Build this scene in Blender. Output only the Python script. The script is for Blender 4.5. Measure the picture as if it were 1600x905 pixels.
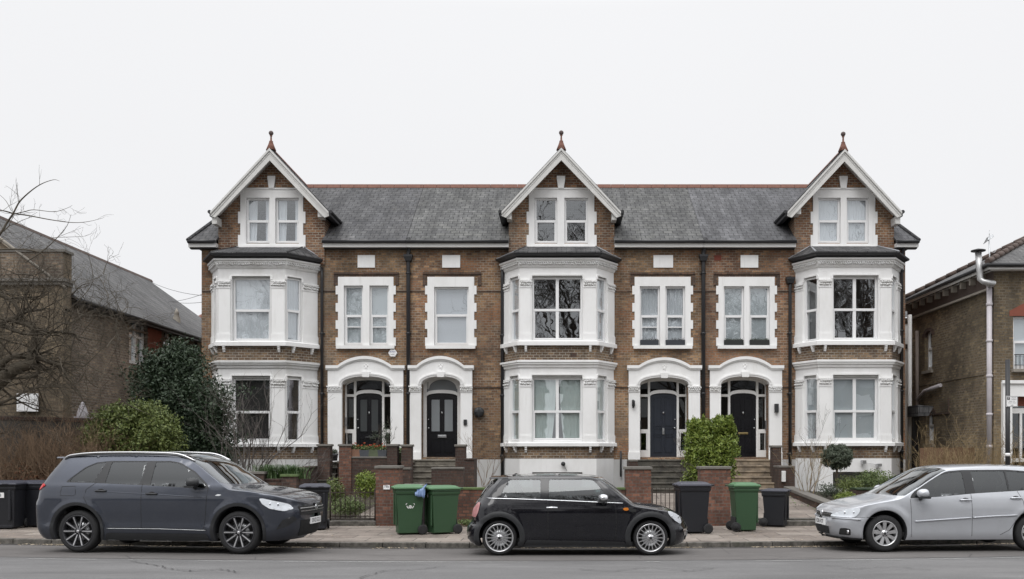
import bpy, math, random
import numpy as np
from mathutils import Vector, Matrix, noise
from mathutils.geometry import delaunay_2d_cdt

for o in list(bpy.data.objects): bpy.data.objects.remove(o)
S = bpy.context.scene
R = math.radians
random.seed(7)

# ------------------------------------------------------------------ camera
EYE = 1.70
FPX, CX, CY = 1500.0, 870.0, 705.0          # focal length and vanishing point, in photograph pixels
cam = bpy.data.cameras.new('camera'); camo = bpy.data.objects.new('camera', cam)
S.collection.objects.link(camo); S.camera = camo
camo.location = (0, 0, EYE); camo.rotation_euler = (R(90), 0, 0)
cam.sensor_width = 36; cam.lens = FPX/1600*36
cam.shift_x = (800-CX)/1600; cam.shift_y = (CY-452.5)/1600
cam.clip_start = .1; cam.clip_end = 2000

# ------------------------------------------------------------------ overcast daylight
W = bpy.data.worlds.new('World'); S.world = W; W.use_nodes = True
nt = W.node_tree; nt.nodes.clear()
SUN_EL, SUN_AZ = 52, 200
def N(nt, t, **k):
    n = nt.nodes.new(t)
    for a, b in k.items(): setattr(n, a, b)
    return n
sky = N(nt, 'ShaderNodeTexSky', sky_type='NISHITA', sun_disc=False, sun_elevation=R(SUN_EL), sun_rotation=R(SUN_AZ), air_density=1, dust_density=8)
hsv = N(nt, 'ShaderNodeHueSaturation'); hsv.inputs['Saturation'].default_value = .12
tc = N(nt, 'ShaderNodeTexCoord'); sx = N(nt, 'ShaderNodeSeparateXYZ')
rmp = N(nt, 'ShaderNodeValToRGB'); e = rmp.color_ramp.elements
e[0].position = 0; e[0].color = (.915, .92, .94, 1); e[1].position = 1; e[1].color = (2.35, 2.38, 2.44, 1)
for p, c in ((.28, .925), (.42, .94), (.62, 1.65)):
    q = e.new(p); q.color = (c, c*1.005, c*1.025, 1)
bg1 = N(nt, 'ShaderNodeBackground'); bg1.inputs[1].default_value = .05
bg2 = N(nt, 'ShaderNodeBackground'); bg2.inputs[1].default_value = .90
mx = N(nt, 'ShaderNodeMixShader'); mx.inputs[0].default_value = .96
cl = N(nt, 'ShaderNodeTexNoise'); cl.inputs['Scale'].default_value = 1.6; cl.inputs['Detail'].default_value = 3
cm = N(nt, 'ShaderNodeMapRange'); cm.inputs['To Min'].default_value = .97; cm.inputs['To Max'].default_value = 1.03
cv = N(nt, 'ShaderNodeVectorMath', operation='SCALE')
wo = N(nt, 'ShaderNodeOutputWorld')
L = nt.links.new
L(sky.outputs[0], hsv.inputs['Color']); L(hsv.outputs[0], bg1.inputs[0])
L(tc.outputs['Generated'], sx.inputs[0]); L(sx.outputs['Z'], rmp.inputs[0])
L(tc.outputs['Generated'], cl.inputs['Vector']); L(cl.outputs[0], cm.inputs[0])
L(rmp.outputs[0], cv.inputs[0]); L(cm.outputs[0], cv.inputs['Scale']); L(cv.outputs[0], bg2.inputs[0])
L(bg1.outputs[0], mx.inputs[1]); L(bg2.outputs[0], mx.inputs[2]); L(mx.outputs[0], wo.inputs[0])
sl = bpy.data.lights.new('sun', 'SUN'); sl.energy = 1.15; sl.angle = R(35); sl.color = (1, .985, .965)
so = bpy.data.objects.new('sun', sl); S.collection.objects.link(so)
so.rotation_euler = (R(90-SUN_EL), 0, R(-20))
S.view_settings.view_transform = 'Standard'; S.view_settings.look = 'None'
S.view_settings.exposure = .14; S.view_settings.gamma = 1
S.cycles.use_denoising = True
try: S.cycles.denoiser = 'OPENIMAGEDENOISE'
except Exception: pass
S.cycles.max_bounces = 8; S.cycles.transparent_max_bounces = 12; S.cycles.sample_clamp_indirect = 8

# ------------------------------------------------------------------ coordinates
def WX(px, Y): return (px-CX)*Y/FPX
def WZ(py, Y): return EYE-(py-CY)*Y/FPX
def PT(px, py, Y): return Vector((WX(px, Y), Y, WZ(py, Y)))
F = 28.8            # main wall of the terrace
BF = 27.95          # front of the bays

# ------------------------------------------------------------------ mesh builder
class MB:
    def __init__(s): s.v = []; s.f = []; s.m = []; s.s = []
    def add(s, vs, fs, mi=0, smooth=False):
        o = len(s.v); s.v += [tuple(p) for p in vs]
        for f in fs: s.f.append([i+o for i in f]); s.m.append(mi); s.s.append(smooth)
        return s
    def quad(s, a, b, c, d, mi=0): return s.add([a, b, c, d], [(0, 1, 2, 3)], mi)
    def hexa(s, p, mi=0):   # p: 8 points, bottom ring 0-3, top ring 4-7
        return s.add(p, [(3, 2, 1, 0), (4, 5, 6, 7), (0, 1, 5, 4), (1, 2, 6, 5), (2, 3, 7, 6), (3, 0, 4, 7)], mi)
    def box(s, x0, x1, y0, y1, z0, z1, mi=0, tx=0, ty=0):
        return s.hexa([(x0, y0, z0), (x1, y0, z0), (x1, y1, z0), (x0, y1, z0),
                       (x0+tx, y0+ty, z1), (x1-tx, y0+ty, z1), (x1-tx, y1-ty, z1), (x0+tx, y1-ty, z1)], mi)
    def fbox(s, fr, a0, a1, d0, d1, z0, z1, mi=0):
        q = [fr(a, d, z) for z in (z0, z1) for a, d in ((a0, d0), (a1, d0), (a1, d1), (a0, d1))]
        return s.hexa(q, mi)
    def prism(s, poly, fn, mi=0, mi2=None, smooth=False):
        """poly: 2-D points; fn(p, k) -> 3-D point for k = 0, 1 (two faces of the slab)"""
        n = len(poly); vs = [fn(p, 0) for p in poly]+[fn(p, 1) for p in poly]
        s.add(vs, [list(range(n))[::-1], [n+i for i in range(n)]], mi)
        return s.add(vs, [(i, (i+1) % n, n+(i+1) % n, n+i) for i in range(n)], mi if mi2 is None else mi2, smooth)
    def xz(s, poly, y0, y1, mi=0): return s.prism(poly, lambda p, k: (p[0], y1 if k else y0, p[1]), mi)
    def xy(s, poly, z0, z1, mi=0): return s.prism(poly, lambda p, k: (p[0], p[1], z1 if k else z0), mi)
    def yz(s, poly, x0, x1, mi=0): return s.prism(poly, lambda p, k: (x1 if k else x0, p[0], p[1]), mi)
    def strip(s, xs, lo, hi, y0, y1, mi=0):
        vs = []
        for x in xs:
            a, b = lo(x), hi(x); vs += [(x, y0, a), (x, y0, b), (x, y1, b), (x, y1, a)]
        fs = []
        for i in range(len(xs)-1):
            p = 4*i; q = p+4
            fs += [(p, q, q+1, p+1), (p+1, q+1, q+2, p+2), (p+2, q+2, q+3, p+3), (p+3, q+3, q, p)]
        e = 4*(len(xs)-1)
        fs += [(0, 1, 2, 3), (e+3, e+2, e+1, e)]
        return s.add(vs, fs, mi)
    def tube(s, pts, r, n=8, mi=0, caps=True, smooth=True):
        pts = [Vector(p) for p in pts]; m = len(pts)
        rs = r if isinstance(r, (list, tuple)) else [r]*m
        vs = []; up = None
        for i, p in enumerate(pts):
            t = (pts[min(i+1, m-1)]-pts[max(i-1, 0)])
            if t.length < 1e-9: t = Vector((0, 0, 1))
            t.normalize()
            if up is None: up = Vector((0, 0, 1)) if abs(t.z) < .9 else Vector((1, 0, 0))
            a = t.cross(up)
            if a.length < 1e-6: a = t.cross(Vector((0, 1, 0)))
            a.normalize(); b = a.cross(t); up = b
            for k in range(n):
                w = 2*math.pi*k/n; vs.append(p+(a*math.cos(w)+b*math.sin(w))*rs[i])
        fs = [(i*n+k, i*n+(k+1) % n, (i+1)*n+(k+1) % n, (i+1)*n+k) for i in range(m-1) for k in range(n)]
        s.add(vs, fs, mi, smooth)
        if caps: s.add(vs[:n], [tuple(range(n))], mi); s.add(vs[-n:], [tuple(range(n))[::-1]], mi)
        return s
    def lathe(s, prof, c=(0, 0, 0), axis='z', n=24, mi=0, smooth=True, sc=(1, 1)):
        vs = []
        for r, h in prof:
            for k in range(n):
                w = 2*math.pi*k/n; a, b = r*math.cos(w)*sc[0], r*math.sin(w)*sc[1]
                q = {'z': (a, b, h), 'y': (a, h, b), 'x': (h, a, b)}[axis]
                vs.append((q[0]+c[0], q[1]+c[1], q[2]+c[2]))
        m = len(prof)
        return s.add(vs, [(i*n+k, i*n+(k+1) % n, (i+1)*n+(k+1) % n, (i+1)*n+k) for i in range(m-1) for k in range(n)], mi, smooth)
    def ball(s, c, r, mi=0, n=10, sz=(1, 1, 1)):
        vs = []; m = n//2+1
        for i in range(m+1):
            ph = math.pi*i/m
            for k in range(n):
                w = 2*math.pi*k/n
                vs.append((c[0]+r*sz[0]*math.sin(ph)*math.cos(w), c[1]+r*sz[1]*math.sin(ph)*math.sin(w), c[2]+r*sz[2]*math.cos(ph)))
        return s.add(vs, [(i*n+k, i*n+(k+1) % n, (i+1)*n+(k+1) % n, (i+1)*n+k) for i in range(m) for k in range(n)], mi, True)
    def sweep(s, plan, prof, mi=0, smooth=False):
        """plan: 2-D polyline seen left to right from outside; prof: (out, z) points; mitred corners"""
        P = [Vector(p) for p in plan]; n = len(P); rows = []
        for i in range(n):
            ds = []
            if i > 0: ds.append((P[i]-P[i-1]).normalized())
            if i < n-1: ds.append((P[i+1]-P[i]).normalized())
            ns = [Vector((d.y, -d.x)) for d in ds]
            b = sum(ns, Vector((0, 0))).normalized(); k = 1/max(.3, b.dot(ns[0]))
            rows.append([(P[i].x+b.x*o*k, P[i].y+b.y*o*k, z) for o, z in prof])
        m = len(prof); vs = [p for r in rows for p in r]
        fs = [(i*m+j, (i+1)*m+j, (i+1)*m+(j+1) % m, i*m+(j+1) % m) for i in range(n-1) for j in range(m)]
        fs += [tuple(range(m)), tuple(range((n-1)*m, n*m))[::-1]]
        return s.add(vs, fs, mi, smooth)
    def panel(s, fr, a0, a1, z0, z1, holes=(), th=.2, mi=0, mr=None):
        mr = mi if mr is None else mr
        A = sorted({a0, a1, *[h[0] for h in holes], *[h[1] for h in holes]}); Z = sorted({z0, z1, *[h[2] for h in holes], *[h[3] for h in holes]})
        A = [a for a in A if a0 <= a <= a1]; Z = [z for z in Z if z0 <= z <= z1]
        for i in range(len(A)-1):
            for j in range(len(Z)-1):
                a, z = (A[i]+A[i+1])/2, (Z[j]+Z[j+1])/2
                if any(h[0] < a < h[1] and h[2] < z < h[3] for h in holes): continue
                for d in (0, th):
                    s.quad(fr(A[i], d, Z[j]), fr(A[i+1], d, Z[j]), fr(A[i+1], d, Z[j+1]), fr(A[i], d, Z[j+1]), mi)
        def ring(x0, x1, y0, y1, m):
            for p, q in (((x0, y0), (x1, y0)), ((x1, y0), (x1, y1)), ((x1, y1), (x0, y1)), ((x0, y1), (x0, y0))):
                s.quad(fr(p[0], 0, p[1]), fr(q[0], 0, q[1]), fr(q[0], th, q[1]), fr(p[0], th, p[1]), m)
        ring(a0, a1, z0, z1, mi)
        for h in holes: ring(*h, mr)
        return s
    def build(s, name, mats, parent=None, uv=True, bevel=0, seg=2, recalc=True):
        if not isinstance(mats, (list, tuple)): mats = [mats]
        me = bpy.data.meshes.new(name); org = ORG.get(root_of(parent), Vector((0, 0, 0))) if parent else Vector((0, 0, 0))
        me.from_pydata([(p[0]-org.x, p[1]-org.y, p[2]-org.z) for p in s.v], [], s.f)
        for m in mats: me.materials.append(m)
        me.polygons.foreach_set('material_index', s.m); me.polygons.foreach_set('use_smooth', s.s)
        if recalc and len(s.f) < 60000:
            import bmesh
            bm = bmesh.new(); bm.from_mesh(me); bmesh.ops.remove_doubles(bm, verts=bm.verts, dist=1e-5)
            bmesh.ops.recalc_face_normals(bm, faces=bm.faces); bm.to_mesh(me); bm.free()
        if uv: box_uv(me, org)
        me.update()
        o = bpy.data.objects.new(name, me); S.collection.objects.link(o)
        if parent: o.parent = parent
        if bevel:
            b = o.modifiers.new('bevel', 'BEVEL'); b.width = bevel; b.segments = seg; b.limit_method = 'ANGLE'; b.angle_limit = R(35)
            w = o.modifiers.new('wn', 'WEIGHTED_NORMAL'); w.keep_sharp = True
            for p in me.polygons: p.use_smooth = True
        return o
def box_uv(me, org):
    uvl = me.uv_layers.new(name='UVMap'); n = len(me.loops)
    if not n: return
    co = np.empty(len(me.vertices)*3); me.vertices.foreach_get('co', co); co = co.reshape(-1, 3)+np.array(org)
    nf = len(me.polygons); nr = np.empty(nf*3); me.polygons.foreach_get('normal', nr); nr = nr.reshape(-1, 3)
    tot = np.empty(nf, int); me.polygons.foreach_get('loop_total', tot)
    vi = np.empty(n, int); me.loops.foreach_get('vertex_index', vi)
    # order loops by polygon (from_pydata keeps them in order)
    flip = nr[:, 1] > 0.001; nr[flip] *= -1
    t = np.stack([-nr[:, 1], nr[:, 0], np.zeros(nf)], 1); l = np.linalg.norm(t, axis=1); flat = l < .15
    t[flat] = (1, 0, 0); l[flat] = 1; t /= l[:, None]
    b = np.cross(nr, t); b[flat] = (0, 1, 0); b[b[:, 2] < 0] *= -1
    T = np.repeat(t, tot, 0); B = np.repeat(b, tot, 0); p = co[vi]
    uv = np.stack([(p*T).sum(1), (p*B).sum(1)], 1)
    uvl.data.foreach_set('uv', uv.ravel())

ORG = {}
def root_of(o):
    while o is not None and o.parent: o = o.parent
    return o.name if o is not None else None
def thing(name, label, cat, loc=(0, 0, 0), group=None, world=True):
    o = bpy.data.objects.new(name, None); S.collection.objects.link(o); o.location = loc; o.empty_display_size = .2
    o['label'] = label; o['category'] = cat
    if group: o['group'] = group
    if world: ORG[o.name] = Vector(loc)
    return o
def tag(o, label=None, cat=None, group=None, kind=None):
    if label: o['label'] = label
    if cat: o['category'] = cat
    if group: o['group'] = group
    if kind: o['kind'] = kind
    return o
def kids(o): return [c for c in bpy.data.objects if c.parent == o]
def copy_tree(o, parent=None):
    c = o.copy(); S.collection.objects.link(c); c.parent = parent
    for ch in kids(o): copy_tree(ch, c)
    return c
def frame_of(o2, u, z=0):
    o2 = Vector(o2); u = Vector(u).normalized(); n = Vector((u.y, -u.x))
    return lambda a, d, zz: (o2.x+u.x*a-n.x*d, o2.y+u.y*a-n.y*d, zz+z)
def text(s, size, fr, mat, parent, name='lettering', ext=.001, align='CENTER', sx=1):
    """fr(a, b) -> 3-D point of the text plane"""
    cu = bpy.data.curves.new('t', 'FONT'); cu.body = s; cu.size = size; cu.align_x = align; cu.align_y = 'CENTER'
    o = bpy.data.objects.new('t', cu); S.collection.objects.link(o)
    dg = bpy.context.evaluated_depsgraph_get(); m = o.evaluated_get(dg).to_mesh()
    mb = MB(); mb.add([fr(v.co.x*sx, v.co.y) for v in m.vertices], [list(p.vertices) for p in m.polygons])
    o.evaluated_get(dg).to_mesh_clear(); bpy.data.objects.remove(o); bpy.data.curves.remove(cu)
    return mb.build(name, mat, parent, uv=False, recalc=False)

# ------------------------------------------------------------------ materials
class NT:
    def __init__(s, name):
        s.m = bpy.data.materials.new(name); s.m.use_nodes = True; s.t = s.m.node_tree
        s.b = s.t.nodes['Principled BSDF']
    def n(s, t, ins=None, **k):
        x = s.t.nodes.new(t)
        for a, b in k.items(): setattr(x, a, b)
        for a, b in (ins or {}).items():
            if isinstance(b, bpy.types.NodeSocket): s.t.links.new(b, x.inputs[a])
            else: x.inputs[a].default_value = b
        return x
    def l(s, a, b): s.t.links.new(a, b)
    def noise(s, scale, detail=3, rough=.55, vec=None, dist=0):
        return s.n('ShaderNodeTexNoise', {'Vector': vec or s.obj(), 'Scale': scale, 'Detail': detail, 'Roughness': rough, 'Distortion': dist}).outputs[0]
    def obj(s):
        if not hasattr(s, '_g'): s._g = s.n('ShaderNodeTexCoord')
        return s._g.outputs['Object']
    def uv(s): s.obj(); return s._g.outputs['UV']
    def ramp(s, fac, *st):
        r = s.n('ShaderNodeValToRGB', {0: fac}); e = r.color_ramp.elements
        for i, (p, c) in enumerate(st):
            q = e[i] if i < 2 else e.new(p)
            q.position = p; q.color = (*((c,)*3 if isinstance(c, (int, float)) else c), 1)
        return r.outputs[0]
    def mix(s, f, a, b, mode='MIX'):
        m = s.n('ShaderNodeMix', data_type='RGBA', blend_type=mode)
        for i, v in ((0, f), (6, a), (7, b)):
            if isinstance(v, bpy.types.NodeSocket): s.l(v, m.inputs[i])
            else: m.inputs[i].default_value = v if i == 0 else (*((v,)*3 if isinstance(v, (int, float)) else v[:3]), 1)
        return m.outputs[2]
    def scale(s, vec, sc):
        return s.n('ShaderNodeMapping', {'Vector': vec, 'Scale': sc}).outputs[0]
    def set(s, col=None, rough=None, **k):
        for key, v in (('Base Color', col), ('Roughness', rough), *k.items()):
            if v is None: continue
            key = key.replace('_', ' ')
            if isinstance(v, bpy.types.NodeSocket): s.l(v, s.b.inputs[key])
            elif key == 'Base Color': s.b.inputs[key].default_value = (*((v,)*3 if isinstance(v, (int, float)) else v), 1)
            else: s.b.inputs[key].default_value = v
        return s
    def bump(s, h, strength=.4, dist=.01):
        b = s.n('ShaderNodeBump', {'Height': h, 'Strength': strength, 'Distance': dist}); s.l(b.outputs[0], s.b.inputs['Normal']); return s
def plain(name, col, rough=.6, metal=0, var=.12, nscale=6, bump=0, **k):
    t = NT(name); c = Vector(col) if not isinstance(col, (int, float)) else Vector((col,)*3)
    f = t.noise(nscale, 5)
    t.set(t.mix(f, tuple(c*(1-var)), tuple(c*(1+var))), rough, Metallic=metal, **k)
    if bump: t.bump(t.noise(nscale*8, 3), bump, .004)
    return t.m
def brickmat(name, A, B, C, dark, mortar, patch=.5, seed=0, rowh=.075, w=.17, soot=.5, msize=.0095, orange=None):
    t = NT(name); uv = t.uv()
    off = t.n('ShaderNodeVectorMath', {0: t.obj(), 1: (seed*13.7, seed*3.1, seed*7.9)}, operation='ADD').outputs[0]
    low = t.ramp(t.noise(.45, 4, .6, off), (.38, 0), (.62, 1)); mid = t.ramp(t.noise(1.3, 5, .65, off), (.42, 0), (.6, 1))
    c1 = t.mix(low, A, B); c2 = t.mix(mid, C, B)
    K = dict(Scale=1, Bias=0)
    kw = {'Vector': uv, 'Scale': 1, 'Mortar Size': msize, 'Mortar Smooth': .15, 'Bias': 0, 'Brick Width': w, 'Row Height': rowh}
    br = t.n('ShaderNodeTexBrick', {**kw, 'Color1': c1, 'Color2': c2, 'Mortar': (*mortar, 1)}, offset=.5)
    rnd = t.n('ShaderNodeTexBrick', {**kw, 'Mortar Size': 0, 'Color1': (0, 0, 0, 1), 'Color2': (1, 1, 1, 1), 'Mortar': (0, 0, 0, 1)}, offset=.5)
    zone = t.ramp(t.noise(.8, 5, .7, off), (.36, .16), (.66, .62))
    dk = t.n('ShaderNodeMath', {0: rnd.outputs[0], 1: zone}, operation='LESS_THAN').outputs[0]
    lt = t.n('ShaderNodeMath', {0: rnd.outputs[0], 1: .86}, operation='GREATER_THAN').outputs[0]
    bc = t.mix(t.n('ShaderNodeMath', {0: dk, 1: .72}, operation='MULTIPLY').outputs[0], t.mix(.5, c1, c2), dark)
    bc = t.mix(.45, bc, br.outputs[0]); bc = t.mix(t.n('ShaderNodeMath', {0: lt, 1: .45}, operation='MULTIPLY').outputs[0], bc, tuple(min(1, v*1.7) for v in B))
    if orange: bc = t.mix(t.n('ShaderNodeMath', {0: t.ramp(t.noise(.7, 2, .5, t.scale(off, (1, 1, 1.9))), (.58, 0), (.66, 1)), 1: .6}, operation='MULTIPLY').outputs[0], bc, orange)
    mort = t.mix(t.ramp(t.noise(1.0, 5, .7, off), (.4, 0), (.65, 1)), mortar, tuple(v*.42 for v in mortar))
    col = t.mix(br.outputs['Fac'], bc, mort)
    st = t.ramp(t.noise(.9, 6, .7, t.scale(off, (1.6, 1, .5))), (.40, 1), (.74, 1-soot))
    col = t.mix(1, col, st, 'MULTIPLY')
    big = t.ramp(t.noise(.33, 5, .6, t.scale(off, (1.5, 1, .7))), (.36, .66), (.62, 1.12)); col = t.mix(1, col, big, 'MULTIPLY')
    col = t.mix(t.ramp(t.noise(.6, 4, .7, t.scale(off, (1, 1, .6))), (.55, 0), (.72, .5)), col, t.mix(.5, dark, mortar))
    fine = t.ramp(t.noise(22, 4, .7), (.3, .72), (.7, 1.28)); col = t.mix(1, col, fine, 'MULTIPLY')
    t.set(col, .92); t.bump(br.outputs['Fac'], -.7, .008)
    return t.m
def slatemat(name, a, b, c, joint_shade, seed=0, w=.28, h=.19, moss=None):
    t = NT(name); uv = t.uv()
    off = t.n('ShaderNodeVectorMath', {0: t.obj(), 1: (seed*9.7, 0, seed*5.1)}, operation='ADD').outputs[0]
    low = t.ramp(t.noise(.5, 5, .65, t.scale(off, (1, .6, .6))), (.35, 0), (.65, 1))
    br = t.n('ShaderNodeTexBrick', {'Vector': uv, 'Color1': t.mix(low, a, b), 'Color2': t.mix(low, b, c), 'Mortar': (*joint_shade, 1), 'Scale': 1, 'Mortar Size': .011, 'Mortar Smooth': .1, 'Bias': 0, 'Brick Width': w, 'Row Height': h}, offset=.5)  # dark joints also paint the shadow line of each slate course
    streak = t.ramp(t.noise(2.2, 5, .7, t.scale(uv, (1, .22, 1))), (.38, .62), (.68, 1.25))
    col = t.mix(1, br.outputs[0], streak, 'MULTIPLY')
    col = t.mix(1, col, t.ramp(t.noise(9, 5, .75, t.scale(uv, (1, .45, 1))), (.3, .6), (.7, 1.45)), 'MULTIPLY')
    col = t.mix(t.ramp(t.noise(16, 3, .7, t.scale(uv, (1, .35, 1))), (.64, 0), (.72, .45)), col, (.30, .295, .28))
    if moss: col = t.mix(t.ramp(t.noise(5, 6, .7, off), (.6, 0), (.75, .5)), col, moss)
    t.set(col, .75); t.b.inputs['Specular IOR Level'].default_value = .25
    # each course lifts slightly at its lower edge
    sv = t.n('ShaderNodeSeparateXYZ', {0: uv}).outputs[1]
    saw = t.n('ShaderNodeMath', {0: t.n('ShaderNodeMath', {0: sv, 1: h}, operation='DIVIDE').outputs[0]}, operation='FRACT').outputs[0]
    hgt = t.n('ShaderNodeMath', {0: saw, 1: br.outputs['Fac']}, operation='ADD').outputs[0]
    t.bump(hgt, -.8, .012)
    return t.m
def stucco(name, base=.78, grime=.35, seed=0):
    t = NT(name); o = t.obj()
    g = t.ramp(t.noise(1.3, 6, .7, t.scale(o, (1, 1, .45))), (.45, 0), (.8, grime))
    g2 = t.ramp(t.noise(9, 5, .7), (.62, 0), (.8, grime*.7))
    m = t.n('ShaderNodeMath', {0: g, 1: g2}, operation='MAXIMUM').outputs[0]
    stk = t.ramp(t.noise(1.0, 5, .75, t.scale(o, (7, 7, .55))), (.56, 0), (.78, grime*1.1)); m = t.n('ShaderNodeMath', {0: m, 1: stk}, operation='MAXIMUM').outputs[0]
    t.set(t.mix(m, (base, base*.998, base*.99), (.42, .40, .36)), .75); t.bump(t.noise(40, 3), .12, .004)
    return t.m
def leafmat(name, a, b, c, rough=.5, scale=14):
    t = NT(name)
    f = t.n('ShaderNodeTexWhiteNoise', {0: t.n('ShaderNodeVectorMath', {0: t.obj(), 1: (.045,)*3}, operation='SNAP').outputs[0]}, noise_dimensions='3D').outputs[0]
    g = t.noise(2.2, 3)
    t.set(t.mix(t.ramp(f, (.1, 0), (.95, 1)), t.mix(g, a, b), c), rough); t.b.inputs['Specular IOR Level'].default_value = .4
    return t.m
M = {}
M['brick'] = brickmat('stock_brick', (.25, .12, .064), (.315, .195, .103), (.26, .135, .077), (.05, .037, .032), (.36, .315, .25), seed=1, soot=.55, orange=(.38, .175, .085))
M['brick_right'] = brickmat('stock_brick_right', (.25, .116, .066), (.305, .178, .096), (.26, .124, .073), (.055, .04, .034), (.34, .29, .23), seed=4, soot=.5, orange=(.38, .18, .095))
M['brick_gable'] = brickmat('gable_brick', (.24, .10, .055), (.27, .15, .08), (.20, .105, .06), (.055, .042, .038), (.40, .36, .29), seed=2, soot=.4)
M['brick_bay'] = brickmat('bay_brick', (.19, .115, .07), (.215, .145, .085), (.15, .095, .062), (.05, .04, .036), (.40, .36, .30), seed=6, soot=.4)
M['brick_old'] = brickmat('hall_brick', (.18, .125, .09), (.22, .165, .115), (.135, .098, .078), (.055, .044, .04), (.27, .235, .19), seed=7, soot=.5, msize=.013)
M['brick_pale'] = brickmat('pale_brick', (.195, .15, .10), (.23, .18, .12), (.155, .118, .08), (.12, .09, .065), (.22, .18, .13), seed=8, soot=.5)  # base colour darkened to include shade from the twigs in front
M['brick_side'] = brickmat('side_brick', (.20, .15, .088), (.25, .19, .11), (.155, .108, .068), (.06, .046, .036), (.26, .22, .165), seed=9, soot=.5, msize=.012)
M['brick_red'] = brickmat('garden_brick', (.155, .062, .04), (.18, .085, .055), (.12, .055, .04), (.055, .035, .028), (.15, .12, .10), seed=3, soot=.5)
M['brick_dark'] = brickmat('dark_garden_brick', (.10, .055, .042), (.12, .07, .05), (.08, .048, .04), (.045, .033, .03), (.11, .09, .075), seed=5, soot=.5)
M['slate'] = slatemat('slate', (.060, .060, .064), (.085, .085, .088), (.115, .113, .113), (.022, .022, .024), 1, moss=(.13, .125, .10))
M['slate_right'] = slatemat('slate_newer', (.08, .08, .086), (.10, .10, .105), (.125, .125, .13), (.035, .035, .037), 3)
M['slate_mid'] = slatemat('slate_weathered', (.075, .075, .075), (.10, .10, .10), (.14, .14, .132), (.024, .024, .026), 2, moss=(.16, .155, .13))
M['slate_hall'] = slatemat('slate_hall', (.085, .084, .085), (.11, .108, .108), (.13, .127, .125), (.04, .04, .04), 5, w=.3, h=.22)
M['stucco'] = stucco('white_stucco', .83, .30)
M['stucco_worn'] = stucco('worn_stucco', .70, .55)
M['render_cream'] = stucco('cream_render', .52, .5)
M['orn'] = stucco('moulded_stucco', .66, .75)
M['upvc'] = plain('white_frame', .80, .3, var=.02)
M['white_paint'] = plain('white_paint', (.74, .735, .72), .5, var=.06, nscale=4)
M['barge'] = plain('barge_paint', (.60, .595, .575), .6, var=.16, nscale=5, bump=.2)
M['black_iron'] = plain('black_pipe', (.018, .018, .020), .45, var=.3)
M['black_plastic'] = plain('black_plastic', (.022, .023, .025), .5, var=.15)
M['lead'] = plain('lead', (.35, .36, .38), .5, var=.2)
M['terracotta'] = plain('terracotta', (.17, .078, .055), .8, var=.35, nscale=9)
M['stone'] = plain('stone', (.27, .245, .21), .85, var=.3, nscale=5, bump=.4)
M['cap'] = plain('coping', (.15, .14, .125), .9, var=.35, nscale=7, bump=.4)
M['cap_green'] = plain('mossy_coping', (.09, .13, .05), .95, var=.5, nscale=9, bump=.5)
def treadmat(n, a, b):
    t = NT(n); t.set(t.mix(t.ramp(t.noise(3.5, 6, .7), (.35, 0), (.65, 1)), a, b), .9); t.bump(t.noise(50, 3), .3, .004); return t.m
M['step_dark'] = treadmat('step_dark', (.045, .042, .036), (.12, .11, .09))
M['step_tan'] = treadmat('step_tan', (.13, .105, .08), (.36, .29, .21))
M['step_grey'] = treadmat('step_grey', (.10, .09, .075), (.22, .20, .165))
def curtainmat(n, col, tr=.25):
    t = NT(n); t.set(col, .9); t.b.inputs['Transmission Weight'].default_value = 0
    d = t.n('ShaderNodeBsdfTranslucent', {'Color': (*col, 1)}); m = t.n('ShaderNodeMixShader', {0: tr, 1: t.b.outputs[0], 2: d.outputs[0]})
    t.l(m.outputs[0], t.t.nodes['Material Output'].inputs[0]); return t.m
M['net'] = curtainmat('net_curtain', (.66, .69, .72), .08); M['blind'] = curtainmat('roller_blind', (.48, .52, .54), .06); M['slat'] = curtainmat('venetian_slat', (.55, .58, .62), .1)  # blind grey also stands in for sky reflection in one upper window
M['drape'] = curtainmat('drape', (.55, .62, .60), .08); M['darkblind'] = curtainmat('dark_blind', (.06, .055, .055))
def glassmat(n, tint=(.96, .975, .98), k=1.9, wob=.02, rough=0):
    t = NT(n); t.t.nodes.remove(t.b)
    fc = t.n('ShaderNodeLayerWeight', {'Blend': .5}).outputs['Facing']      # same from both sides of the pane
    p5 = t.n('ShaderNodeMath', {0: fc, 1: 5.0}, operation='POWER').outputs[0]
    f0 = t.n('ShaderNodeMath', {0: p5, 1: .96, 2: .04}, operation='MULTIPLY_ADD').outputs[0]
    f = t.n('ShaderNodeMath', {0: f0, 1: k}, operation='MULTIPLY', use_clamp=True)
    tr = t.n('ShaderNodeBsdfTransparent', {'Color': (*tint, 1)}); gl = t.n('ShaderNodeBsdfGlossy', {'Roughness': rough, 'Color': (.95, .98, 1, 1)})
    bp = t.n('ShaderNodeBump', {'Height': t.noise(1.4, 2), 'Strength': 1, 'Distance': wob}); t.l(bp.outputs[0], gl.inputs['Normal'])
    m = t.n('ShaderNodeMixShader', {0: f.outputs[0], 1: tr.outputs[0], 2: gl.outputs[0]})
    t.l(m.outputs[0], t.t.nodes['Material Output'].inputs[0]); return t.m
M['glass'] = glassmat('window_glass', k=5.4, wob=.0020)
M['glass_golf'] = glassmat('green_tint_glass', (.17, .21, .21), 2.0, 0); M['glass_suv'] = glassmat('suv_glass', (.13, .155, .165), 2.3, 0)
M['glass_car'] = glassmat('car_glass', (.215, .255, .25), 1.9, 0)
M['glass_lamp'] = glassmat('lamp_glass', (.96, .97, .98), 1.2, 0)
M['glass_dark'] = glassmat('tinted_glass', (.10, .11, .12), 2.6, 0)
M['frosted'] = plain('frosted_glass', (.20, .215, .225), .25, var=.05)
M['frosted_dark'] = plain('dark_frosted_glass', (.055, .06, .062), .2, var=.05)
M['door_black'] = plain('black_door', (.007, .007, .009), .22, var=.2)
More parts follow.
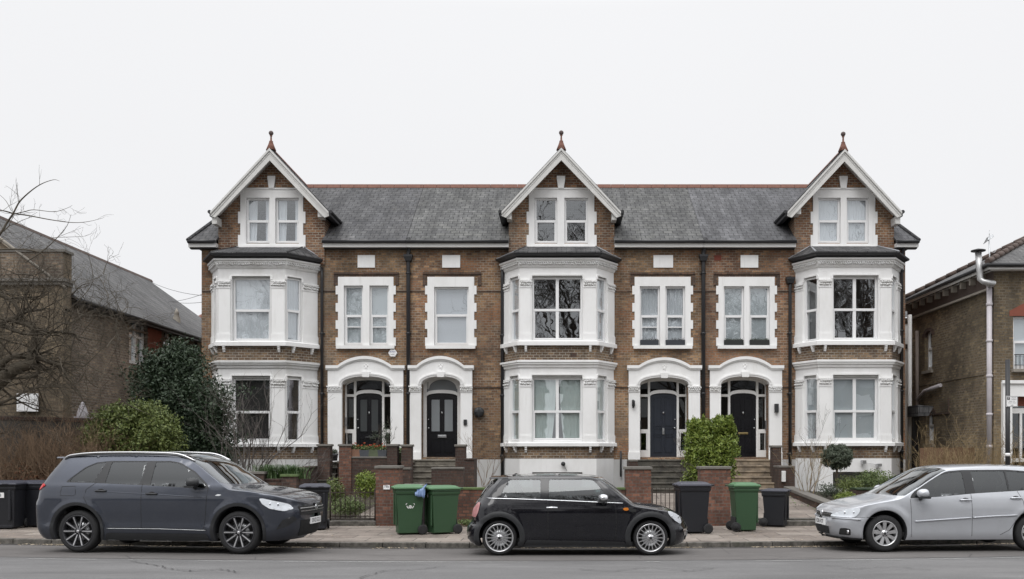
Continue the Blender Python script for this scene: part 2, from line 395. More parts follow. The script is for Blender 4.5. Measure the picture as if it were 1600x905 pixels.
M['door_blue'] = plain('blue_black_door', (.019, .023, .033), .35, var=.15)
M['chrome'] = plain('chrome', (.75, .76, .78), .12, 1, var=.03)
M['steel'] = plain('steel', (.5, .51, .52), .35, 1, var=.1)
M['brass'] = plain('brass', (.42, .33, .16), .35, 1, var=.1)
M['ridge_dull'] = plain('dull_ridge', (.085, .06, .05), .9, var=.3, nscale=9)
M['dark_int'] = plain('dark_interior', (.02, .02, .02), .9)
M['room'] = plain('room_wall', (.16, .15, .14), .9)
M['tyre'] = plain('tyre', (.018, .018, .019), .85, var=.2, nscale=20)
M['white'] = plain('white_card', .82, .5, var=.03)
M['ink'] = plain('ink', (.02, .02, .025), .6)
M['blue_ink'] = plain('blue_ink', (.03, .05, .22), .6)
M['bark'] = plain('bark', (.085, .07, .058), .95, var=.45, nscale=12, bump=.6)
M['bark_moss'] = plain('mossy_bark', (.075, .062, .045), .95, var=.5, nscale=8, bump=.8)
M['twig'] = plain('twig', (.20, .135, .085), .9, var=.4, nscale=3)
M['twig_gold'] = plain('golden_twig', (.26, .19, .10), .9, var=.4, nscale=3)
M['twig_grey'] = plain('grey_twig', (.13, .115, .105), .9, var=.35, nscale=3)
M['soil'] = plain('soil', (.045, .036, .026), 1, var=.5, nscale=6, bump=.8)
M['holly'] = leafmat('dark_leaf', (.011, .024, .011), (.020, .040, .018), (.040, .062, .030), .5)
M['privet'] = leafmat('bush_leaf', (.05, .075, .015), (.085, .12, .028), (.17, .20, .06), .5)
M['laurel'] = leafmat('hedge_leaf', (.06, .105, .012), (.12, .175, .024), (.23, .28, .055), .45)
M['topi'] = leafmat('grey_leaf', (.040, .055, .034), (.06, .078, .05), (.12, .14, .10), .6)
M['low'] = leafmat('low_leaf', (.06, .10, .025), (.09, .14, .04), (.18, .22, .09), .6)
M['blade'] = leafmat('blade_leaf', (.03, .07, .02), (.05, .10, .03), (.10, .16, .06), .5)
M['redleaf'] = leafmat('russet_leaf', (.10, .03, .018), (.13, .05, .025), (.20, .09, .04), .7)
M['flower'] = leafmat('red_flower', (.42, .04, .02), (.50, .08, .03), (.30, .10, .03), .6)
M['litter'] = leafmat('fallen_leaf', (.16, .11, .06), (.28, .22, .14), (.42, .36, .27), .8)
# ------------------------------------------------------------------ ground
def kerb_y(x):
    q = lambda t: 17.55+.009*(t+1)**2
    if x > 12: return q(12)+.234*(x-12)
    if x < -14: return q(-14)-(-.234)*(-14-x)
    return q(x)
ROAD_K = -.075
def road_z(d):          # d = distance out from the kerb
    return ROAD_K+min(d, 2.2)/2.2*.075 if d < 2.2 else min(.012*(d-2.2), .04)
t = NT('asphalt')
sp = t.noise(240, 2, .7); lo = t.noise(1.1, 6, .65, t.scale(t.obj(), (.35, 1, 1)))
c = t.mix(t.ramp(lo, (.3, 0), (.7, 1)), (.105, .103, .103), (.158, .155, .154)); c = t.mix(1, c, t.ramp(sp, (.3, .45), (.7, 1.6)), 'MULTIPLY')
c = t.mix(t.ramp(t.noise(.5, 6, .7, t.scale(t.obj(), (.3, 1.3, 1))), (.5, 0), (.56, .28)), c, (.07, .068, .067))
c = t.mix(t.ramp(t.noise(130, 2, .5), (.68, 0), (.76, .6)), c, (.30, .29, .27))
t.set(c, .92); t.bump(sp, .5, .006); M['asphalt'] = t.m
t = NT('parking_asphalt')
sp = t.noise(200, 2, .7); lo = t.noise(.9, 6, .65, t.scale(t.obj(), (.5, 1, 1)))
c = t.mix(t.ramp(lo, (.3, 0), (.7, 1)), (.088, .081, .077), (.138, .129, .124)); c = t.mix(1, c, t.ramp(sp, (.3, .72), (.7, 1.28)), 'MULTIPLY')
c = t.mix(t.ramp(t.noise(1.7, 5, .6, t.scale(t.obj(), (.7, 1.4, 1))), (.6, 0), (.7, .45)), c, (.045, .042, .04))
vor = t.n('ShaderNodeTexVoronoi', {'Vector': t.obj(), 'Scale': .55}, feature='DISTANCE_TO_EDGE').outputs[0]
c = t.mix(t.ramp(vor, (.0, .55), (.008, 0)), c, (.03, .03, .03))
t.set(c, .9); t.bump(sp, .4, .005); M['parking'] = t.m
t = NT('paving')
br = t.n('ShaderNodeTexBrick', {'Vector': t.uv(), 'Color1': (.165, .135, .115, 1), 'Color2': (.26, .225, .195, 1), 'Mortar': (.07, .06, .05, 1), 'Scale': 1, 'Mortar Size': .012, 'Mortar Smooth': .3, 'Bias': 0, 'Brick Width': .9, 'Row Height': .62}, offset=.4)
c = t.mix(1, br.outputs[0], t.ramp(t.noise(2.2, 6, .7), (.3, .62), (.7, 1.25)), 'MULTIPLY')
c = t.mix(t.ramp(t.noise(26, 4, .7), (.58, 0), (.75, .7)), c, (.40, .36, .31))
c = t.mix(t.ramp(t.noise(14, 5, .7), (.58, 0), (.74, .6)), c, (.075, .065, .05))
t.set(c, .92); t.bump(br.outputs['Fac'], -.5, .01); M['paving'] = t.m
t = NT('kerbstone')
c = t.mix(t.ramp(t.noise(7, 6, .7), (.35, 0), (.65, 1)), (.045, .042, .036), (.15, .138, .122))
c = t.mix(t.ramp(t.noise(2.5, 4, .7), (.55, 0), (.7, .5)), c, (.05, .055, .03)); t.set(c, .9); t.bump(t.noise(60, 3), .5, .005); M['kerb'] = t.m
t = NT('worn_paint')
t.set((.42, .42, .40), .85); al = t.ramp(t.noise(28, 5, .75), (.42, 0), (.62, .62)); t.l(al, t.b.inputs['Alpha']); M['paint'] = t.m
M['tar'] = plain('crack_fill', (.03, .029, .028), .9)
t = NT('gutter_grime'); t.set((.04, .036, .032), .95); al = t.ramp(t.noise(6, 6, .75, t.scale(t.obj(), (.6, 1.6, 1))), (.36, .15), (.62, .85)); t.l(al, t.b.inputs['Alpha']); M['grime'] = t.m
def grid_sheet(name, xs, ys, z, mat, parent=None):
    mb = MB(); nx = len(xs)
    vs = [(x, y if not callable(y) else y(x), z(x, (y if not callable(y) else y(x)))) for y in ys for x in xs]
    mb.add(vs, [(j*nx+i, j*nx+i+1, (j+1)*nx+i+1, (j+1)*nx+i) for j in range(len(ys)-1) for i in range(nx-1)])
    return mb.build(name, mat, parent)
XS = [-300, -60, -30]+[i*.8 for i in range(-28, 29)]+[30, 60, 300]
off = lambda d: (lambda x: kerb_y(x)-d)
tag(grid_sheet('ground', [-400, -60, 0, 60, 400], [-300, 0, 60, 700], lambda x, y: -.30, M['soil']), kind='structure')
tag(grid_sheet('road', XS, [-9, off(8), off(3), off(2.2), off(1.1), off(.02)], lambda x, y: road_z(kerb_y(x)-y), M['asphalt']), kind='structure')
tag(grid_sheet('parking_lane', XS, [off(2.75), off(2.2), off(1.1), off(.02)], lambda x, y: road_z(kerb_y(x)-y)+.004, M['parking']), kind='structure')
mb = MB()
for i in range(len(XS)-1):
    x0, x1 = XS[i], XS[i+1]
    if x1-x0 > 2: segs = [(x0, x1)]
    else: segs = [(x0, x1)]
    for a, b in segs:
        ya, yb = kerb_y(a), kerb_y(b); g = .006; dz = random.uniform(-.004, .004)
        mb.hexa([(a+g, ya, -.3), (b-g, yb, -.3), (b-g, yb+.15, -.3), (a+g, ya+.15, -.3), (a+g, ya+.012, .02+dz), (b-g, yb+.012, .02+dz), (b-g, yb+.15, .022+dz), (a+g, ya+.15, .022+dz)])
tag(mb.build('kerb', M['kerb'], bevel=.012), kind='structure')
tag(grid_sheet('pavement', XS, [off(-.15), off(-1.5), off(-3), lambda x: max(21.62, kerb_y(x)+3.4)], lambda x, y: .018, M['paving']), kind='structure')
tag(grid_sheet('opposite_pavement', XS, [-9, -12, -16], lambda x, y: .05, M['paving']), kind='structure')
def gz(y):              # the front gardens climb towards the houses
    return .10 if y < 22 else min(.52, .10+(y-22)*.095)
tag(grid_sheet('garden_soil', [-60, -20]+list(np.arange(-14, 14.1, 1.0))+[20, 60], [21.6, 22, 23, 24, 25, 26, 27, 28, 29.5, 45], lambda x, y: gz(y), M['soil']), kind='structure')
tag(grid_sheet('gutter', XS, [off(.34), off(.02)], lambda x, y: road_z(kerb_y(x)-y)+.008, M['grime']), kind='structure')
# broken parking-bay line
mb = MB()
for (p0, p1) in ((30, 146), (198, 262), (312, 392), (448, 515), (535, 648), (655, 705), (722, 830), (1008, 1030), (1178, 1252), (1316, 1412), (1460, 1540), (1560, 1640)):
    Y0 = 14.8; x0, x1 = WX(p0, Y0), WX(p1, Y0); k = 6; D = 2.95
    for i in range(k):
        a, b = x0+(x1-x0)*i/k, x0+(x1-x0)*(i+1)/k
        z = lambda x, d: road_z(d)+.008
        mb.quad((a, kerb_y(a)-D-.075, z(a, D+.075)), (b, kerb_y(b)-D-.075, z(b, D+.075)), (b, kerb_y(b)-D, z(b, D)), (a, kerb_y(a)-D, z(a, D)))
tag(mb.build('bay_marking', M['paint']), kind='structure')
# old cracks in the asphalt
rr = random.Random(9)
for pts, w_ in ((((205, 877), (250, 884), (262, 889), (300, 893), (345, 890), (380, 897)), .012), (((560, 905), (600, 893), (655, 890), (700, 884)), .009), (((905, 890), (960, 894), (1010, 887), (1075, 893), (1120, 889)), .010), (((1290, 884), (1330, 889), (1400, 886), (1460, 893)), .009)):
    P = []
    for (p, q_) in zip(pts, pts[1:]):
        for j in range(8): s_ = j/8; px, py = p[0]+(q_[0]-p[0])*s_, p[1]+(q_[1]-p[1])*s_; Y_ = FPX*1.68/(py-CY); P.append(Vector((WX(px, Y_)+rr.uniform(-.02, .02), Y_+rr.uniform(-.05, .05), 0)))
    mb = MB()
    for p, q_ in zip(P, P[1:]):
        t_ = (q_-p).normalized(); n_ = Vector((-t_.y, t_.x, 0))*w_*rr.uniform(.4, 1)
        z_ = lambda v: road_z(kerb_y(v.x)-v.y)+.009
        mb.quad((p.x-n_.x, p.y-n_.y, z_(p)), (q_.x-n_.x, q_.y-n_.y, z_(q_)), (q_.x+n_.x, q_.y+n_.y, z_(q_)), (p.x+n_.x, p.y+n_.y, z_(p)))
    tag(mb.build('road_crack', M['tar'], recalc=False), kind='structure')
# leaf litter in the gutter and along the wall foot
mb = MB(); rr = random.Random(3)
for i in range(4200):
    x = rr.uniform(-13, 12)
    if rr.random() < .62: d = abs(rr.gauss(0, .16))+.02; y = kerb_y(x)-d; z = road_z(d)+.010
    elif rr.random() < .5: y = 21.45-abs(rr.gauss(0, .13)); z = .026
    else: y = rr.uniform(kerb_y(x)+.2, 21.4); z = .026
    if noise.noise(Vector((x*.9, y*.6, 0))) < -.15: continue
    s = rr.uniform(.009, .028); a = rr.uniform(0, 6.3); ca, sa = math.cos(a)*s, math.sin(a)*s
    t1, t2 = rr.uniform(0, .012), rr.uniform(0, .012)
    mb.quad((x+ca, y+sa, z+t1), (x-sa*.6, y+ca*.6, z), (x-ca, y-sa, z+t2), (x+sa*.6, y-ca*.6, z))
tag(mb.build('leaf_litter', M['litter'], uv=False, recalc=False), 'pale fallen leaves lying in the gutter and on the pavement', 'leaf litter', kind='stuff')

# ------------------------------------------------------------------ windows
def window(root, fr, a0, a1, z0, z1, style='sash', curtain='net', depth=.12, name='window', rail=.5, fw=.055, seed=0):
    """white frame (the part) with glass and curtain (its sub-parts)"""
    g = .004; a0 += g; a1 -= g; z0 += g; z1 -= g
    mb = MB(); d0, d1 = depth, depth+.07
    zr = z0+(z1-z0)*rail
    B = lambda x0, x1, y0, y1, e0=d0, e1=d1: mb.fbox(fr, x0, x1, e0, e1, y0, y1)
    B(a0, a0+fw, z0, z1); B(a1-fw, a1, z0, z1); B(a0+fw, a1-fw, z1-fw, z1); B(a0+fw, a1-fw, z0, z0+fw*1.25)
    i0, i1 = a0+fw, a1-fw
    if style != 'single':
        B(i0, i1, zr-.035, zr+.035, d0-.012, d1)
        s = .028
        B(i0, i0+s, z0+fw*1.25, zr-.035, d0-.008, d1); B(i1-s, i1, z0+fw*1.25, zr-.035, d0-.008, d1); B(i0+s, i1-s, z0+fw*1.25, z0+fw*1.25+s*1.2, d0-.008, d1)
    if style == 'cross': 
        am = (a0+a1)/2; B(am-.045, am+.045, z0+fw*1.25, zr-.035, d0-.004, d1); B(am-.045, am+.045, zr+.035, z1-fw, d0-.004, d1)
    if style == 'bar':
        B(i0, i1, z0+(zr-z0)*.62, z0+(zr-z0)*.62+.03)
    w = mb.build(name, M['upvc'], root)
    gb = MB(); gd = depth+.045
    gb.quad(fr(i0, gd, z0+fw), fr(i1, gd, z0+fw), fr(i1, gd, zr), fr(i0, gd, zr)); gb.quad(fr(i0, gd-.012, zr), fr(i1, gd-.012, zr), fr(i1, gd-.012, z1-fw), fr(i0, gd-.012, z1-fw))
    gb.build('glass', M['glass'], w, uv=False)
    if curtain in ('net', 'drape', 'drape_gap', 'netsides'):
        cb = MB(); n = 60; rr = random.Random(seed); ph = [rr.uniform(0, 6) for _ in range(3)]; m = 8
        rngs = {'net': [(0, 1, 0, 0)], 'drape': [(0, 1, 0, 0)], 'drape_gap': [(0, .47, 0, .14), (.55, 1, .14, 0)], 'netsides': [(0, .42, 0, .1), (.80, 1, 0, 0)]}[curtain]
        for (f0, f1, pl, pr) in rngs:
            vs = []; top = z1-fw+.02; bot = z0+.02
            for j in range(m+1):
                v = j/m; z = top+(bot-top)*v; pin = math.sin(min(v*1.5, 1)*math.pi/2)*v
                for i in range(n+1):
                    u = i/n; l, r2 = f0+pl*pin*.0, f1
                    if pl: l = f0+pl*v*v*.6
                    if pr: r2 = f1-pr*v*v*.6
                    a = a0+fw*.5+(a1-a0-fw)*(l+(r2-l)*u)
                    d = depth+.088+.009*math.sin(u*(f1-f0)*46+ph[0]+v*.6)+.006*math.sin(u*(f1-f0)*91+ph[1])
                    vs.append(fr(a, d, z))
            cb.add(vs, [(j*(n+1)+i, j*(n+1)+i+1, (j+1)*(n+1)+i+1, (j+1)*(n+1)+i) for j in range(m) for i in range(n)], 0, True)
        cb.build('curtain', M['net' if curtain.startswith('net') else 'drape'], w, uv=False, recalc=False)
    elif curtain in ('blind', 'darkblind'):
        cb = MB(); cb.fbox(fr, a0+fw*.6, a1-fw*.6, depth+.075, depth+.079, z0+.03, z1-fw+.02); cb.build('blind', M[curtain], w, uv=False)
    elif curtain == 'slat':
        cb = MB(); z = z0+.04
        while z < z1-.05:
            cb.add([fr(a0+fw*.6, depth+.075, z), fr(a1-fw*.6, depth+.075, z), fr(a1-fw*.6, depth+.085, z+.034), fr(a0+fw*.6, depth+.085, z+.034)], [(0, 1, 2, 3)]); z += .034
        cb.build('blind', M['slat'], w, uv=False, recalc=False)
    return w
def ornament(mb, fr, a0, a1, z0, z1, d=-.03, step=.07, seed=0):
    rr = random.Random(seed); a = a0+step/2
    while a < a1:
        for r in range(2):
            z = z0+(z1-z0)*(.3+.42*r)+rr.uniform(-.008, .008)
            mb.ball(fr(a+rr.uniform(-.01, .01)+(r*.5*step), d-.008, z), rr.uniform(.026, .036), n=6)
        a += step
# ------------------------------------------------------------------ a two-storey canted bay with its gable above
def bay(root, c, fF):
    """c: pixel measurements of this bay"""
    y = dict(plinth=717, sill=(692.5, 697.5), low=(590, 690), frieze=575, corn=(563.5, 575), brick=545, usill=(533.5, 540), up=(432.5, 533), ufr=418, ucorn=(404.5, 418), eave=(398, 404.5))
    dy = c.get('dy', 0); Z = lambda py: WZ(py+dy, BF)
    xl, xr = WX(c['fl'], BF), WX(c['fr'], BF); wl, wr = WX(c['wl'], F), WX(c['wr'], F)
    bw = part_empty_mesh = None
    plan = [(wl, F-.002), (xl, BF), (xr, BF), (wr, F-.002)]
    def tt(px, side):       # parameter along a cant from the pixel column
        (xa, ya), (xb, yb) = (plan[0], plan[1]) if side == 0 else (plan[2], plan[3])
        k = (px-CX)/FPX; t = (k*ya-xa)/((xb-xa)-k*(yb-ya)); return t*math.dist((xa, ya), (xb, yb))
    Lc = [math.dist(plan[0], plan[1]), xr-xl, math.dist(plan[2], plan[3])]
    frs = [frame_of(plan[0], Vector(plan[1])-Vector(plan[0])), frame_of(plan[1], (1, 0)), frame_of(plan[2], Vector(plan[3])-Vector(plan[2]))]
    hole_f = (WX(c['win'][0], BF)-xl, WX(c['win'][1], BF)-xl)
    hl = (tt(c['lwin'][0], 0), tt(c['lwin'][1], 0)) if c.get('lwin') else (Lc[0]*.34, Lc[0]*.76)
    hr = (tt(c['rwin'][0], 2), tt(c['rwin'][1], 2)) if c.get('rwin') else (Lc[2]*.24, Lc[2]*.66)
    HZ = [hl, hole_f, hr]
    mb = MB()
    for i, fr in enumerate(frs):
        a0, a1 = HZ[i]
        mb.panel(fr, 0, Lc[i], .3, Z(y['plinth']), [((hole_f[0]), hole_f[1], .62, Z(738))] if i == 1 and c.get('base', True) else [], .2, 0)
        mb.panel(fr, 0, Lc[i], Z(y['plinth']), Z(y['sill'][1]), [], .18, 1)
        mb.panel(fr, 0, Lc[i], Z(y['sill'][1]), Z(y['frieze']), [(a0, a1, Z(y['low'][1]), Z(y['low'][0]-6))], .2, 0)
        mb.panel(fr, 0, Lc[i], Z(y['frieze']), Z(y['usill'][1]), [], .18, 1)
        mb.panel(fr, 0, Lc[i], Z(y['usill'][1]), Z(y['ucorn'][0]), [(a0, a1, Z(y['up'][1]), Z(y['up'][0]-4))], .2, 0)
    for zz in (Z(y['sill'][1])+.02, Z(y['frieze']), Z(y['usill'][1])+.02):      # floors inside the bay
        mb.xy([(wl+.1, F-.05), (xl+.1, BF+.1), (xr-.1, BF+.1), (wr-.1, F-.05)], zz-.05, zz, 2)
    b = mb.build('bay_window', [M['stucco_worn' if c.get('worn') else 'stucco'], M['brick_bay'], M['room']], root)
    # windows
    st = c['style']; cu = c['cur']
    for lvl, (zz, rail) in enumerate(((y['low'], .5), (y['up'], .5))):
        for i in range(3):
            a0, a1 = HZ[i]; wz0, wz1 = Z(zz[1]), Z(zz[0])
            window(root, frs[i], a0, a1, wz0, wz1, st if i == 1 else 'sash', cu[lvl][0 if i == 1 else 1], name='bay_sash_window', rail=.47+.02*(lvl), fw=.05 if i == 1 else .032, depth=.12 if i == 1 else .035, seed=lvl*3+i)
            # shadow-casting hood board above each window
            mb = MB(); hz = Z(zz[0]-6+(2 if lvl else 0))
            fm = MB(); fm.fbox(frs[i], a0+.002, a1-.002, .06, .19, wz1+.001, Z(zz[0]-(4 if lvl else 6))-.002); fm.build('head_board', M['barge'], b)
            n = 10; e = .07; A0, A1 = a0-e, a1+e
            pts = [(A0, wz1-.06), (A0, wz1)]+[(A0+e*1.2*(1-math.cos(k/n*math.pi/2)), wz1+(hz-wz1)*math.sin(k/n*math.pi/2)) for k in range(1, n+1)]
            pts += [(A1-e*1.2*(1-math.cos(k/n*math.pi/2)), wz1+(hz-wz1)*math.sin(k/n*math.pi/2)) for k in range(n, 0, -1)]+[(A1, wz1), (A1, wz1-.06)]
            out = [(p[0]*1, p[1]) for p in pts]
            ins = [(min(max(p[0], a0+.0), a1-.0), p[1]-(.03 if k not in (0, len(pts)-1) else 0)) for k, p in enumerate(pts)]
            for k in range(len(pts)-1):
                P = [frs[i](q[0], d, q[1]) for q in (out[k], out[k+1], (ins[k+1][0], ins[k+1][1]-.015), (ins[k][0], ins[k][1]-.015)) for d in (-.028,)]
                Q = [frs[i](q[0], .0, q[1]) for q in (out[k], out[k+1], (ins[k+1][0], ins[k+1][1]-.015), (ins[k][0], ins[k][1]-.015))]
                mb.hexa([P[0], P[1], P[2], P[3], Q[0], Q[1], Q[2], Q[3]])
            mb.build('hood_mould', M['stucco'], b)
    # mouldings
    def ring(name, prof, mat, ext=0):
        pl = [(wl-ext*0, F-.004), (xl, BF), (xr, BF), (wr, F-.004)]
        m = MB(); m.sweep(pl, prof); return m.build(name, mat, b)
    z = Z(y['sill'][0]); z2 = Z(y['sill'][1]); ring('sill', [(.0, z+.03), (.115, z), (.115, z2), (0, z2)], M['stucco'])
    z = Z(y['usill'][0]); z2 = Z(y['usill'][1]); ring('sill', [(.0, z+.03), (.115, z-.01), (.115, z2), (0, z2)], M['stucco'])
    z = Z(y['corn'][0]); z2 = Z(y['corn'][1]); h = z-z2
    ring('cornice', [(0, z+.02), (.13, z), (.13, z-h*.25), (.10, z-h*.3), (.10, z-h*.5), (.05, z-h*.62), (.045, z-h*.9), (.0, z2)], M['orn' if c.get('worn') else 'stucco'])
    z = Z(y['ucorn'][0]); z2 = Z(y['ucorn'][1]); h = z-z2
    ring('cornice', [(0, z), (.15, z), (.15, z-h*.18), (.11, z-h*.26), (.055, z-h*.85), (.03, z2), (0, z2-.01)], M['stucco'])
    m = MB()
    for i, fr in enumerate(frs): ornament(m, fr, -.02, Lc[i]+.02, z-h*.78, z-h*.28, -.085, .062, i)
    m.build('cornice_ornament', M['orn'], b, uv=False)
    # pilasters with capitals and bases
    for i, fr in enumerate(frs):
        a0, a1 = HZ[i]
        for (p0, p1) in ((.0 if i != 1 else .0, a0-.03), (a1+.03, Lc[i])):
            if p1-p0 < .06: continue
            if i == 0 and p0 > .0: p1 = Lc[i]-.02
            for lvl, (zt, zb, cap) in enumerate(((y['low'][0]+1, y['sill'][0], 603), (y['up'][0]+5, y['usill'][0], 448))):
                m = MB(); zc0, zc1 = Z(cap), Z(zt)
                m.fbox(fr, p0+.02, p1-.015, -.035, .01, Z(zb)-.02, zc0)
                m.fbox(fr, p0, p1, -.055, .01, Z(zb)-.02, Z(zb)+.22); m.fbox(fr, p0+.01, p1-.008, -.045, .01, Z(zb)+.22, Z(zb)+.25)
                m.fbox(fr, p0+.005, p1-.005, -.05, .01, zc0-.03, zc0+.0); m.fbox(fr, p0, p1, -.06, .01, zc1-.035, zc1+.0)
                m.fbox(fr, p0+.015, p1-.01, -.04, .01, zc0, zc1-.035)
                q = m.build('pilaster', M['stucco'], b)
                m = MB(); ornament(m, fr, p0+.0, p1-.0, zc0, zc1-.02, -.05, .06, int(p0*10)); m.build('capital', M['orn'], b, uv=False)
    # corbels under both sills
    for lvl, (zb, zt) in enumerate(((707, 697.5), (549.5, 540))):
        for i, fr in enumerate(frs):
            for a in ((Lc[i]*.22, Lc[i]*.8) if i != 1 else (.18, Lc[i]-.18)):
                m = MB(); z1, z0 = Z(zt), Z(zb); h = z1-z0
                prof = [(.0, z1), (.10, z1), (.10, z1-h*.25), (.075, z1-h*.45), (.085, z1-h*.55), (.05, z1-h*.8), (.035, z0), (0, z0)]
                m.prism(prof, lambda p, k, a=a, fr=fr: fr(a-.032+.064*k, -p[0], p[1])); m.build('corbel', M['stucco'], b)
    # gutter and slate roof of the bay
    ze, zg = Z(y['eave'][0]), Z(y['eave'][1])
    ring('gutter', [(.10, ze-.10), (.27, ze-.045), (.285, ze+.0), (.25, ze-.01), (.12, ze-.01)], M['black_iron'])
    m = MB(); m.sweep([(wl, F-.004), (xl, BF), (xr, BF), (wr, F-.004)], [(0, zg), (.12, zg), (.12, ze-.02), (0, ze)]); m.build('soffit', M['black_iron'], b)
    yg = F-.055; zt = WZ(386.5+dy, yg); tl, tr = Vector((WX(c['gl'], yg), yg, zt)), Vector((WX(c['gr'], yg), yg, zt))
    def offs(i, o):
        P = [Vector(p) for p in plan]; ds = [(P[k+1]-P[k]).normalized() for k in range(3)]
        ns = [Vector((d.y, -d.x)) for d in ds]
        if i == 0: return P[0]+ns[0]*o
        if i == 3: return P[3]+ns[2]*o
        bsum = (ns[i-1]+ns[i]).normalized(); return P[i]+bsum*(o/bsum.dot(ns[i]))
    E = [Vector((*offs(i, .25), ze+.01)) for i in range(4)]; E[0].y = E[3].y = F-.01
    m = MB(); up = Vector((0, 0, .03))
    for P in ([E[1], E[2], tr, tl], [E[0], E[1], tl], [E[2], E[3], tr]):
        n = len(P); m.add([p+up for p in P]+[p-up*.5 for p in P], [tuple(range(n)), tuple(range(n, 2*n))[::-1]]+[(k, (k+1) % n, n+(k+1) % n, n+k) for k in range(n)])
    m.build('bay_roof', M['slate' if not c.get('slate') else c['slate']], b)
    for a_, b_ in ((E[1], tl), (E[2], tr)): m = MB(); m.tube([a_+up, b_+up], .022, 6); m.build('hip_lead', M['black_iron' if not c.get('leadhip') else 'lead'], b, uv=False)
    m = MB(); m.tube([tl+up, E[0]+up+Vector((0, -.02, 0))], .02, 6); m.tube([tr+up, E[3]+up+Vector((0, -.02, 0))], .02, 6); m.tube([tl+up, tr+up], .018, 6)
    m.build('flashing', M['lead'], b, uv=False)
    # ---------------- gable storey
    gx0, gx1 = WX(c['gw'][0], yg), WX(c['gw'][1], yg); xm = WX(c['apex'], 28.3); AP = WZ(c['ay'], 28.3)
    zeave = WZ(330, 28.3); half = WX(c['apex']+c['gh'], 28.3)-xm; sl = (AP-zeave)/half
    zroof = lambda x: AP-abs(x-xm)*sl-.12
    m = MB(); fr = frame_of((0, yg), (1, 0))
    win = c['gwin']; sur = c['gsur']      # gable windows: ((l, r), (l, r)), surround (l, r)
    zt1, zb1 = WZ(312, yg), WZ(378.5, yg); zs1 = WZ(295, yg)
    holes = [(WX(w[0], yg)-.05, WX(w[1], yg)+.05, zb1-.05, zt1+.05) for w in win]
    s0, s1 = WX(sur[0], yg), WX(sur[1], yg)
    zb = Z(404); k1_ = lambda v: (lambda x: v); zq = WZ(386, yg)
    m.strip([gx0, s0+.03], k1_(zb), zroof, yg, yg+.25); m.strip([s1-.03, gx1], k1_(zb), zroof, yg, yg+.25)
    m.strip([s0+.0301, s1-.0301], k1_(zb), k1_(zq), yg, yg+.25)
    m.strip([s0+.0301, xm, s1-.0301], k1_(zs1), lambda x: zroof(x), yg, yg+.25)
    for x0, x1 in ((gx0, gx0+.25), (gx1-.25, gx1)):       # cheeks running back to the main roof
        m.box(x0, x1, yg+.2501, F+2.2, zb, min(zroof(gx0), zroof(gx1)))
    m.build('gable_wall', M['brick_gable'], root)
    # white surround with quoined edges
    m = MB(); frs_ = lambda a, d, z: (a, yg+d, z)
    m.panel(frs_, s0, s1, WZ(386, yg), zs1, holes, .16, 0)
    for v in m.v[:]: pass
    m2 = MB()
    m2.v = [(a, b_-.035, c_) for a, b_, c_ in m.v]; m2.f, m2.m, m2.s = m.f, m.m, m.s
    zq0, zq1 = WZ(386, yg), WZ(322, yg); nq = 4
    for k in range(nq):
        if k % 2 == 0: z0_, z1_ = zq0+(zq1-zq0)*k/(nq-.5), zq0+(zq1-zq0)*(k+1)/(nq-.5); m2.box(s0-.07, s0-.001, yg-.036, yg+.02, z0_, z1_); m2.box(s1+.001, s1+.07, yg-.036, yg+.02, z0_, z1_)
    gs = m2.build('window_surround', M['stucco'], root)
    m = MB(); m.box(s0-.03, s1+.03, yg-.075, yg-.03, WZ(388, yg), WZ(384.5, yg)); m.box(s0+.005, s1-.005, yg-.06, yg-.03, zs1-.03, zs1+.012)
    k0, k1 = c['apex']-6.5, c['apex']+6.5; kx0, kx1 = WX(c['key'][0], yg), WX(c['key'][1], yg)
    m.prism([(kx0+.04, zs1-.0), (kx1-.04, zs1-.0), (kx1, WZ(280, yg)), (kx1, WZ(276, yg)), (kx0, WZ(276, yg)), (kx0, WZ(280, yg))], lambda p, k: (p[0], yg-.085+.08*k, p[1]))
    m.build('keystone', M['stucco'], gs)
    for k, h in enumerate(holes):
        window(root, frs_, h[0], h[1], h[2], h[3], 'sash', c['gcur'], depth=.07, name='gable_window', rail=.5, fw=.05, seed=k)
    # roof of the gable
    ov = .30; y0 = 28.30; ex = (AP-zeave+.0)/sl; ext = half
    ms = MB()
    for sgn in (-1, 1):
        A = Vector((xm, 0, AP)); B_ = Vector((xm+sgn*ext, 0, AP-ext*sl)); nrm = Vector((sgn*sl, 0, 1)).normalized()*.06
        ycut = 33.4
        P = [Vector((A.x, y0, A.z)), Vector((B_.x, y0, B_.z)), Vector((B_.x, F+2.2, B_.z)), Vector((A.x, F+4.3, A.z))]
        ms.hexa([p-nrm*.9 for p in P]+[p+nrm*.15 for p in P])
    ms.build('gable_roof', M['slate'], root)
    m = MB()
    bd = c.get('bd', .30)
    for sgn in (-1, 1):
        A = Vector((xm, AP-.05)); B_ = Vector((xm+sgn*(ext-.0), AP-ext*sl-.05))
        m.prism([(A.x, A.y), (B_.x, B_.y), (B_.x-sgn*.0, B_.y-.10), (B_.x-sgn*.13, B_.y-.15), (A.x, A.y-bd*1.12)], lambda p, k: (p[0], y0-.045+.06*k, p[1]))
        m.prism([(A.x, A.y+.02), (B_.x, B_.y+.02), (B_.x, B_.y-.05), (A.x, A.y-.06)], lambda p, k: (p[0], y0-.085+.05*k, p[1]))
        m.prism([(A.x, A.y-.10), (B_.x-sgn*.04, B_.y-.075), (B_.x-sgn*.05, B_.y-.095), (A.x, A.y-.125)], lambda p, k: (p[0], y0-.06+.02*k, p[1]))
        # soffit behind the bargeboard and the small bracket at its foot
        m.prism([(A.x, A.y-.12), (B_.x, B_.y-.05), (B_.x, B_.y-.08), (A.x, A.y-.16)], lambda p, k: (p[0], y0+.02+(yg-y0-.03)*k, p[1]))
        wx = gx1 if sgn > 0 else gx0
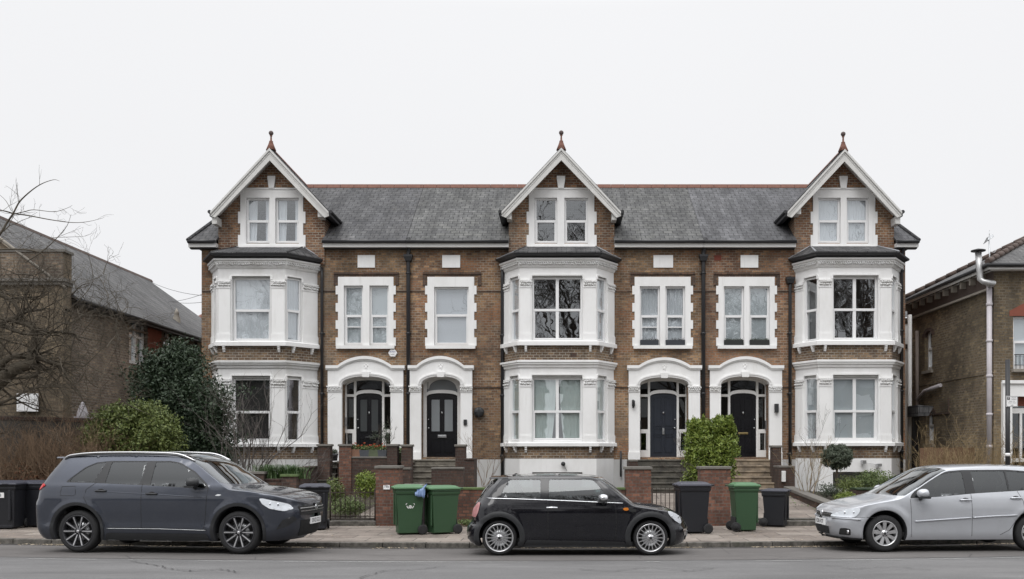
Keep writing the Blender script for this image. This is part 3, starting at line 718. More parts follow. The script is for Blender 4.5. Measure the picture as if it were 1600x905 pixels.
        m.box(min(wx-sgn*.10, wx+sgn*.04), max(wx-sgn*.10, wx+sgn*.04), y0+.03, yg, zroof(wx)-.30, zroof(wx)-.08)
    m.build('bargeboard', M['barge'], root)
    for sgn in (-1, 1):
        m = MB(); bx = xm+sgn*(ext+.05); bz = AP-ext*sl-.02
        m.tube([(bx, y0-.02, bz), (bx, F+2.0, bz)], .055, 8)
        m.box(min(bx, bx-sgn*.14), max(bx, bx-sgn*.14), y0, F+2.0, bz-.13, bz-.02); m.build('gable_gutter', M['black_iron'], root, uv=False)
    m = MB(); yr = y0-.03
    for k in range(14): m.box(xm-.09, xm+.09, yr+k*.3+.0, yr+k*.3+.29, AP-.05, AP+.055, tx=.07)
    m.build('gable_ridge', M['terracotta'], root)
    m = MB(); fx, fy = xm, y0+.1
    m.lathe([(.0, AP-.05), (.15, AP-.05), (.09, AP+.10), (.055, AP+.20), (.06, AP+.22), (.03, AP+.24), (.022, AP+.36), (.045, AP+.385), (.02, AP+.40), (0, AP+.40)], (fx, fy, 0), n=14)
    m.build('finial', M['terracotta'], root, uv=False)
    m = MB(); m.lathe([(.02, AP+.39), (.055, AP+.42), (.072, AP+.46), (.06, AP+.505), (.025, AP+.53), (0, AP+.535)], (fx, fy, 0), n=14)
    m.build('finial_ball', plain('finial_iron', (.10, .075, .07), .8), root, uv=False)
    return [(hole_f, (Z(y['low'][1]), Z(y['up'][0])))]

# ------------------------------------------------------------------ upper windows with white surrounds
def upper_window(root, sur, wins, y=(433, 541, 545.5), panes=(449, 538), style='sash', cur='net', rail=.5, quoin=True):
    s0, s1 = WX(sur[0], F), WX(sur[1], F); zt, zb, zs = WZ(y[0], F), WZ(y[1], F), WZ(y[2], F)
    holes = [(WX(w[0]-2.5, F), WX(w[1]+2.5, F), WZ(panes[1]+2.5, F), WZ(panes[0]-2.5, F)) for w in wins]
    m = MB(); fr = lambda a, d, z: (a, F-.04+d, z)
    m.panel(fr, s0, s1, zb, zt, holes, .20)
    n = 7
    for k in range(n):
        if k % 2 == 0:
            z0, z1 = zb+(WZ(447, F)-zb)*k/n, zb+(WZ(447, F)-zb)*(k+1)/n
            m.box(s0-.07, s0-.001, F-.038, F+.01, z0, z1); m.box(s1+.001, s1+.07, F-.038, F+.01, z0, z1)
    g = m.build('window_surround', M['stucco'], root)
    m = MB(); m.box(s0-.04, s1+.04, F-.13, F-.039, zs, zb+.015, ty=.0); m.build('sill', M['stucco'], g)
    for k, h in enumerate(holes): window(root, fr, *h, style, cur, depth=.11, name='sash_window', rail=rail, fw=.05, seed=k+int(sur[0]))
    return (s0+.04, s1-.04, zb+.03, zt-.03)
# ------------------------------------------------------------------ arched entrance
def entrance(root, c):
    y0 = F-.12; X = lambda px: WX(px, y0); Z = lambda py: WZ(py, y0)
    L0, L1 = X(c['L']), X(c['R']); a0, a1 = X(c['arch'][0]), X(c['arch'][1]); i0, i1 = X(c['open'][0]), X(c['open'][1])
    zb = Z(717)-.35; zsh = Z(573); zcr = Z(c.get('top', 560)); zsp = Z(c.get('spring', 601)); zic = Z(c.get('crown', 588.5))
    xm, hw = (i0+i1)/2, (i1-i0)/2
    inner = lambda x: zsp+(zic-zsp)*max(0, 1-abs((x-xm)/hw)**2.15)**.5 if abs(x-xm) < hw else zsp
    am, ah = (a0+a1)/2, (a1-a0)/2; Rr = (ah*ah+(zcr-zsh)**2)/(2*(zcr-zsh))
    outer = lambda x: zsh if abs(x-am) >= ah else zcr-Rr+math.sqrt(max(0, Rr*Rr-(x-am)**2))
    lin = lambda p, q, n: [p+(q-p)*i/n for i in range(n+1)]
    m = MB(); one = lambda v: (lambda x: v)
    yb = F+.02
    m.strip([L0, i0-.001], one(zb), one(zsh), y0, yb); m.strip([i1+.001, L1], one(zb), one(zsh), y0, yb)
    xs = sorted(set(lin(i0, i1, 40)))
    m.strip(xs, inner, outer, y0, yb)
    for p, q in ((a0, i0), (i1, a1)): 
        if q > p: m.strip(lin(p, q, 8), one(zsh-.002), lambda x: max(outer(x), zsh), y0+.001, yb)
    # reveals of the recess
    m.box(i0-.08, i0, yb, F+.5, zb, zsp); m.box(i1, i1+.08, yb, F+.5, zb, zsp)
    m.strip(xs, inner, lambda x: inner(x)+.06, yb, F+.5)
    s = m.build('entrance_surround', M['stucco'], root)
    m = MB(); e = .028
    th = .085
    xs2 = sorted(set(lin(L0-.05, L1+.05, 60)+[a0, a1]))
    m.strip(xs2, lambda x: outer(x)-th+.03, lambda x: outer(x)+.035, y0-.07, yb+.0); m.strip(xs2, lambda x: outer(x)-th-.01, lambda x: outer(x)-th+.03, y0-.035, yb)
    m.build('cornice', M['stucco'], s)
    m = MB()
    def arcband(r0, r1, yy0, yy1):
        n = 48; vs = []
        for k in range(n+1):
            w = math.pi*k/n; cx_, sz_ = math.cos(w), math.sin(w)
            f = lambda rr_: (xm-(hw+rr_)*math.copysign(abs(cx_)**(.93), cx_), zsp+(zic-zsp+rr_)*abs(sz_)**(.93))
            p, q = f(r0), f(r1); vs += [(p[0], yy0, p[1]), (q[0], yy0, q[1]), (q[0], yy1, q[1]), (p[0], yy1, p[1])]
        m.add(vs, [(4*i+j, 4*i+(j+1) % 4, 4*i+4+(j+1) % 4, 4*i+4+j) for i in range(n) for j in range(4)]+[(0, 1, 2, 3), (4*n+3, 4*n+2, 4*n+1, 4*n)])
    arcband(.01, .06, y0-.03, y0+.01); arcband(.06, .10, y0-.05, y0+.01)
    m.build('arch_moulding', M['stucco'], s)
    m = MB(); kx = xm; kz = zic
    m.prism([(kx-.10, kz-.02), (kx+.10, kz-.02), (kx+.13, kz+.14), (kx-.13, kz+.14)], lambda p, k: (p[0], y0-.075+.08*k, p[1]))
    m.build('keystone', M['stucco'], s)
    m = MB()
    for dx, dz, r_ in ((0, .27, .05), (.04, .33, .035), (-.04, .33, .035), (0, .38, .03), (.02, .22, .03)): m.ball((kx+dx, y0+.005, kz+dz), r_, sz=(1, .6, 1))
    m.build('relief', M['stucco'], s, uv=False)
    for p, q in ((L0, i0), (i1, L1)):
        m = MB(); zi1, zi0 = Z(603), Z(612)
        m.box(p-.03, q+.0, y0-.05, y0, zi1-.035, zi1); m.box(p-.015, q-.005, y0-.03, y0, zi0, zi0+.03); m.box(p-.01, q-.01, y0-.02, y0, zi0+.03, zi1-.035)
        m.box(p-.02, q-.0, y0-.035, y0, zb, zb+.55)
        m.build('pilaster', M['stucco'], s)
        if c.get('cap', True):
            m = MB(); ornament(m, lambda a, d, z: (a, y0+d, z), p-.01, q-.02, zi0+.02, zi1-.03, -.02, .06, int(p*10)); m.build('capital', M['orn'], s, uv=False)
    # door set
    yd = F+.34; kx_ = lambda px: WX(px, yd); kz_ = lambda py: WZ(py, yd)
    dl, dr = kx_(c['door'][0]), kx_(c['door'][1]); zt = kz_(c.get('dtop', 614.5)); zth = kz_(717.3); zside = zt-.09
    dm, dh = (dl+dr)/2, (dr-dl)/2; top = lambda x: zside+(zt-zside)*math.sqrt(max(0, 1-((x-dm)/dh)**2)) if abs(x-dm) < dh else zside
    fm = MB(); fl, fr_ = i0-.02, i1+.02; arc = lambda x: min(inner(x), zic)+.03
    pw = .065
    fm.box(dl-pw, dl, yd-.06, yd+.06, zth, kz_(598)+.2) if c.get('side') else fm.box(fl, dl, yd-.06, yd+.06, zth, zsp+.25)
    fm.box(dr, dr+pw, yd-.06, yd+.06, zth, kz_(598)+.2) if c.get('side') else fm.box(dr, fr_, yd-.06, yd+.06, zth, zsp+.25)
    ds = lin(dl, dr, 16); fm.strip(ds, top, lambda x: top(x)+.10, yd-.07, yd+.05)
    # fanlight head: a curved frame under the arch
    fm.strip(sorted(set(lin(i0+.002, i1-.002, 40))), lambda x: inner(x)-(.075 if c.get('side') else .05), lambda x: inner(x)+.01, yd-.05, yd+.05)
    if not c.get('side'):
        fm.box(i0, dl+.02, yd-.03, yd+.05, zsp-.1, zic-.05); fm.box(dr-.02, i1, yd-.03, yd+.05, zsp-.1, zic-.05)
        q0 = kx_(c['fan'][0]); q1 = kx_(c['fan'][1]); qa = kz_(608.5); qt = kz_(593); qm, qh = (q0+q1)/2, (q1-q0)/2
        fm2 = lambda x: qa+(qt-qa)*math.sqrt(max(0, 1-((x-qm)/qh)**2)) if abs(x-qm) < qh else qa
        fm.strip(lin(q0, q1, 20), fm2, lambda x: inner(x)-.02, yd-.03, yd+.05)
    if c.get('side'):
        zt0 = zside-.02
        for lo_, hi_, nm in ((i0, dl-pw, 0), (dr+pw, i1, 1)):
            fm.box(lo_-.02, hi_, yd-.055, yd+.05, zt0, zt0+.075)
            fm.box(lo_-.02, hi_, yd-.055, yd+.05, kz_(677), kz_(671)); fm.box(lo_-.02, hi_, yd-.055, yd+.05, zth, kz_(703.5))
            e_ = lo_ if nm == 0 else hi_
            fm.box(min(e_-.03, e_+.05), max(e_-.03, e_+.05), yd-.05, yd+.05, zth, zsp+.05)
            w_ = hi_-lo_; 
            fm.box(lo_, lo_+w_*.22, yd-.05, yd+.05, kz_(703), kz_(677)); fm.box(hi_-w_*.18, hi_, yd-.05, yd+.05, kz_(703), kz_(677))
    f = fm.build('door_frame', M['white_paint'], root)
    gm = MB(); gm.box(i0, i1, yd+.035, yd+.041, zth+.1, zic)
    gm.build('door_glass', M['glass_dark'] if c.get('side') else M['frosted'], f, uv=False)
    dm_ = MB(); dk = yd+.005
    dm_.strip(lin(dl+.004, dr-.004, 16), one(zth), lambda x: top(x)-.004, dk-.02, dk+.02)
    xm2 = (dl+dr)/2; w = dr-dl; st = w*.13
    Zf = lambda t_: zth+(zt-zth)*t_
    def bead(x0, x1, z0, z1, arch=0):
        b_ = .022
        dm_.box(x0, x1, dk-.038, dk-.018, z0, z0+b_); dm_.box(x0, x0+b_, dk-.038, dk-.018, z0+b_, z1-arch); dm_.box(x1-b_, x1, dk-.038, dk-.018, z0+b_, z1-arch)
        dm_.strip(lin(x0, x1, 8), lambda x: z1-b_-arch*abs((x-(x0 if x0 > xm2-.2 and x0 > dm-.01 else x1))/(x1-x0))**2, lambda x: z1-arch*abs((x-(x0 if x0 > dm-.01 else x1))/(x1-x0))**2, dk-.038, dk-.018)
    for x0, x1 in ((dl+st, xm2-st*.42), (xm2+st*.42, dr-st)):
        if c['kind'] == 'glazed': bead(x0, x1, Zf(.04+.06), Zf(.31))
        else: bead(x0, x1, Zf(.10), Zf(.345)); bead(x0, x1, Zf(.37), Zf(.47))
        bead(x0, x1, Zf(.40 if c['kind'] == 'glazed' else .50), Zf(.945), .07)
    d = dm_.build('front_door', M[c['mat']], root)
    if c['kind'] == 'glazed':
        gm = MB()
        for x0, x1 in ((dl+st+.02, xm2-st*.42-.02), (xm2+st*.42+.02, dr-st-.02)): gm.box(x0, x1, dk-.03, dk-.019, Zf(.42), Zf(.90))
        gm.build('pane', M[c['pane']], d, uv=False)
    gm = MB(); lp = c['letter']
    gm.box(xm2-lp[0]/2, xm2+lp[0]/2, dk-.05, dk-.02, Zf(lp[2])-lp[1]/2, Zf(lp[2])+lp[1]/2)
    gm.box(xm2-lp[0]/2+.015, xm2+lp[0]/2-.015, dk-.058, dk-.049, Zf(lp[2])-lp[1]/4, Zf(lp[2])+lp[1]/4)
    gm.build('letter_plate', M[lp[3]], d, bevel=.004)
    gm = MB(); gm.ball((dl+.06 if c['hs'] < 0 else dr-.06, dk-.05, Zf(.47)), .028); gm.ball((xm2, dk-.05, Zf(.70)), .024, sz=(1, .8, 1.6)); gm.ball((dl+.05 if c['hs'] < 0 else dr-.05, dk-.04, Zf(.60)), .02)
    gm.build('door_knob', M['steel'], d, uv=False)
    gm = MB(); gm.box(i0-.02, i1+.02, y0+.02, yd+.06, zth-.06, zth, ty=0); gm.build('threshold', M['step_tan' if c['kind'] != 'glazed' else 'stone'], f)
    return (i0+.01, i1-.01, zb+.4, zic+.02)

# ------------------------------------------------------------------ the three houses
def downpipe(root, px, ytop, ybot, Y=F-.09, r=.045, hopper=None, kink=True):
    m = MB(); x = WX(px, Y); zt, zb = WZ(ytop, Y), WZ(ybot, Y)
    pts = [(x, Y, zb), (x, Y, zt-.5), (x, Y, zt-.35)]
    pts += [(x+.03, Y, zt-.2), (x+.03, Y-.12, zt), (x+.03, Y-.12, zt+.1)] if kink else [(x, Y, zt)]
    m.tube(pts, r, 8); z = zb+.6
    while z < zt-.6: m.lathe([(r, 0), (r+.014, .005), (r+.014, .055), (r, .06)], (x, Y, z), n=8); m.box(x-.08, x+.08, Y+.0, F+.01, z+.01, z+.04); z += 1.8
    if hopper: h = WZ(hopper, Y); m.box(x-.09, x+.09, Y-.09, Y+.07, h-.16, h-.04, tx=-.03, ty=-.02); m.box(x-.13, x+.13, Y-.12, Y+.08, h-.04, h+.03)
    return m.build('downpipe', M['black_iron'], root)
ZE = WZ(376.5, 28.5)        # main eaves
YR, ZR = F+3.5, WZ(292, F+3.5)
def terrace_house(label, x0p, x1p, bays, uppers, doors, plaques, mat, slate, ends=(0, 0), pipes=(), extra=None):
    x0, x1 = WX(x0p, F), WX(x1p, F); root = thing('terraced_house', label, 'house', ((x0+x1)/2, F, .4), 'row of brick terraced houses')
    holes = []
    for u in uppers: holes.append(upper_window(root, **u))
    for d in doors: holes.append(entrance(root, d))
    for c in bays:
        bay(root, c, None); a, b = WX(c['fl'], BF), WX(c['fr'], BF)
        for z0, z1 in ((WZ(694, F), WZ(578, F)), (WZ(538, F), WZ(410, F))): holes.append((a-.3, b+.25, z0, z1))
    fr = lambda a, d, z: (a, F+d, z)
    m = MB(); m.panel(fr, x0, x1, WZ(718, F), ZE, holes, .3, 0)
    m.panel(lambda a, d, z: (a, F+8-d, z), x0, x1, 0, ZE, [], .3, 0)
    gb = .25 if ends[0] else 0
    for xx, s in ((x0, 1), (x1, -1)):
        m.panel(lambda a, d, z, xx=xx, s=s: (xx+s*d, a, z), F+.301, F+7.699, 0, ZE, [], .14, 0)
    m.panel(fr, x0, x1, 0, WZ(718, F), [(WX(d['open'][0], F), WX(d['open'][1], F), .2, WZ(718, F)) for d in []], .3, 1)
    rm = MB(); rm.box(x0+.2, x1-.2, F+3.4, F+3.5, .3, ZE-.1)
    for zz in (1.3, WZ(556, F), WZ(398, F)): rm.box(x0+.2, x1-.2, F+.52, F+3.39, zz-.08, zz)
    rm.build('room_partition', M['room'], root)
    # brick bands
    m.box(x0+.001, x1-.001, F-.03, F, WZ(388, F)-.05, WZ(386, F)); 
    w = m.build('wall', [M[mat], M['render_cream']], root)
    for a, b in extra or ():
        m = MB()
        xa, xb = WX(a, F), WX(b, F)
        for z0, z1, d in ((426, 429, .05), (429, 431, .025)): m.box(xa, xb, F-d, F+.001, WZ(z1, F), WZ(z0, F))
        m.box(xa, xa+.1, F-.045, F+.001, WZ(446, F), WZ(431, F)); m.box(xb-.1, xb, F-.045, F+.001, WZ(446, F), WZ(431, F)); m.build('hood_course', plainbrick, w)
    for z0 in (454.5, 604.5):
        blk = [(WX(u['sur'][0], F)-.09, WX(u['sur'][1], F)+.09) for u in uppers] if z0 < 500 else [(WX(d['L'], F)-.02, WX(d['R'], F)+.02) for d in doors]
        blk += [(WX(c['wl'], F), WX(c['wr'], F)) for c in bays]; cur = x0+.01
        for p, q in sorted(blk)+[(x1-.01, x1)]:
            if p > cur+.02: m = MB(); m.box(cur, p, F-.028, F+.001, WZ(z0+1.6, F), WZ(z0, F)); m.build('string_course', plainbrick, w)
            cur = max(cur, q)
    # main roof (front and back slopes, hipped at the free ends)
    oy = F-.33; e0 = x0-(.30 if ends[0] else 0); e1 = x1+(.30 if ends[1] else 0)
    r0 = e0+(1.0 if ends[0] else 0); r1 = e1-(1.0 if ends[1] else 0); yb = 2*YR-oy
    A, B, C_, D = (e0, oy, ZE), (e1, oy, ZE), (r1, YR, ZR), (r0, YR, ZR); E_, G = (e0, yb, ZE), (e1, yb, ZE)
    dn = lambda p: (p[0], p[1], p[2]-.07)
    m = MB()
    sl_ = (ZR-ZE)/(YR-oy); zy = lambda y: ZE+(y-oy)*sl_
    cuts = [e0]+[v for c in bays for v in (WX(c['gw'][0], F-.05)+.02, WX(c['gw'][1], F-.05)-.02)]+[e1]
    polys = [(E_, D, C_, G), (A, D, E_) if ends[0] else None, (B, G, C_) if ends[1] else None]
    def top_y(x):      # where the front slope ends at this x (ridge or hip)
        if ends[0] and x < r0: return oy+(x-e0)/(r0-e0)*(YR-oy)
        if ends[1] and x > r1: return oy+(e1-x)/(e1-r1)*(YR-oy)
        return YR
    for i in range(len(cuts)-1):
        xa, xb = cuts[i], cuts[i+1]; ys = F+1.2 if i % 2 else oy
        xs_ = sorted({xa, xb, *[v for v in (r0, r1) if xa < v < xb]})
        for p, q in zip(xs_, xs_[1:]):
            tp, tq = max(top_y(p), ys), max(top_y(q), ys)
            polys.append([v for k, v in enumerate([(p, ys, zy(ys)), (q, ys, zy(ys)), (q, tq, zy(tq)), (p, tp, zy(tp))]) if not ((k == 2 and tq <= ys) or (k == 3 and tp <= ys))])
    for P in polys:
        if not P: continue
        n = len(P); m.add(list(P)+[dn(p) for p in P], [tuple(range(n)), tuple(range(n, 2*n))[::-1]]+[(k, (k+1) % n, n+(k+1) % n, n+k) for k in range(n)])
    rf = m.build('roof', M[slate], root)
    m = MB(); x = r0
    while x < r1-.05: m.box(x, min(x+.44, r1), YR-.11, YR+.11, ZR-.06, ZR+.075, ty=.07); x += .45
    m.build('ridge_tile', M['terracotta'], rf)
    for s, (p, q) in ((0, (A, D)), (1, (B, C_))):
        if ends[s]: mm = MB(); mm.tube([Vector(p)+Vector((0, 0, .02)), Vector(q)+Vector((0, 0, .02))], .05, 6); mm.build('hip_tile', M['slate'], rf)
    # gutter and fascia, broken by the gabled bay
    segs = []; cur = e0
    for c in bays:
        g0, g1 = WX(c['gw'][0], F-.05), WX(c['gw'][1], F-.05)
        if g0 > cur: segs.append((cur, g0))
        cur = g1
    if cur < e1: segs.append((cur, e1))
    for a, b in segs:
        m = MB(); g = MB()
        m.box(a, b, F-.27, F-.0, WZ(385.6, 28.5), ZE-.05)
        g.tube([(a, oy+.0, ZE-.02), (b, oy+.0, ZE-.02)], .046, 8); g.box(a, b, F-.15, F-.0, WZ(388.2, 28.6), WZ(385.8, 28.6))  # black box below the fascia stands in for the eaves shadow
        m.build('fascia', M['white_paint'], root); g.build('gutter', M['black_iron'], root, uv=False)
    for p in pipes: downpipe(root, **p)
    for k, (a, b) in enumerate(plaques):
        m = MB(); m.box(WX(a, F), WX(b, F), F-.03, F+.0, WZ(418.5, F), WZ(399, F)); m.build('plaque', M['stucco'], root)
    return root
plainbrick = brickmat('band_brick', (.085, .055, .04), (.12, .07, .045), (.09, .05, .04), (.04, .032, .028), (.10, .085, .07), seed=11, soot=.3)

BAY_L = dict(fl=341, fr=446, wl=332, wr=496, win=(362.5, 422.5), rwin=(448, 470.5), gl=369, gr=474, gw=(341, 507), apex=422, ay=231, gh=92, gwin=((387, 419), (433, 465)), gsur=(376, 474), key=(419, 431), style='sash', cur=(('darkblind', 'darkblind'), ('net', 'net')), gcur='netsides', worn=True, dy=.8)
BAY_M = dict(fl=812, fr=932, wl=787, wr=959, win=(831.5, 910), lwin=(797.5, 810.5), rwin=(933.5, 947), gl=822, gr=931, gw=(795, 960), apex=877, ay=230.5, gh=93, gwin=((838, 868), (884.5, 916)), gsur=(826.5, 928.5), key=(870, 883), style='cross', cur=(('drape_gap', 'drape'), ('dark', 'net')), gcur='dark')
BAY_R = dict(fl=1279, fr=1393, wl=1243, wr=1406, win=(1301.5, 1372.5), lwin=(1257, 1276.5), rwin=(1394, 1400), gl=1266, gr=1371, gw=(1241, 1397), apex=1319, ay=232.5, gh=89, gwin=((1280, 1310.5), (1325, 1354.5)), gsur=(1270, 1367), key=(1310.5, 1323.5), style='cross', cur=(('blind', 'blind'), ('dark', 'dark')), gcur='net', dy=-.6, leadhip=True)
terrace_house('end house with bare twiggy shrubs before its bay and red potted plants by the door', 315, 636.5,
    [BAY_L], [dict(sur=(528.5, 615), wins=((540, 565), (580, 605)), cur='blind', style='bar')],  # grey blind added in place of sky reflected by the bare panes
    [dict(L=512, R=630, arch=(528, 612), open=(534, 610), door=(557, 597.5), side=True, kind='glazed', mat='door_black', pane='frosted_dark', letter=(.24, .05, .33, 'black_plastic'), hs=-1, top=558.5)],
    [(559, 586)], 'brick', 'slate', (1, 0), [dict(px=503, ytop=418, ybot=742, Y=F-.08, kink=False)], extra=[(522, 623)])
terrace_house('middle house with its bay between a glazed black door and a blue-black panelled door', 637, 1097.5,
    [BAY_M], [dict(sur=(668, 741), wins=((681, 730),), panes=(451, 538), cur='slat', rail=.52), dict(sur=(991.5, 1079), wins=((1002, 1028.5), (1042, 1068)), panes=(450, 538), cur='net', style='bar')],
    [dict(L=640, R=737.7, arch=(651, 725), open=(658, 719.5), door=(667, 715), fan=(669.5, 714), side=False, kind='glazed', mat='door_black', pane='frosted', letter=(.26, .085, .345, 'steel'), hs=-1, top=558.5),
     dict(L=982.5, R=1094, arch=(998, 1078), open=(1000, 1076), door=(1015.5, 1057), side=True, kind='panel', mat='door_blue', letter=(.06, .19, .42, 'steel'), hs=1, top=560.5, crown=590, cap=True)],
    [(691, 719), (1021, 1051.5)], 'brick', 'slate_mid', (0, 0),
    [dict(px=638, ytop=378, ybot=742, hopper=400, r=.06), dict(px=785, ytop=418, ybot=745, Y=F-.08, kink=False, r=.05), dict(px=970, ytop=705, ybot=745, Y=F-.08, kink=False, r=.03)], extra=[(661, 752), (985, 1086)])
terrace_house('end house with plain roller blinds in its bay behind a clipped ball shrub', 1098, 1414.5,
    [BAY_R], [dict(sur=(1122.5, 1210), wins=((1133, 1160), (1173, 1200)), panes=(450, 538), cur='blind')],
    [dict(L=1109.5, R=1222, arch=(1124, 1205), open=(1126.5, 1202), door=(1140.5, 1181), side=True, kind='panel', mat='door_black', letter=(.30, .06, .39, 'brass'), hs=1, top=559, crown=588.5)],
    [(1157, 1184.5)], 'brick_right', 'slate_right', (0, 1),
    [dict(px=1099, ytop=378, ybot=742, hopper=400, r=.06), dict(px=1234.5, ytop=432, ybot=742, Y=F-.08, hopper=435, kink=False, r=.05), dict(px=1409, ytop=384, ybot=738, kink=True)], extra=[(1115, 1218)])
M['rend_dark'] = plain('dark_render', (.075, .068, .06), .9, var=.4, nscale=3)
# ------------------------------------------------------------------ neighbouring buildings
def hall():
    X0 = -12.83; Ya, Yb = 25.0, 34.0; ze = 5.9; XR_ = -16.2; zr = 8.5; X2 = 2*XR_-X0
    root = thing('side_building', 'long low brick building with slate roof, side wall receding behind the dark evergreen', 'building', (XR_, (Ya+Yb)/2, .1))
    fr = lambda a, d, z: (X0-d, a, z)
    wins = [(28.8, 30.05, WZ(570, 29.4), WZ(499, 29.4)), (31.35, 32.45, WZ(565, 31.9), WZ(510, 31.9))]
    m = MB(); m.panel(fr, Ya, Yb, -.2, ze, wins, .3); m.panel(lambda a, d, z: (a, Yb-d, z), X2, X0-.3, -.2, ze, [], .2)
    m.box(X2, X2+.2, Ya, Yb-.2, -.2, ze); m.box(X0-.001, X0+.02, Ya+.02, Yb-.02, ze-.55, ze-.48)
    m.build('wall', M['brick_old'], root)
    # pale gable front with a parapet and cornice
    m = MB(); g = .003
    rs = (zr-ze)/(X0-XR_); m.prism([(X2, -.2), (X0-.3, -.2), (X0-.3, ze+.3*rs-.02), (XR_, zr-.03), (X2, ze)], lambda p, k: (p[0], Ya-.03+.33*k, p[1]))
    m.box(X0-.299, X0+.02, Ya-.08, Ya+.35, -.2, WZ(395, Ya))
    m.build('gable_front', M['brick_pale'], root)
    m = MB(); m.box(X2, X0+.10, Ya-.18, Ya+.36, WZ(441, Ya), WZ(436, Ya)); m.box(X2, X0+.06, Ya-.13, Ya+.35, WZ(446, Ya), WZ(441, Ya)); m.box(X2+.3, X0+.07, Ya-.14, Ya+.38, WZ(395, Ya), WZ(391, Ya))
    m.build('cornice', M['cap'], root)
    m = MB(); m.box(X2+.3, X0+.024, Ya-.115, Ya-.085, WZ(436, Ya), WZ(395, Ya)); m.build('parapet', M['brick_old'], root)
    m = MB(); m.tube([(X0+.1, Ya-.1, ze+.02), (XR_, Ya-.1, zr+.05)], .045, 6); m.build('verge', M['stone'], root, uv=False)
    o = .25; sl = (zr-ze)/(X0-XR_)
    A, B = (X0+o, Ya+.3, ze-o*sl), (X0+o, Yb+.25, ze-o*sl); C_, D = (XR_, Yb+4.2-.2, zr), (XR_, Ya+.3, zr)
    E_, G = (X2-o, Ya+.3, ze-o*sl), (X2-o, Yb+.25, ze-o*sl)
    m = MB(); B2, G2 = (X0+o, Yb+5.5, ze-o*sl), (X2-o, Yb+5.5, ze-o*sl)
    for P in ((A, B2, C_, D), (E_, D, C_, G2), (B2, G2, C_)):
        n = len(P); m.add(list(P)+[(p[0], p[1], p[2]-.08) for p in P], [tuple(range(n)), tuple(range(n, 2*n))[::-1]]+[(k, (k+1) % n, n+(k+1) % n, n+k) for k in range(n)])
    r = m.build('roof', M['slate_hall'], root)
    m = MB(); y = Ya+.3
    while y < Yb+4: m.box(XR_-.09, XR_+.09, y, y+.44, zr-.06, zr+.04, tx=.06); y += .45
    m.build('ridge_tile', M['ridge_dull'], r)
    m = MB(); m.tube([(X0+o+.03, Ya+.3, ze-o*sl-.03), (X0+o+.03, Yb+.2, ze-o*sl-.03)], .06, 8); m.box(X0+.0, X0+o, Ya+.36, Yb+.2, ze-o*sl-.14, ze-o*sl-.08); m.build('gutter', M['black_iron'], root, uv=False)
    for k, w in enumerate(wins):
        f = frame_of((X0, w[0]), (0, 1)); 
        window(root, f, 0, w[1]-w[0], w[2], w[3], 'cross', 'net' if k == 0 else 'dark', depth=.1, name='window', rail=.62, seed=k)
    m = MB(); m.box(X0, X0+.025, 30.1, 31.1, WZ(560, 30.6), WZ(502, 30.6)); m.build('red_panel', plain('red_brick_panel', (.20, .06, .035), .9, var=.3), root)
    # notice board and a pale patch on the wall
    m = MB(); m.box(WX(27, 24.9), WX(60, 24.9), 24.87, 24.91, WZ(643, 24.9), WZ(615, 24.9)); m.build('notice_board', M['white'], root)
    return root
hall()
def rear_block():
    Y = 40.0; root = thing('rear_roof_building', 'dark brick block with red ridged hipped roof beyond the long low building', 'building', (WX(296, Y), Y, 0))
    x0, x1 = WX(274, Y), WX(420, Y); z0, ze = 0, WZ(527, Y); zr = WZ(481, Y)
    m = MB(); m.box(x0, x1, Y, Y+6, z0, ze); m.build('wall', M['brick_dark'], root)
    m = MB(); a, b, c, d = (x0-.4, Y-.4, ze), (x1+.4, Y-.4, ze), (x1-1.4, Y+2.2, zr), (x0+.45, Y+2.2, zr)
    m.add([a, b, c, d, (x0-.4, Y+6.4, ze), (x1+.4, Y+6.4, ze)], [(0, 1, 2, 3), (0, 3, 4), (3, 2, 5, 4), (1, 5, 2), (0, 4, 5, 1)]); r = m.build('roof', M['slate_hall'], root)
    m = MB(); m.tube([d, c], .12, 6); m.build('ridge_tile', M['terracotta'], r, uv=False)
    m = MB(); m.tube([WAX, WBX], .1, 6) if False else m.tube([a, d], .12, 6); m.build('hip_tile', M['terracotta'], r, uv=False)
    # square turret with a hipped cap between the two
    m = MB(); xa, xb = WX(284, 36.5), WX(312, 36.5); Yt = 36.5; zt = WZ(523, Yt)
    m.box(xa, xb, Yt, Yt+2, 0, zt); m.build('turret_wall', M['brick_dark'], root)
    m = MB(); p = [(xa-.25, Yt-.25, zt), (xb+.25, Yt-.25, zt), (xb+.25, Yt+2.2, zt), (xa-.25, Yt+2.2, zt)]; q = WZ(497, Yt)
    m.hexa(p+[(xa+.5, Yt+1, q), (xb-.2, Yt+1, q), (xb-.2, Yt+1.4, q), (xa+.5, Yt+1.4, q)]); m.build('turret_roof', M['slate_hall'], root)
    m = MB(); m.box(WX(308.5, 36.3), WX(312, 36.3), 36.3, 36.4, 0, WZ(530, 36.3)); m.build('white_post', M['white_paint'], root)
rear_block()
m = MB(); c = PT(276, 500, 33.6)
m.lathe([(0, c.z-.45), (.28, c.z-.42), (.2, c.z-.3), (.12, c.z-.2), (.13, c.z+.05), (.07, c.z+.2), (.09, c.z+.24), (.0, c.z+.42)], (c.x, c.y, 0), n=12)
tag(m.build('roof_finial', M['stone'], uv=False), 'pale stone finial at the far corner of the long low roof', 'finial')

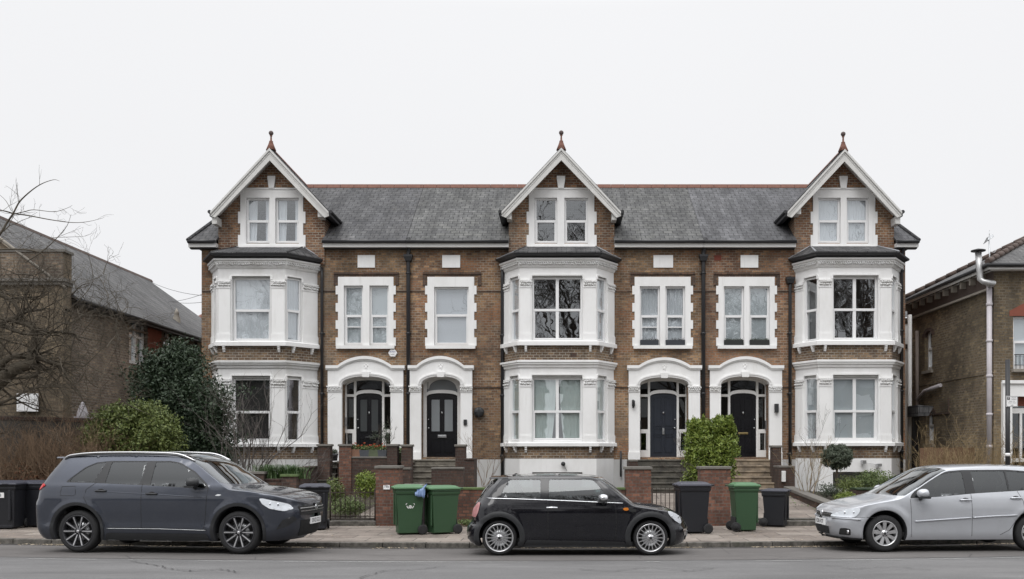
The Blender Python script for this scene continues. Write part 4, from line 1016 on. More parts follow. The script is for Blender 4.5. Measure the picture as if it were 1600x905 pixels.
def right_house():
    X0 = 11.84; Ya, Yb = 26.0, 32.3; ze = WZ(418, Ya); XE = X0+9
    root = thing('neighbouring_house', 'separate brown brick house with hipped slate roof beside the parking sign', 'house', (X0+4, 29, .1))
    fr = lambda a, d, z: (X0+d, a, z)
    def YA(px): return X0*FPX/(px-CX)
    y1, y0 = YA(1445), YA(1456.5); wu = (y0, y1, WZ(579, (y0+y1)/2), WZ(517, (y0+y1)/2))
    y3, y2 = YA(1447), YA(1459); wl = (y2, y3, WZ(694, (y2+y3)/2), WZ(641, (y2+y3)/2))
    m = MB(); m.panel(fr, Ya+.3, Yb, -.2, ze, [wu, wl], .3); 
    ff = lambda a, d, z: (a, Ya+d, z)
    fx0, fx1 = WX(1583, Ya), WX(1620, Ya); dx0, dx1 = WX(1578, Ya), WX(1650, Ya)
    m.panel(ff, X0, XE, -.2, ze, [(fx0, fx1, WZ(577, Ya), WZ(494, Ya)), (dx0, dx1, .3, WZ(620, Ya))], .3)
    m.box(X0, XE, Yb-.2, Yb, -.2, ze-.001); m.box(XE-.2, XE, Ya+.3, Yb-.2, -.2, ze-.001)
    for zz in (581, 586): m.box(X0-.02, X0-.001, Ya+.02, Yb, WZ(zz, Ya)-.03, WZ(zz, Ya)) if zz == 581 else None
    w = m.build('wall', M['brick_side'], root)
    o = .32; ex0, ey0, ey1 = X0-o, Ya-o, Yb+o; ym = (Ya+Yb)/2; zr = ze+1.82; rx = X0+ (ym-Ya)
    A, B, C_ = (ex0, ey0, ze+.05), (ex0, ey1, ze+.05), (rx, ym, zr); D, E_, G = (XE, ym, zr), (XE, ey0, ze+.05), (XE, ey1, ze+.05)
    m = MB()
    for P in ((A, E_, D, C_), (A, C_, B), (B, C_, D, G)):
        n = len(P); m.add(list(P)+[(p[0], p[1], p[2]-.08) for p in P], [tuple(range(n)), tuple(range(n, 2*n))[::-1]]+[(k, (k+1) % n, n+(k+1) % n, n+k) for k in range(n)])
    r = m.build('roof', M['slate_hall'], root)
    m = MB(); up = Vector((0, 0, .04))
    for P in (A, B):
        p, q = Vector(P), Vector(C_); n = 14
        for k in range(n): m.tube([p.lerp(q, k/n)+up*1.3, p.lerp(q, (k+.93)/n)+up], .085, 6)
    m.build('hip_tile', plain('hip_tile', (.09, .065, .055), .9, var=.3), r, uv=False)
    m = MB(); m.box(ex0+.05, X0, ey0+.05, ey1-.05, ze-.10, ze-.03); m.box(X0, XE, ey0+.05, Ya, ze-.10, ze-.03); m.build('soffit', M['white_paint'], root)
    m = MB(); m.tube([(ex0, ey1, ze+.01), (ex0, ey0, ze+.01), (XE, ey0, ze+.01)], .06, 8); m.build('gutter', M['black_iron'], root, uv=False)
    m = MB(); m.box(ex0+.10, ex0+.16, ey0+.1, ey1, ze-.10, ze-.02); m.box(X0-.05, X0-.001, Ya, Yb, ze-.55, ze-.10); y = Ya+.3
    m.build('eaves_board', plain('eaves_brown', (.07, .05, .042), .8, var=.3), root)
    m = MB(); m.box(X0-.14, X0-.05, Ya+.1, Yb, ze-.60, ze-.54); y = Ya+.4
    while y < Yb: m.box(X0-.2, X0-.03, y, y+.1, ze-.30, ze-.11); y += .62
    m.build('eaves_moulding', M['stone'], root)
    def awin(w, cur, mat):
        f = lambda a, d, z: (X0+d, w[1]-a, z)
        window(root, f, 0, w[1]-w[0], w[2], w[3], 'sash', cur, depth=.1, rail=.55, fw=.07)
        yc, hw = (w[0]+w[1])/2, (w[1]-w[0])/2; m = MB(); n = 12
        for k in range(n):
            a, b = math.pi*k/n, math.pi*(k+1)/n; rr0, rr1 = hw, hw+.2; 
            P = [(X0-.012, yc-math.cos(t_)*q, w[3]-.18+math.sin(t_)*q*.55) for t_, q in ((a, rr0), (a, rr1), (b, rr1), (b, rr0))]; m.hexa(P+[(X0+.08, p[1], p[2]) for p in P])
        m.build('window_arch', mat, root)
        m = MB(); m.box(X0-.08, X0+.02, w[0]-.08, w[1]+.08, w[2]-.09, w[2]); m.build('sill', M['stone'], root)
    awin(wu, 'net', M['brick_dark']); awin(wl, 'dark', M['brick_dark'])
    window(root, ff, fx0, fx1, WZ(577, Ya), WZ(494, Ya), 'sash', 'blind', depth=.1, rail=.52, fw=.06)
    m = MB(); m.xz([(fx0-.1, WZ(494, Ya)), (fx1+.1, WZ(494, Ya)), (fx1+.1, WZ(482, Ya)+.12), ((fx0+fx1)/2, WZ(480, Ya)+.12), (fx0-.1, WZ(486, Ya))], Ya-.012, Ya+.05); m.build('window_arch', plain('red_arch', (.22, .07, .045), .9, var=.2), root)
    m = MB(); z0 = WZ(577, Ya); m.box(fx0-.06, fx1, Ya-.16, Ya-.02, z0-.08, z0); m.build('sill', M['stone'], root)
    m = MB()
    for k in range(7): xx = fx0+.02+k*.11; m.tube([(xx, Ya-.12, z0), (xx, Ya-.12, z0+.38)], .01, 5)
    m.tube([(fx0-.02, Ya-.12, z0+.38), (fx1, Ya-.12, z0+.38)], .014, 5); m.tube([(fx0-.02, Ya-.12, z0+.1), (fx1, Ya-.12, z0+.1)], .012, 5)
    m.build('window_guard', M['black_iron'], root, uv=False)
    # white entrance surround, partly outside the picture
    m = MB(); a0 = WX(1564, Ya); m.box(a0, dx0, Ya-.14, Ya-.001, .1, WZ(597, Ya)); m.box(dx0, XE-5, Ya-.14, Ya-.001, WZ(620, Ya), WZ(597, Ya)); m.box(a0-.05, XE-5, Ya-.2, Ya-.141, WZ(600, Ya), WZ(595, Ya))
    s = m.build('entrance_surround', M['stucco'], root)
    m = MB(); m.box(dx0+.1, XE-5.6, Ya+.12, Ya+.17, WZ(634, Ya), WZ(620, Ya)); m.build('red_lintel', plain('lintel', (.22, .07, .045), .9, var=.25), root)
    m = MB(); z = WZ(640, Ya)
    m.box(dx0, dx0+.10, Ya+.1, Ya+.2, .3, z+.1); m.box(dx0+.1, dx1, Ya+.1, Ya+.2, z-.1, z+.04); m.box(dx0+.1, dx1, Ya+.1, Ya+.2, WZ(722, Ya), WZ(716, Ya)); m.box(dx0+.32, dx0+.38, Ya+.1, Ya+.2, WZ(716, Ya), z-.1)
    f = m.build('door_frame', M['white_paint'], root); m = MB(); m.box(dx0+.1, dx1, Ya+.15, Ya+.155, .3, WZ(634, Ya)); m.build('door_glass', M['glass_dark'], f, uv=False)
    # pipes on the side wall
    def pipe(name, pts, r, mat):
        m = MB(); m.tube(pts, r, 10); 
        return m.build(name, mat, root, uv=False)
    yp = YA(1548.5)-.1; x = X0-.09; z = lambda py: WZ(py, yp)
    pp = plain('pale_pipe', (.50, .47, .49), .5, var=.12)
    pipe('drainpipe', [(x, yp, z(728)), (x, yp, z(447))], .07, pp); m = MB()
    for py in (447, 478, 535, 590, 650, 700): m.lathe([(.07, 0), (.088, .01), (.088, .07), (.07, .08)], (x, yp, z(py)), n=10)
    m.build('pipe_collar', pp, root, uv=False)
    yf = 26.0; pf = plain('flue_metal', (.48, .48, .48), .35, .6, var=.15)
    a = PT(1528.5, 0, yf); zf = lambda py: WZ(py, yf)
    pipe('flue', [(a.x, yf, zf(394)), (a.x+.04, yf, zf(424)), (a.x+.05, yf, zf(436)), (a.x+.12, yf-.05, zf(441)), (a.x+.28, yf-.3, zf(446)), (x, yp, z(447))], [.085, .085, .085, .08, .075, .07], pf)
    m = MB(); m.lathe([(0, zf(390)+.03), (.19, zf(390)-.02), (.19, zf(390)-.05), (.06, zf(390)-.05), (.05, zf(396))], (a.x, yf, 0), n=14); m.build('flue_cowl', M['black_iron'], root, uv=False)
    yq = YA(1437); m = MB(); m.tube([(X0-.08, yq, WZ(672, yq)), (X0-.08, yq, WZ(517, yq))], .06, 8); m.build('drainpipe', plain('dull_pipe', (.30, .25, .22), .6, var=.2), root, uv=False)
    y5, y6 = YA(1438), YA(1474); m = MB(); m.tube([(X0-.09, y5, WZ(624, y5)), (X0-.09, (y5+y6)/2+.3, WZ(610, (y5+y6)/2)), (X0-.09, y6, WZ(602, y6))], .06, 8); m.build('branch_pipe', pp, root, uv=False)
    m = MB(); yy = YA(1483); m.box(X0-.03, X0-.001, yy, YA(1450), WZ(645, yy)-.03, WZ(645, yy)+.02); m.box(X0-.03, X0-.001, yy-.02, yy+.03, WZ(645, yy), WZ(622, yy)); m.build('old_flashing', M['brick_dark'], root)
    # rooftop aerial
    al = PT(1548, 418, 26.6)
    m = MB(); top = WZ(372, 26.6); m.tube([(al.x, 26.6, ze-.3), (al.x-.05, 26.6, top)], .018, 6); bz = WZ(371, 26.6)
    p, q = Vector((WX(1539.5, 26.4), 26.2, WZ(378, 26.4))), Vector((WX(1556, 26.8), 27.2, WZ(364, 26.8))); m.tube([p, q], .02, 6)
    for k in range(12):
        c_ = p.lerp(q, k/11); l = .16-.006*k; dd = Vector((.35, -.25, .28)).normalized()*l; m.tube([c_-dd, c_+dd], .006, 4)
    for sgn in (-1, 1): m.tube([q+Vector((.0, 0, 0)), q+Vector((.02, .05, .18*sgn))], .008, 4)
    c_ = Vector((al.x-.03, 26.6, WZ(393, 26.6))); m.tube([c_, c_+Vector((.13, 0, -.03)), c_+Vector((.2, 0, .06))], .01, 5)
    tag(m.build('tv_aerial', M['steel'], uv=False), 'thin television aerial at the roof corner above the flue', 'aerial')
    return root
right_house()
# bits glimpsed between the terrace and its neighbour
m = MB(); Y = 33.5; x0, x1 = WX(1413, Y), WX(1424, Y)
bb = thing('rear_extension', 'pale rendered extension glimpsed in the gap beside the terrace', 'extension', (x0, Y, 0))
m.box(x0-1.5, x1+.5, Y, Y+3, 0, WZ(497, Y)); m.build('wall', M['stucco'], bb)
m = MB(); m.box(x0, x1+.4, Y-.03, Y-.001, WZ(545, Y), WZ(538, Y)); m.box(x0, x1+.4, Y-.03, Y-.001, WZ(506, Y), WZ(499, Y)); m.build('dark_band', M['brick_dark'], bb)
m = MB(); m.add([(x0-1.8, Y-.2, WZ(497, Y)), (x1+.7, Y-.2, WZ(497, Y)), (x1+.2, Y+2, WZ(462, Y)), (x0-1.8, Y+2, WZ(452, Y))], [(0, 1, 2, 3)]); m.tube([(x0-1.8, Y+2, WZ(452, Y)), (x1+.2, Y+2, WZ(462, Y))], .09, 6, 1); m.build('roof', [M['slate'], M['terracotta']], bb, recalc=False)
m = MB(); Y = 30.0; m.tube([(WX(1421.5, Y), Y, .3), (WX(1421.5, Y), Y, WZ(492, Y))], .065, 10)
tag(m.build('soil_pipe', M['white_paint'], uv=False), 'tall white soil pipe standing at the end of the terrace', 'pipe')
g = thing('side_gate', 'narrow black side gate with a slate hood beside the terrace', 'gate', (WX(1431, 29), 29, .4))
m = MB(); Y = 29.4; m.box(WX(1425.5, Y), WX(1437, Y), Y, Y+.06, .3, WZ(652, Y)); m.build('gate_leaf', M['door_black'], g)
m = MB(); m.prism([(WX(1425, Y), WZ(651, Y)), (WX(1441, Y), WZ(651, Y)), (WX(1449, Y), WZ(636, Y)), (WX(1425, Y), WZ(634, Y))], lambda p, k: (p[0], Y-.5+.9*k, p[1])); m.build('hood', M['slate'], g)
f_ = thing('timber_fence', 'brown close-boarded fence behind the bare golden bush', 'fence', (WX(1460, 26), 26, .3))
for k in range(12):
    m = MB(); Y = 27.2; a = WX(1437.5, Y)+k*.135; m.box(a, a+.125, Y, Y+.025, .3, WZ(700, Y)+.01*(k % 3)); m.build('board', plain('fence_board', (.15+.01*(k % 4), .085, .05), .9, var=.25) if k == 0 else bpy.data.materials['fence_board'], f_)
# overhead wires left of the terrace
for k, (a, b, sag) in enumerate((((230, 438), (318, 462), .10), ((262, 472), (318, 459), .05), ((270, 472), (318, 472), .04))):
    m = MB(); p, q = PT(*a, 34), PT(*b, 29.3); pts = [p.lerp(q, t_/10)+Vector((0, 0, -sag*4*(t_/10)*(1-t_/10))) for t_ in range(11)]
    m.tube(pts, .007, 5); tag(m.build('overhead_cable', M['black_iron'], uv=False), ['thin wire sagging from the far roof to the terrace, uppermost of three', 'thin wire rising to the terrace wall, middle one of three', 'thin level wire at the terrace wall, lowest of three'][k], 'cable', 'cables running to the end house')

# ------------------------------------------------------------------ front gardens: walls, piers, steps
def pier(label, p0, p1, top, Y, zb=0, depth=.36, mat='brick_red', cap='cap', group='brick garden piers', name='brick_pier', ov=.03):
    x0, x1, z1 = WX(p0, Y), WX(p1, Y), WZ(top, Y)
    r = thing(name, label, 'pier', ((x0+x1)/2, Y+depth/2, zb), group)
    m = MB(); m.box(x0, x1, Y, Y+depth, zb, z1-.06); m.build('shaft', M[mat], r)
    m = MB(); m.box(x0-ov, x1+ov, Y-ov, Y+depth+ov, z1-.06, z1, tx=.006, ty=.006); m.build('cap', M[cap], r, bevel=.008)
    return r
def gwall(label, pts, z1, zb=0, th=.23, mat='brick_red', cap='cap', name='garden_wall', ov=.02, capz=.05, zend=None):
    """pts: two plan points; z1/zend: heights at the ends"""
    a, b = Vector(pts[0]), Vector(pts[1]); u = (b-a).normalized(); n = Vector((-u.y, u.x))*th
    ze = z1 if zend is None else zend
    r = thing(name, label, 'wall', ((a.x+b.x)/2, (a.y+b.y)/2, zb))
    P = [a, b, b+n, a+n]; H = [z1, ze, ze, z1]
    m = MB(); m.hexa([(p.x, p.y, zb) for p in P]+[(p.x, p.y, h-capz) for p, h in zip(P, H)]); m.build('brickwork', M[mat], r)
    no = n.normalized()*ov; P = [a-no, b-no, b+n+no, a+n+no]
    m = MB(); m.hexa([(p.x, p.y, h-capz) for p, h in zip(P, H)]+[(p.x, p.y, h) for p, h in zip(P, H)]); m.build('coping', M[cap], r, bevel=.008)
    return r
def steps(label, p0, p1, ztop, n, Ytop, mat, rise=.16, tread=.3, widen=0, group='entrance steps'):
    x0, x1 = WX(p0, Ytop), WX(p1, Ytop); r = thing('entrance_steps', label, 'steps', ((x0+x1)/2, Ytop, ztop-n*rise), group)
    for k in range(n):
        m = MB(); z = ztop-k*rise; y = Ytop-k*tread; w = widen*k
        m.box(x0-w, x1+w, y-tread, y-.001, z-rise+.001, z-.045); m.box(x0-w-.015, x1+w+.015, y-tread-.03, y-.001, z-.0449, z); m.build('step', M[mat], r, bevel=.008)
    return r
YP = 21.6
pier('brick gate pier with a white house number plate beside the left green bin', 587, 623.5, 728, YP, depth=.55)
pier('brick gate pier between the parked black hatchback and the dark entrance steps', 978, 1017.5, 729.5, YP, depth=.5)
pier('mossy brick gate pier between the black bin and the single green bin', 1095, 1141.5, 729, YP, depth=.5)
Y2 = 26.3
pier('slim pier at the left foot of the narrow dark steps', 496, 515, 694, Y2, .4, mat='brick_dark', group='slim piers on the stair walls')
pier('slim red pier between the narrow dark steps and the red potted plants', 529.5, 548.5, 694, Y2, .4, group='slim piers on the stair walls')
pier('slim pier right of the red potted plants', 604.5, 620.5, 694, Y2, .4, mat='brick_dark', group='slim piers on the stair walls')
pier('slim pier at the left edge of the grey steps', 627, 642.5, 694.5, Y2, .4, mat='brick_dark', group='slim piers on the stair walls')
pier('slim pier at the right edge of the grey steps below the glazed black door', 711.5, 727, 694.5, Y2, .4, mat='brick_dark', group='slim piers on the stair walls')
pier('short pier right of the tan steps', 1207.5, 1221, 696, 27.3, .4, mat='brick_dark', group='slim piers on the stair walls')
x = lambda px, Y=Y2: WX(px, Y)
gwall('brick parapet carrying the red potted plants in front of the landing', [(x(548.5), Y2+.05), (x(604.5), Y2+.05)], WZ(713.5, Y2), .3, .3, 'brick_dark')
gwall('brick wall end stepping down beside the cream rendered basement wall', [(WX(725.5, 25.6), 25.6), (WX(741, 25.6), 25.6)], WZ(716.5, 25.6), .3, .9, 'brick_dark', 'brick_dark')
gwall('low brick wall across the foot of the grey steps', [(WX(674, 24.6), 24.6), (WX(724, 24.6), 24.6)], WZ(730.5, 24.6), .2, .4, 'brick_dark')
gwall('stepped brick wall between the grey steps and the gate pier', [(WX(602, 25.3), 25.3), (WX(641, 25.3), 25.3)], WZ(731, 25.3), .2, .3, 'brick_dark')
gwall('red boundary wall with mossy green coping behind the black hatchback', [(WX(672, YP), YP), (WX(977, YP), YP)], WZ(762, YP), 0, .23, 'brick_red', 'cap_green')
gwall('low dark brick wall topped with strap-leaved plants behind the grey car', [(WX(386, 22.4), 22.4), (WX(462, 22.4), 22.4)], WZ(748, 22.4), 0, .5, 'brick_dark', 'brick_dark')
pier('squat pier at the left end of the planted wall', 385, 412, 737, 22.3, 0, mat='brick_dark', group='squat piers of the planted wall')
pier('squat mossy pier at the right end of the planted wall', 439.5, 463, 741, 22.3, 0, mat='brick_dark', cap='cap_green', group='squat piers of the planted wall')
gwall('red brick side wall left of the narrow dark steps', [(WX(463, 24), 24), (WX(496, 26.2), 26.2)], WZ(731, 24), .1, .2, 'brick_dark', 'brick_dark', zend=WZ(728, 26.2))
gwall('low side wall sloping down beside the open tiled path', [(WX(1226, 26.4), 26.4), (WX(1322, 21.7), 21.7)], WZ(760, 26.4), 0, .22, 'brick_dark', 'cap', zend=WZ(797, 21.7), ov=.03, capz=.08)
gwall('brick cheek wall with white utility box right of the tan steps', [(WX(1217, 26.6), 26.6), (WX(1242, 26.6), 26.6)], WZ(728, 26.6), .3, .9, 'brick_dark', 'cap')
m = MB(); m.box(WX(1222, 26.5), WX(1228, 26.5), 26.5, 26.59, WZ(753, 26.5), WZ(736, 26.5)); tag(m.build('utility_box', M['stucco_worn'], bevel=.01), 'small white utility box on the brick wall beside the tan steps', 'utility box')
gwall('short wall with dark green coping behind the silver hatchback', [(WX(1338, 24), 24), (WX(1420, 24), 24)], WZ(763, 24), 0, .5, 'brick_dark', 'holly')
gwall('short brick wall beneath the pier at the top of the dark steps', [(WX(983, 27.2), 27.2), (WX(997, 27.2), 27.2)], WZ(718.5, 27.2), .3, .9, 'brick_dark', 'cap')
# landing before the planted door
l_ = thing('landing', 'raised stone landing before the black door with sidelights', 'landing', (x(575), 27.5, .4))
m = MB(); m.box(WX(531, 27), WX(636, 27), Y2+.4, F-.13, .3, 1.36); m.build('base', M['brick_dark'], l_); m = MB(); m.box(WX(530, 27), WX(637, 27), Y2+.38, F-.13, 1.36, 1.42); m.build('paving', M['step_grey'], l_)
steps('narrow dark steps climbing between two slim piers to the potted plants', 507, 530, 1.40, 7, 27.4, 'step_dark', widen=.05)
steps('grey concrete steps up to the glazed black door', 640, 716, 1.45, 6, F-.13, 'step_grey', widen=.0)
steps('dark stone steps up to the blue-black door', 996, 1080, 1.45, 6, F-.13, 'step_dark', widen=.02)
steps('broad tan stone steps up to the black door with the brass letter plate', 1118, 1211, 1.45, 6, F-.13, 'step_tan', widen=.05)
# paths
def path(name, quad, mat='paving'):
    m = MB(); (a, b, c_, d) = [Vector(p) for p in quad]; n = 12
    for k in range(n):
        P = [a.lerp(d, k/n), b.lerp(c_, k/n), b.lerp(c_, (k+1)/n), a.lerp(d, (k+1)/n)]
        m.quad(*[(p.x, p.y, gz(p.y)+.012) for p in P])
    o = m.build(name, M[mat]); tag(o, kind='structure'); return o
path('path', [(WX(1143, YP), YP+.02), (WX(1318, YP), YP+.02), (WX(1230, 26.8), 26.8), (WX(1120, 26.8), 26.8)])
path('path', [(WX(1018, YP), YP+.02), (WX(1093, YP), YP+.02), (WX(1085, 26.8), 26.8), (WX(1000, 26.8), 26.8)])
path('path', [(WX(624, YP), YP+.02), (WX(671, YP), YP+.02), (WX(718, 26.8), 26.8), (WX(640, 26.8), 26.8)])
path('path', [(WX(535, YP), YP+.02), (WX(587, YP), YP+.02), (WX(600, 24.4), 24.4), (WX(590, 24.4), 24.4)])
for k, (a, b, lab) in enumerate(((507, 587, 'stone gate sill below the iron gate beside the number pier'), (624, 671, 'stone sill behind the two green bins'), (1018, 1094, 'stone gate sill below the iron gate left of the leafy hedge'), (1143, 1322, 'long stone sill at the opening of the tiled path'))):
    m = MB(); m.box(WX(a, YP), WX(b, YP), YP-.04, YP+.3, 0, .125); m.box(WX(a, YP), WX(b, YP), YP+.3, YP+.62, 0, .16+.0); tag(m.build('gate_sill', M['kerb'], bevel=.01), lab, 'sill', 'stone sills at the garden openings')
def gate(label, p0, p1, ztop, zbot, n, Y, mid=True):
    x0, x1 = WX(p0, Y), WX(p1, Y); r = thing('iron_gate', label, 'gate', ((x0+x1)/2, Y, zbot), 'iron garden gates')
    rng = random.Random(int(p0))
    m = MB(); m.tube([(x0, Y, zbot+.04), (x1, Y, zbot+.04)], .014, 6); m.tube([(x0, Y, zbot+.10), (x1, Y, zbot+.10)], .010, 6)
    m.tube([(x0, Y, ztop-.1), (x1, Y, ztop-.1)], .012, 6); m.tube([(x0, Y, zbot), (x0, Y, ztop)], .018, 6); m.tube([(x1, Y, zbot), (x1, Y, ztop)], .018, 6)
    mt = plain('rusty_iron', (.035, .024, .018), .8, var=.4) if 'rusty_iron' not in bpy.data.materials else bpy.data.materials['rusty_iron']
    m.build('frame', mt, r, uv=False)
    for k in range(1, n):
        m = MB(); xx = x0+(x1-x0)*k/n; m.tube([(xx, Y, zbot+.04), (xx, Y, ztop+rng.uniform(-.02, .02)), (xx, Y, ztop+.03)], [.009, .009, .002], 6); m.build('bar', mt, r, uv=False)
gate('rusty low iron gate between the black bin and the number pier', 516, 586, WZ(763, YP+.1), .13, 9, YP+.1)
gate('low iron gate beside the leafy hedge and the dark steps', 1019, 1060, WZ(763, YP+.1), .13, 6, YP+.1)
# number plate on the pier, alarm box, lamps, bells
m = MB(); s_ = thing('number_plate', 'white plate lettered in black on the brick gate pier', 'sign', PT(604, 761, YP-.02))
m.box(WX(599, YP-.02), WX(609, YP-.02), YP-.025, YP-.004, WZ(764.7, YP), WZ(758, YP)); m.build('plate', M['white'], s_)
text('78b', .075, lambda a, b: (WX(604, YP-.02)+a, YP-.027, WZ(760.3, YP)+b), M['ink'], s_); text('GARDEN', .03, lambda a, b: (WX(604, YP-.02)+a, YP-.027, WZ(763.6, YP)+b), M['ink'], s_) if False else None
ab = thing('alarm_box', 'white hexagonal alarm box on the brick between two entrances', 'alarm', PT(613.3, 551.5, F-.02))
m = MB(); c_ = PT(613.3, 551.5, F-.1); r_ = .135
hx = [(c_.x+r_*math.cos(math.pi/3*k), c_.z+r_*.93*math.sin(math.pi/3*k)) for k in range(6)]
m.prism(hx, lambda p, k: (p[0], F-.09+.09*k, p[1])); m.build('case', M['white'], ab, bevel=.012)
text('Banham', .058, lambda a, b: (c_.x+a, F-.093, c_.z+.035+b), M['blue_ink'], ab); text('ALARM', .038, lambda a, b: (c_.x+a, F-.093, c_.z-.045+b), M['ink'], ab)
def small(name, label, cat, fn, mat, uv=False):
    m = MB(); fn(m); return tag(m.build(name, M[mat] if isinstance(mat, str) else mat, uv=uv), label, cat)
q = PT(748.5, 644, F-.08)
small('wall_vent', 'round dark vent cover on the brick beside the glazed black door', 'vent', lambda m: (m.lathe([(0, -.07), (.05, -.075), (.13, -.06), (.15, -.03), (.15, .07)], (q.x, q.y, q.z), 'y', 20), m.box(q.x-.15, q.x+.15, q.y-.082, q.y-.066, q.z-.012, q.z+.012), m.box(q.x-.012, q.x+.012, q.y-.083, q.y-.067, q.z-.15, q.z+.15)), 'black_plastic')
q = PT(727, 660, F-.14)
small('door_entry_panel', 'small dark entry panel on the white pilaster right of the glazed black door', 'intercom', lambda m: (m.box(q.x-.05, q.x+.05, q.y-.03, q.y+.02, q.z-.08, q.z+.08), m.ball((q.x, q.y-.03, q.z-.03), .02)), 'black_plastic')
q = PT(989.5, 631, F-.15)
small('wall_lantern', 'small black lantern on the pilaster left of the blue-black door', 'lantern', lambda m: (m.box(q.x-.03, q.x+.03, q.y+.0, q.y+.03, q.z-.12, q.z+.12), m.lathe([(0, .12), (.05, .08), (.045, .05), (.05, -.06), (.03, -.1), (0, -.12)], (q.x, q.y-.07, q.z), 'z', 8)), 'black_iron')
q = PT(1213, 638, F-.15)
small('wall_light', 'dark box-shaped wall light right of the door with the brass letter plate', 'light', lambda m: m.box(q.x-.055, q.x+.055, q.y-.08, q.y+.03, q.z-.13, q.z+.13), 'black_plastic')
q = PT(880, 725, BF-.1)
small('security_camera', 'black dome fitting on the white basement wall above the black hatchback', 'fitting', lambda m: (m.ball((q.x, q.y, q.z), .065, n=14), m.tube([(q.x, q.y+.02, q.z), (q.x, q.y+.12, q.z)], .035, 8), m.tube([(q.x+.02, q.y+.06, q.z-.05), (q.x+.11, q.y+.08, q.z-.2)], .006, 5)), 'black_plastic')
q = PT(1350, 722, BF-.15)
small('floodlight', 'small grey twin floodlights wired together on the white basement wall', 'light', lambda m: (m.box(q.x-.06, q.x+.05, q.y-.06, q.y+.1, q.z-.05, q.z+.05), m.box(q.x+.38, q.x+.5, q.y-.06, q.y+.1, q.z-.13, q.z-.05), m.tube([(q.x, q.y+.1, q.z), (q.x+.44, q.y+.1, q.z-.09)], .006, 5)), 'steel')
q = PT(539, 661, F-.02)
for px, py, lab in ((540.5, 659, 'white entry phone in the recess left of the black door with plants'), (1000.5, 664, 'slim dark entry phone in the recess left of the blue-black door'), (1197.5, 664, 'slim grey entry phone in the recess right of the brass letter plate')):
    q = PT(px, py, F+.2)
    small('entry_phone', lab, 'intercom', lambda m: m.box(q.x-.03, q.x+.03, q.y-.02, q.y+.12, q.z-.13, q.z+.13), 'steel' if px != 1000.5 else 'black_plastic')['group'] = 'entry phones by the doors'
q = PT(862, 544, BF)
small('air_brick', 'dark square air vent in the brick band of the middle bay', 'vent', lambda m: m.box(WX(891, BF), WX(901, BF), BF-.012, BF+.03, WZ(558, BF), WZ(551.5, BF)), 'brick_dark', True)
small('air_brick', 'dull red vent brick left of the plaque near the right downpipe', 'vent', lambda m: m.box(WX(1116, F), WX(1127, F), F-.012, F+.03, WZ(407, F), WZ(399, F)), plain('red_vent', (.17, .045, .03), .9), True)
# window boxes
for k, (a, b, mat) in enumerate(((1001, 1029, 'slate box'), (1041, 1070, 'slate box'), (1132.5, 1161.5, 'dark'), (1172.5, 1202, 'dark'))):
    Yb = F-.12; x0, x1 = WX(a, Yb), WX(b, Yb); z0 = WZ(540, Yb)
    r = thing('window_box', ['slate coloured window box below the leftmost of four narrow sash windows', 'slate coloured window box below the second of four narrow sash windows', 'black window box with low clipped green below the third narrow sash window', 'black window box with low clipped green beside the right downpipe'][k], 'window box', ((x0+x1)/2, Yb, z0), 'window boxes on the upper sills')
    m = MB(); m.box(x0, x1, Yb-.0, Yb+.11, z0, z0+.17, tx=-.01); m.build('trough', plain('trough%d' % k, (.03, .035, .045) if k < 2 else (.015, .017, .016), .6), r, bevel=.006)
    m = MB(); rg = random.Random(k)
    for i in range(420 if k > 1 else 160):
        c_ = Vector((rg.uniform(x0+.01, x1-.01), rg.uniform(Yb, Yb+.1), z0+.165+abs(rg.gauss(0, .028)))); s = rg.uniform(.008, .018); d = Vector((rg.gauss(0, 1), rg.gauss(0, 1), rg.gauss(0, 1))).normalized()*s; e_ = d.cross(Vector((rg.gauss(0, 1), rg.gauss(0, 1), 1))).normalized()*s*.6
        m.quad(c_-d, c_-e_, c_+d, c_+e_)
    m.build('planting', M['topi' if k > 1 else 'soil'], r, uv=False, recalc=False)

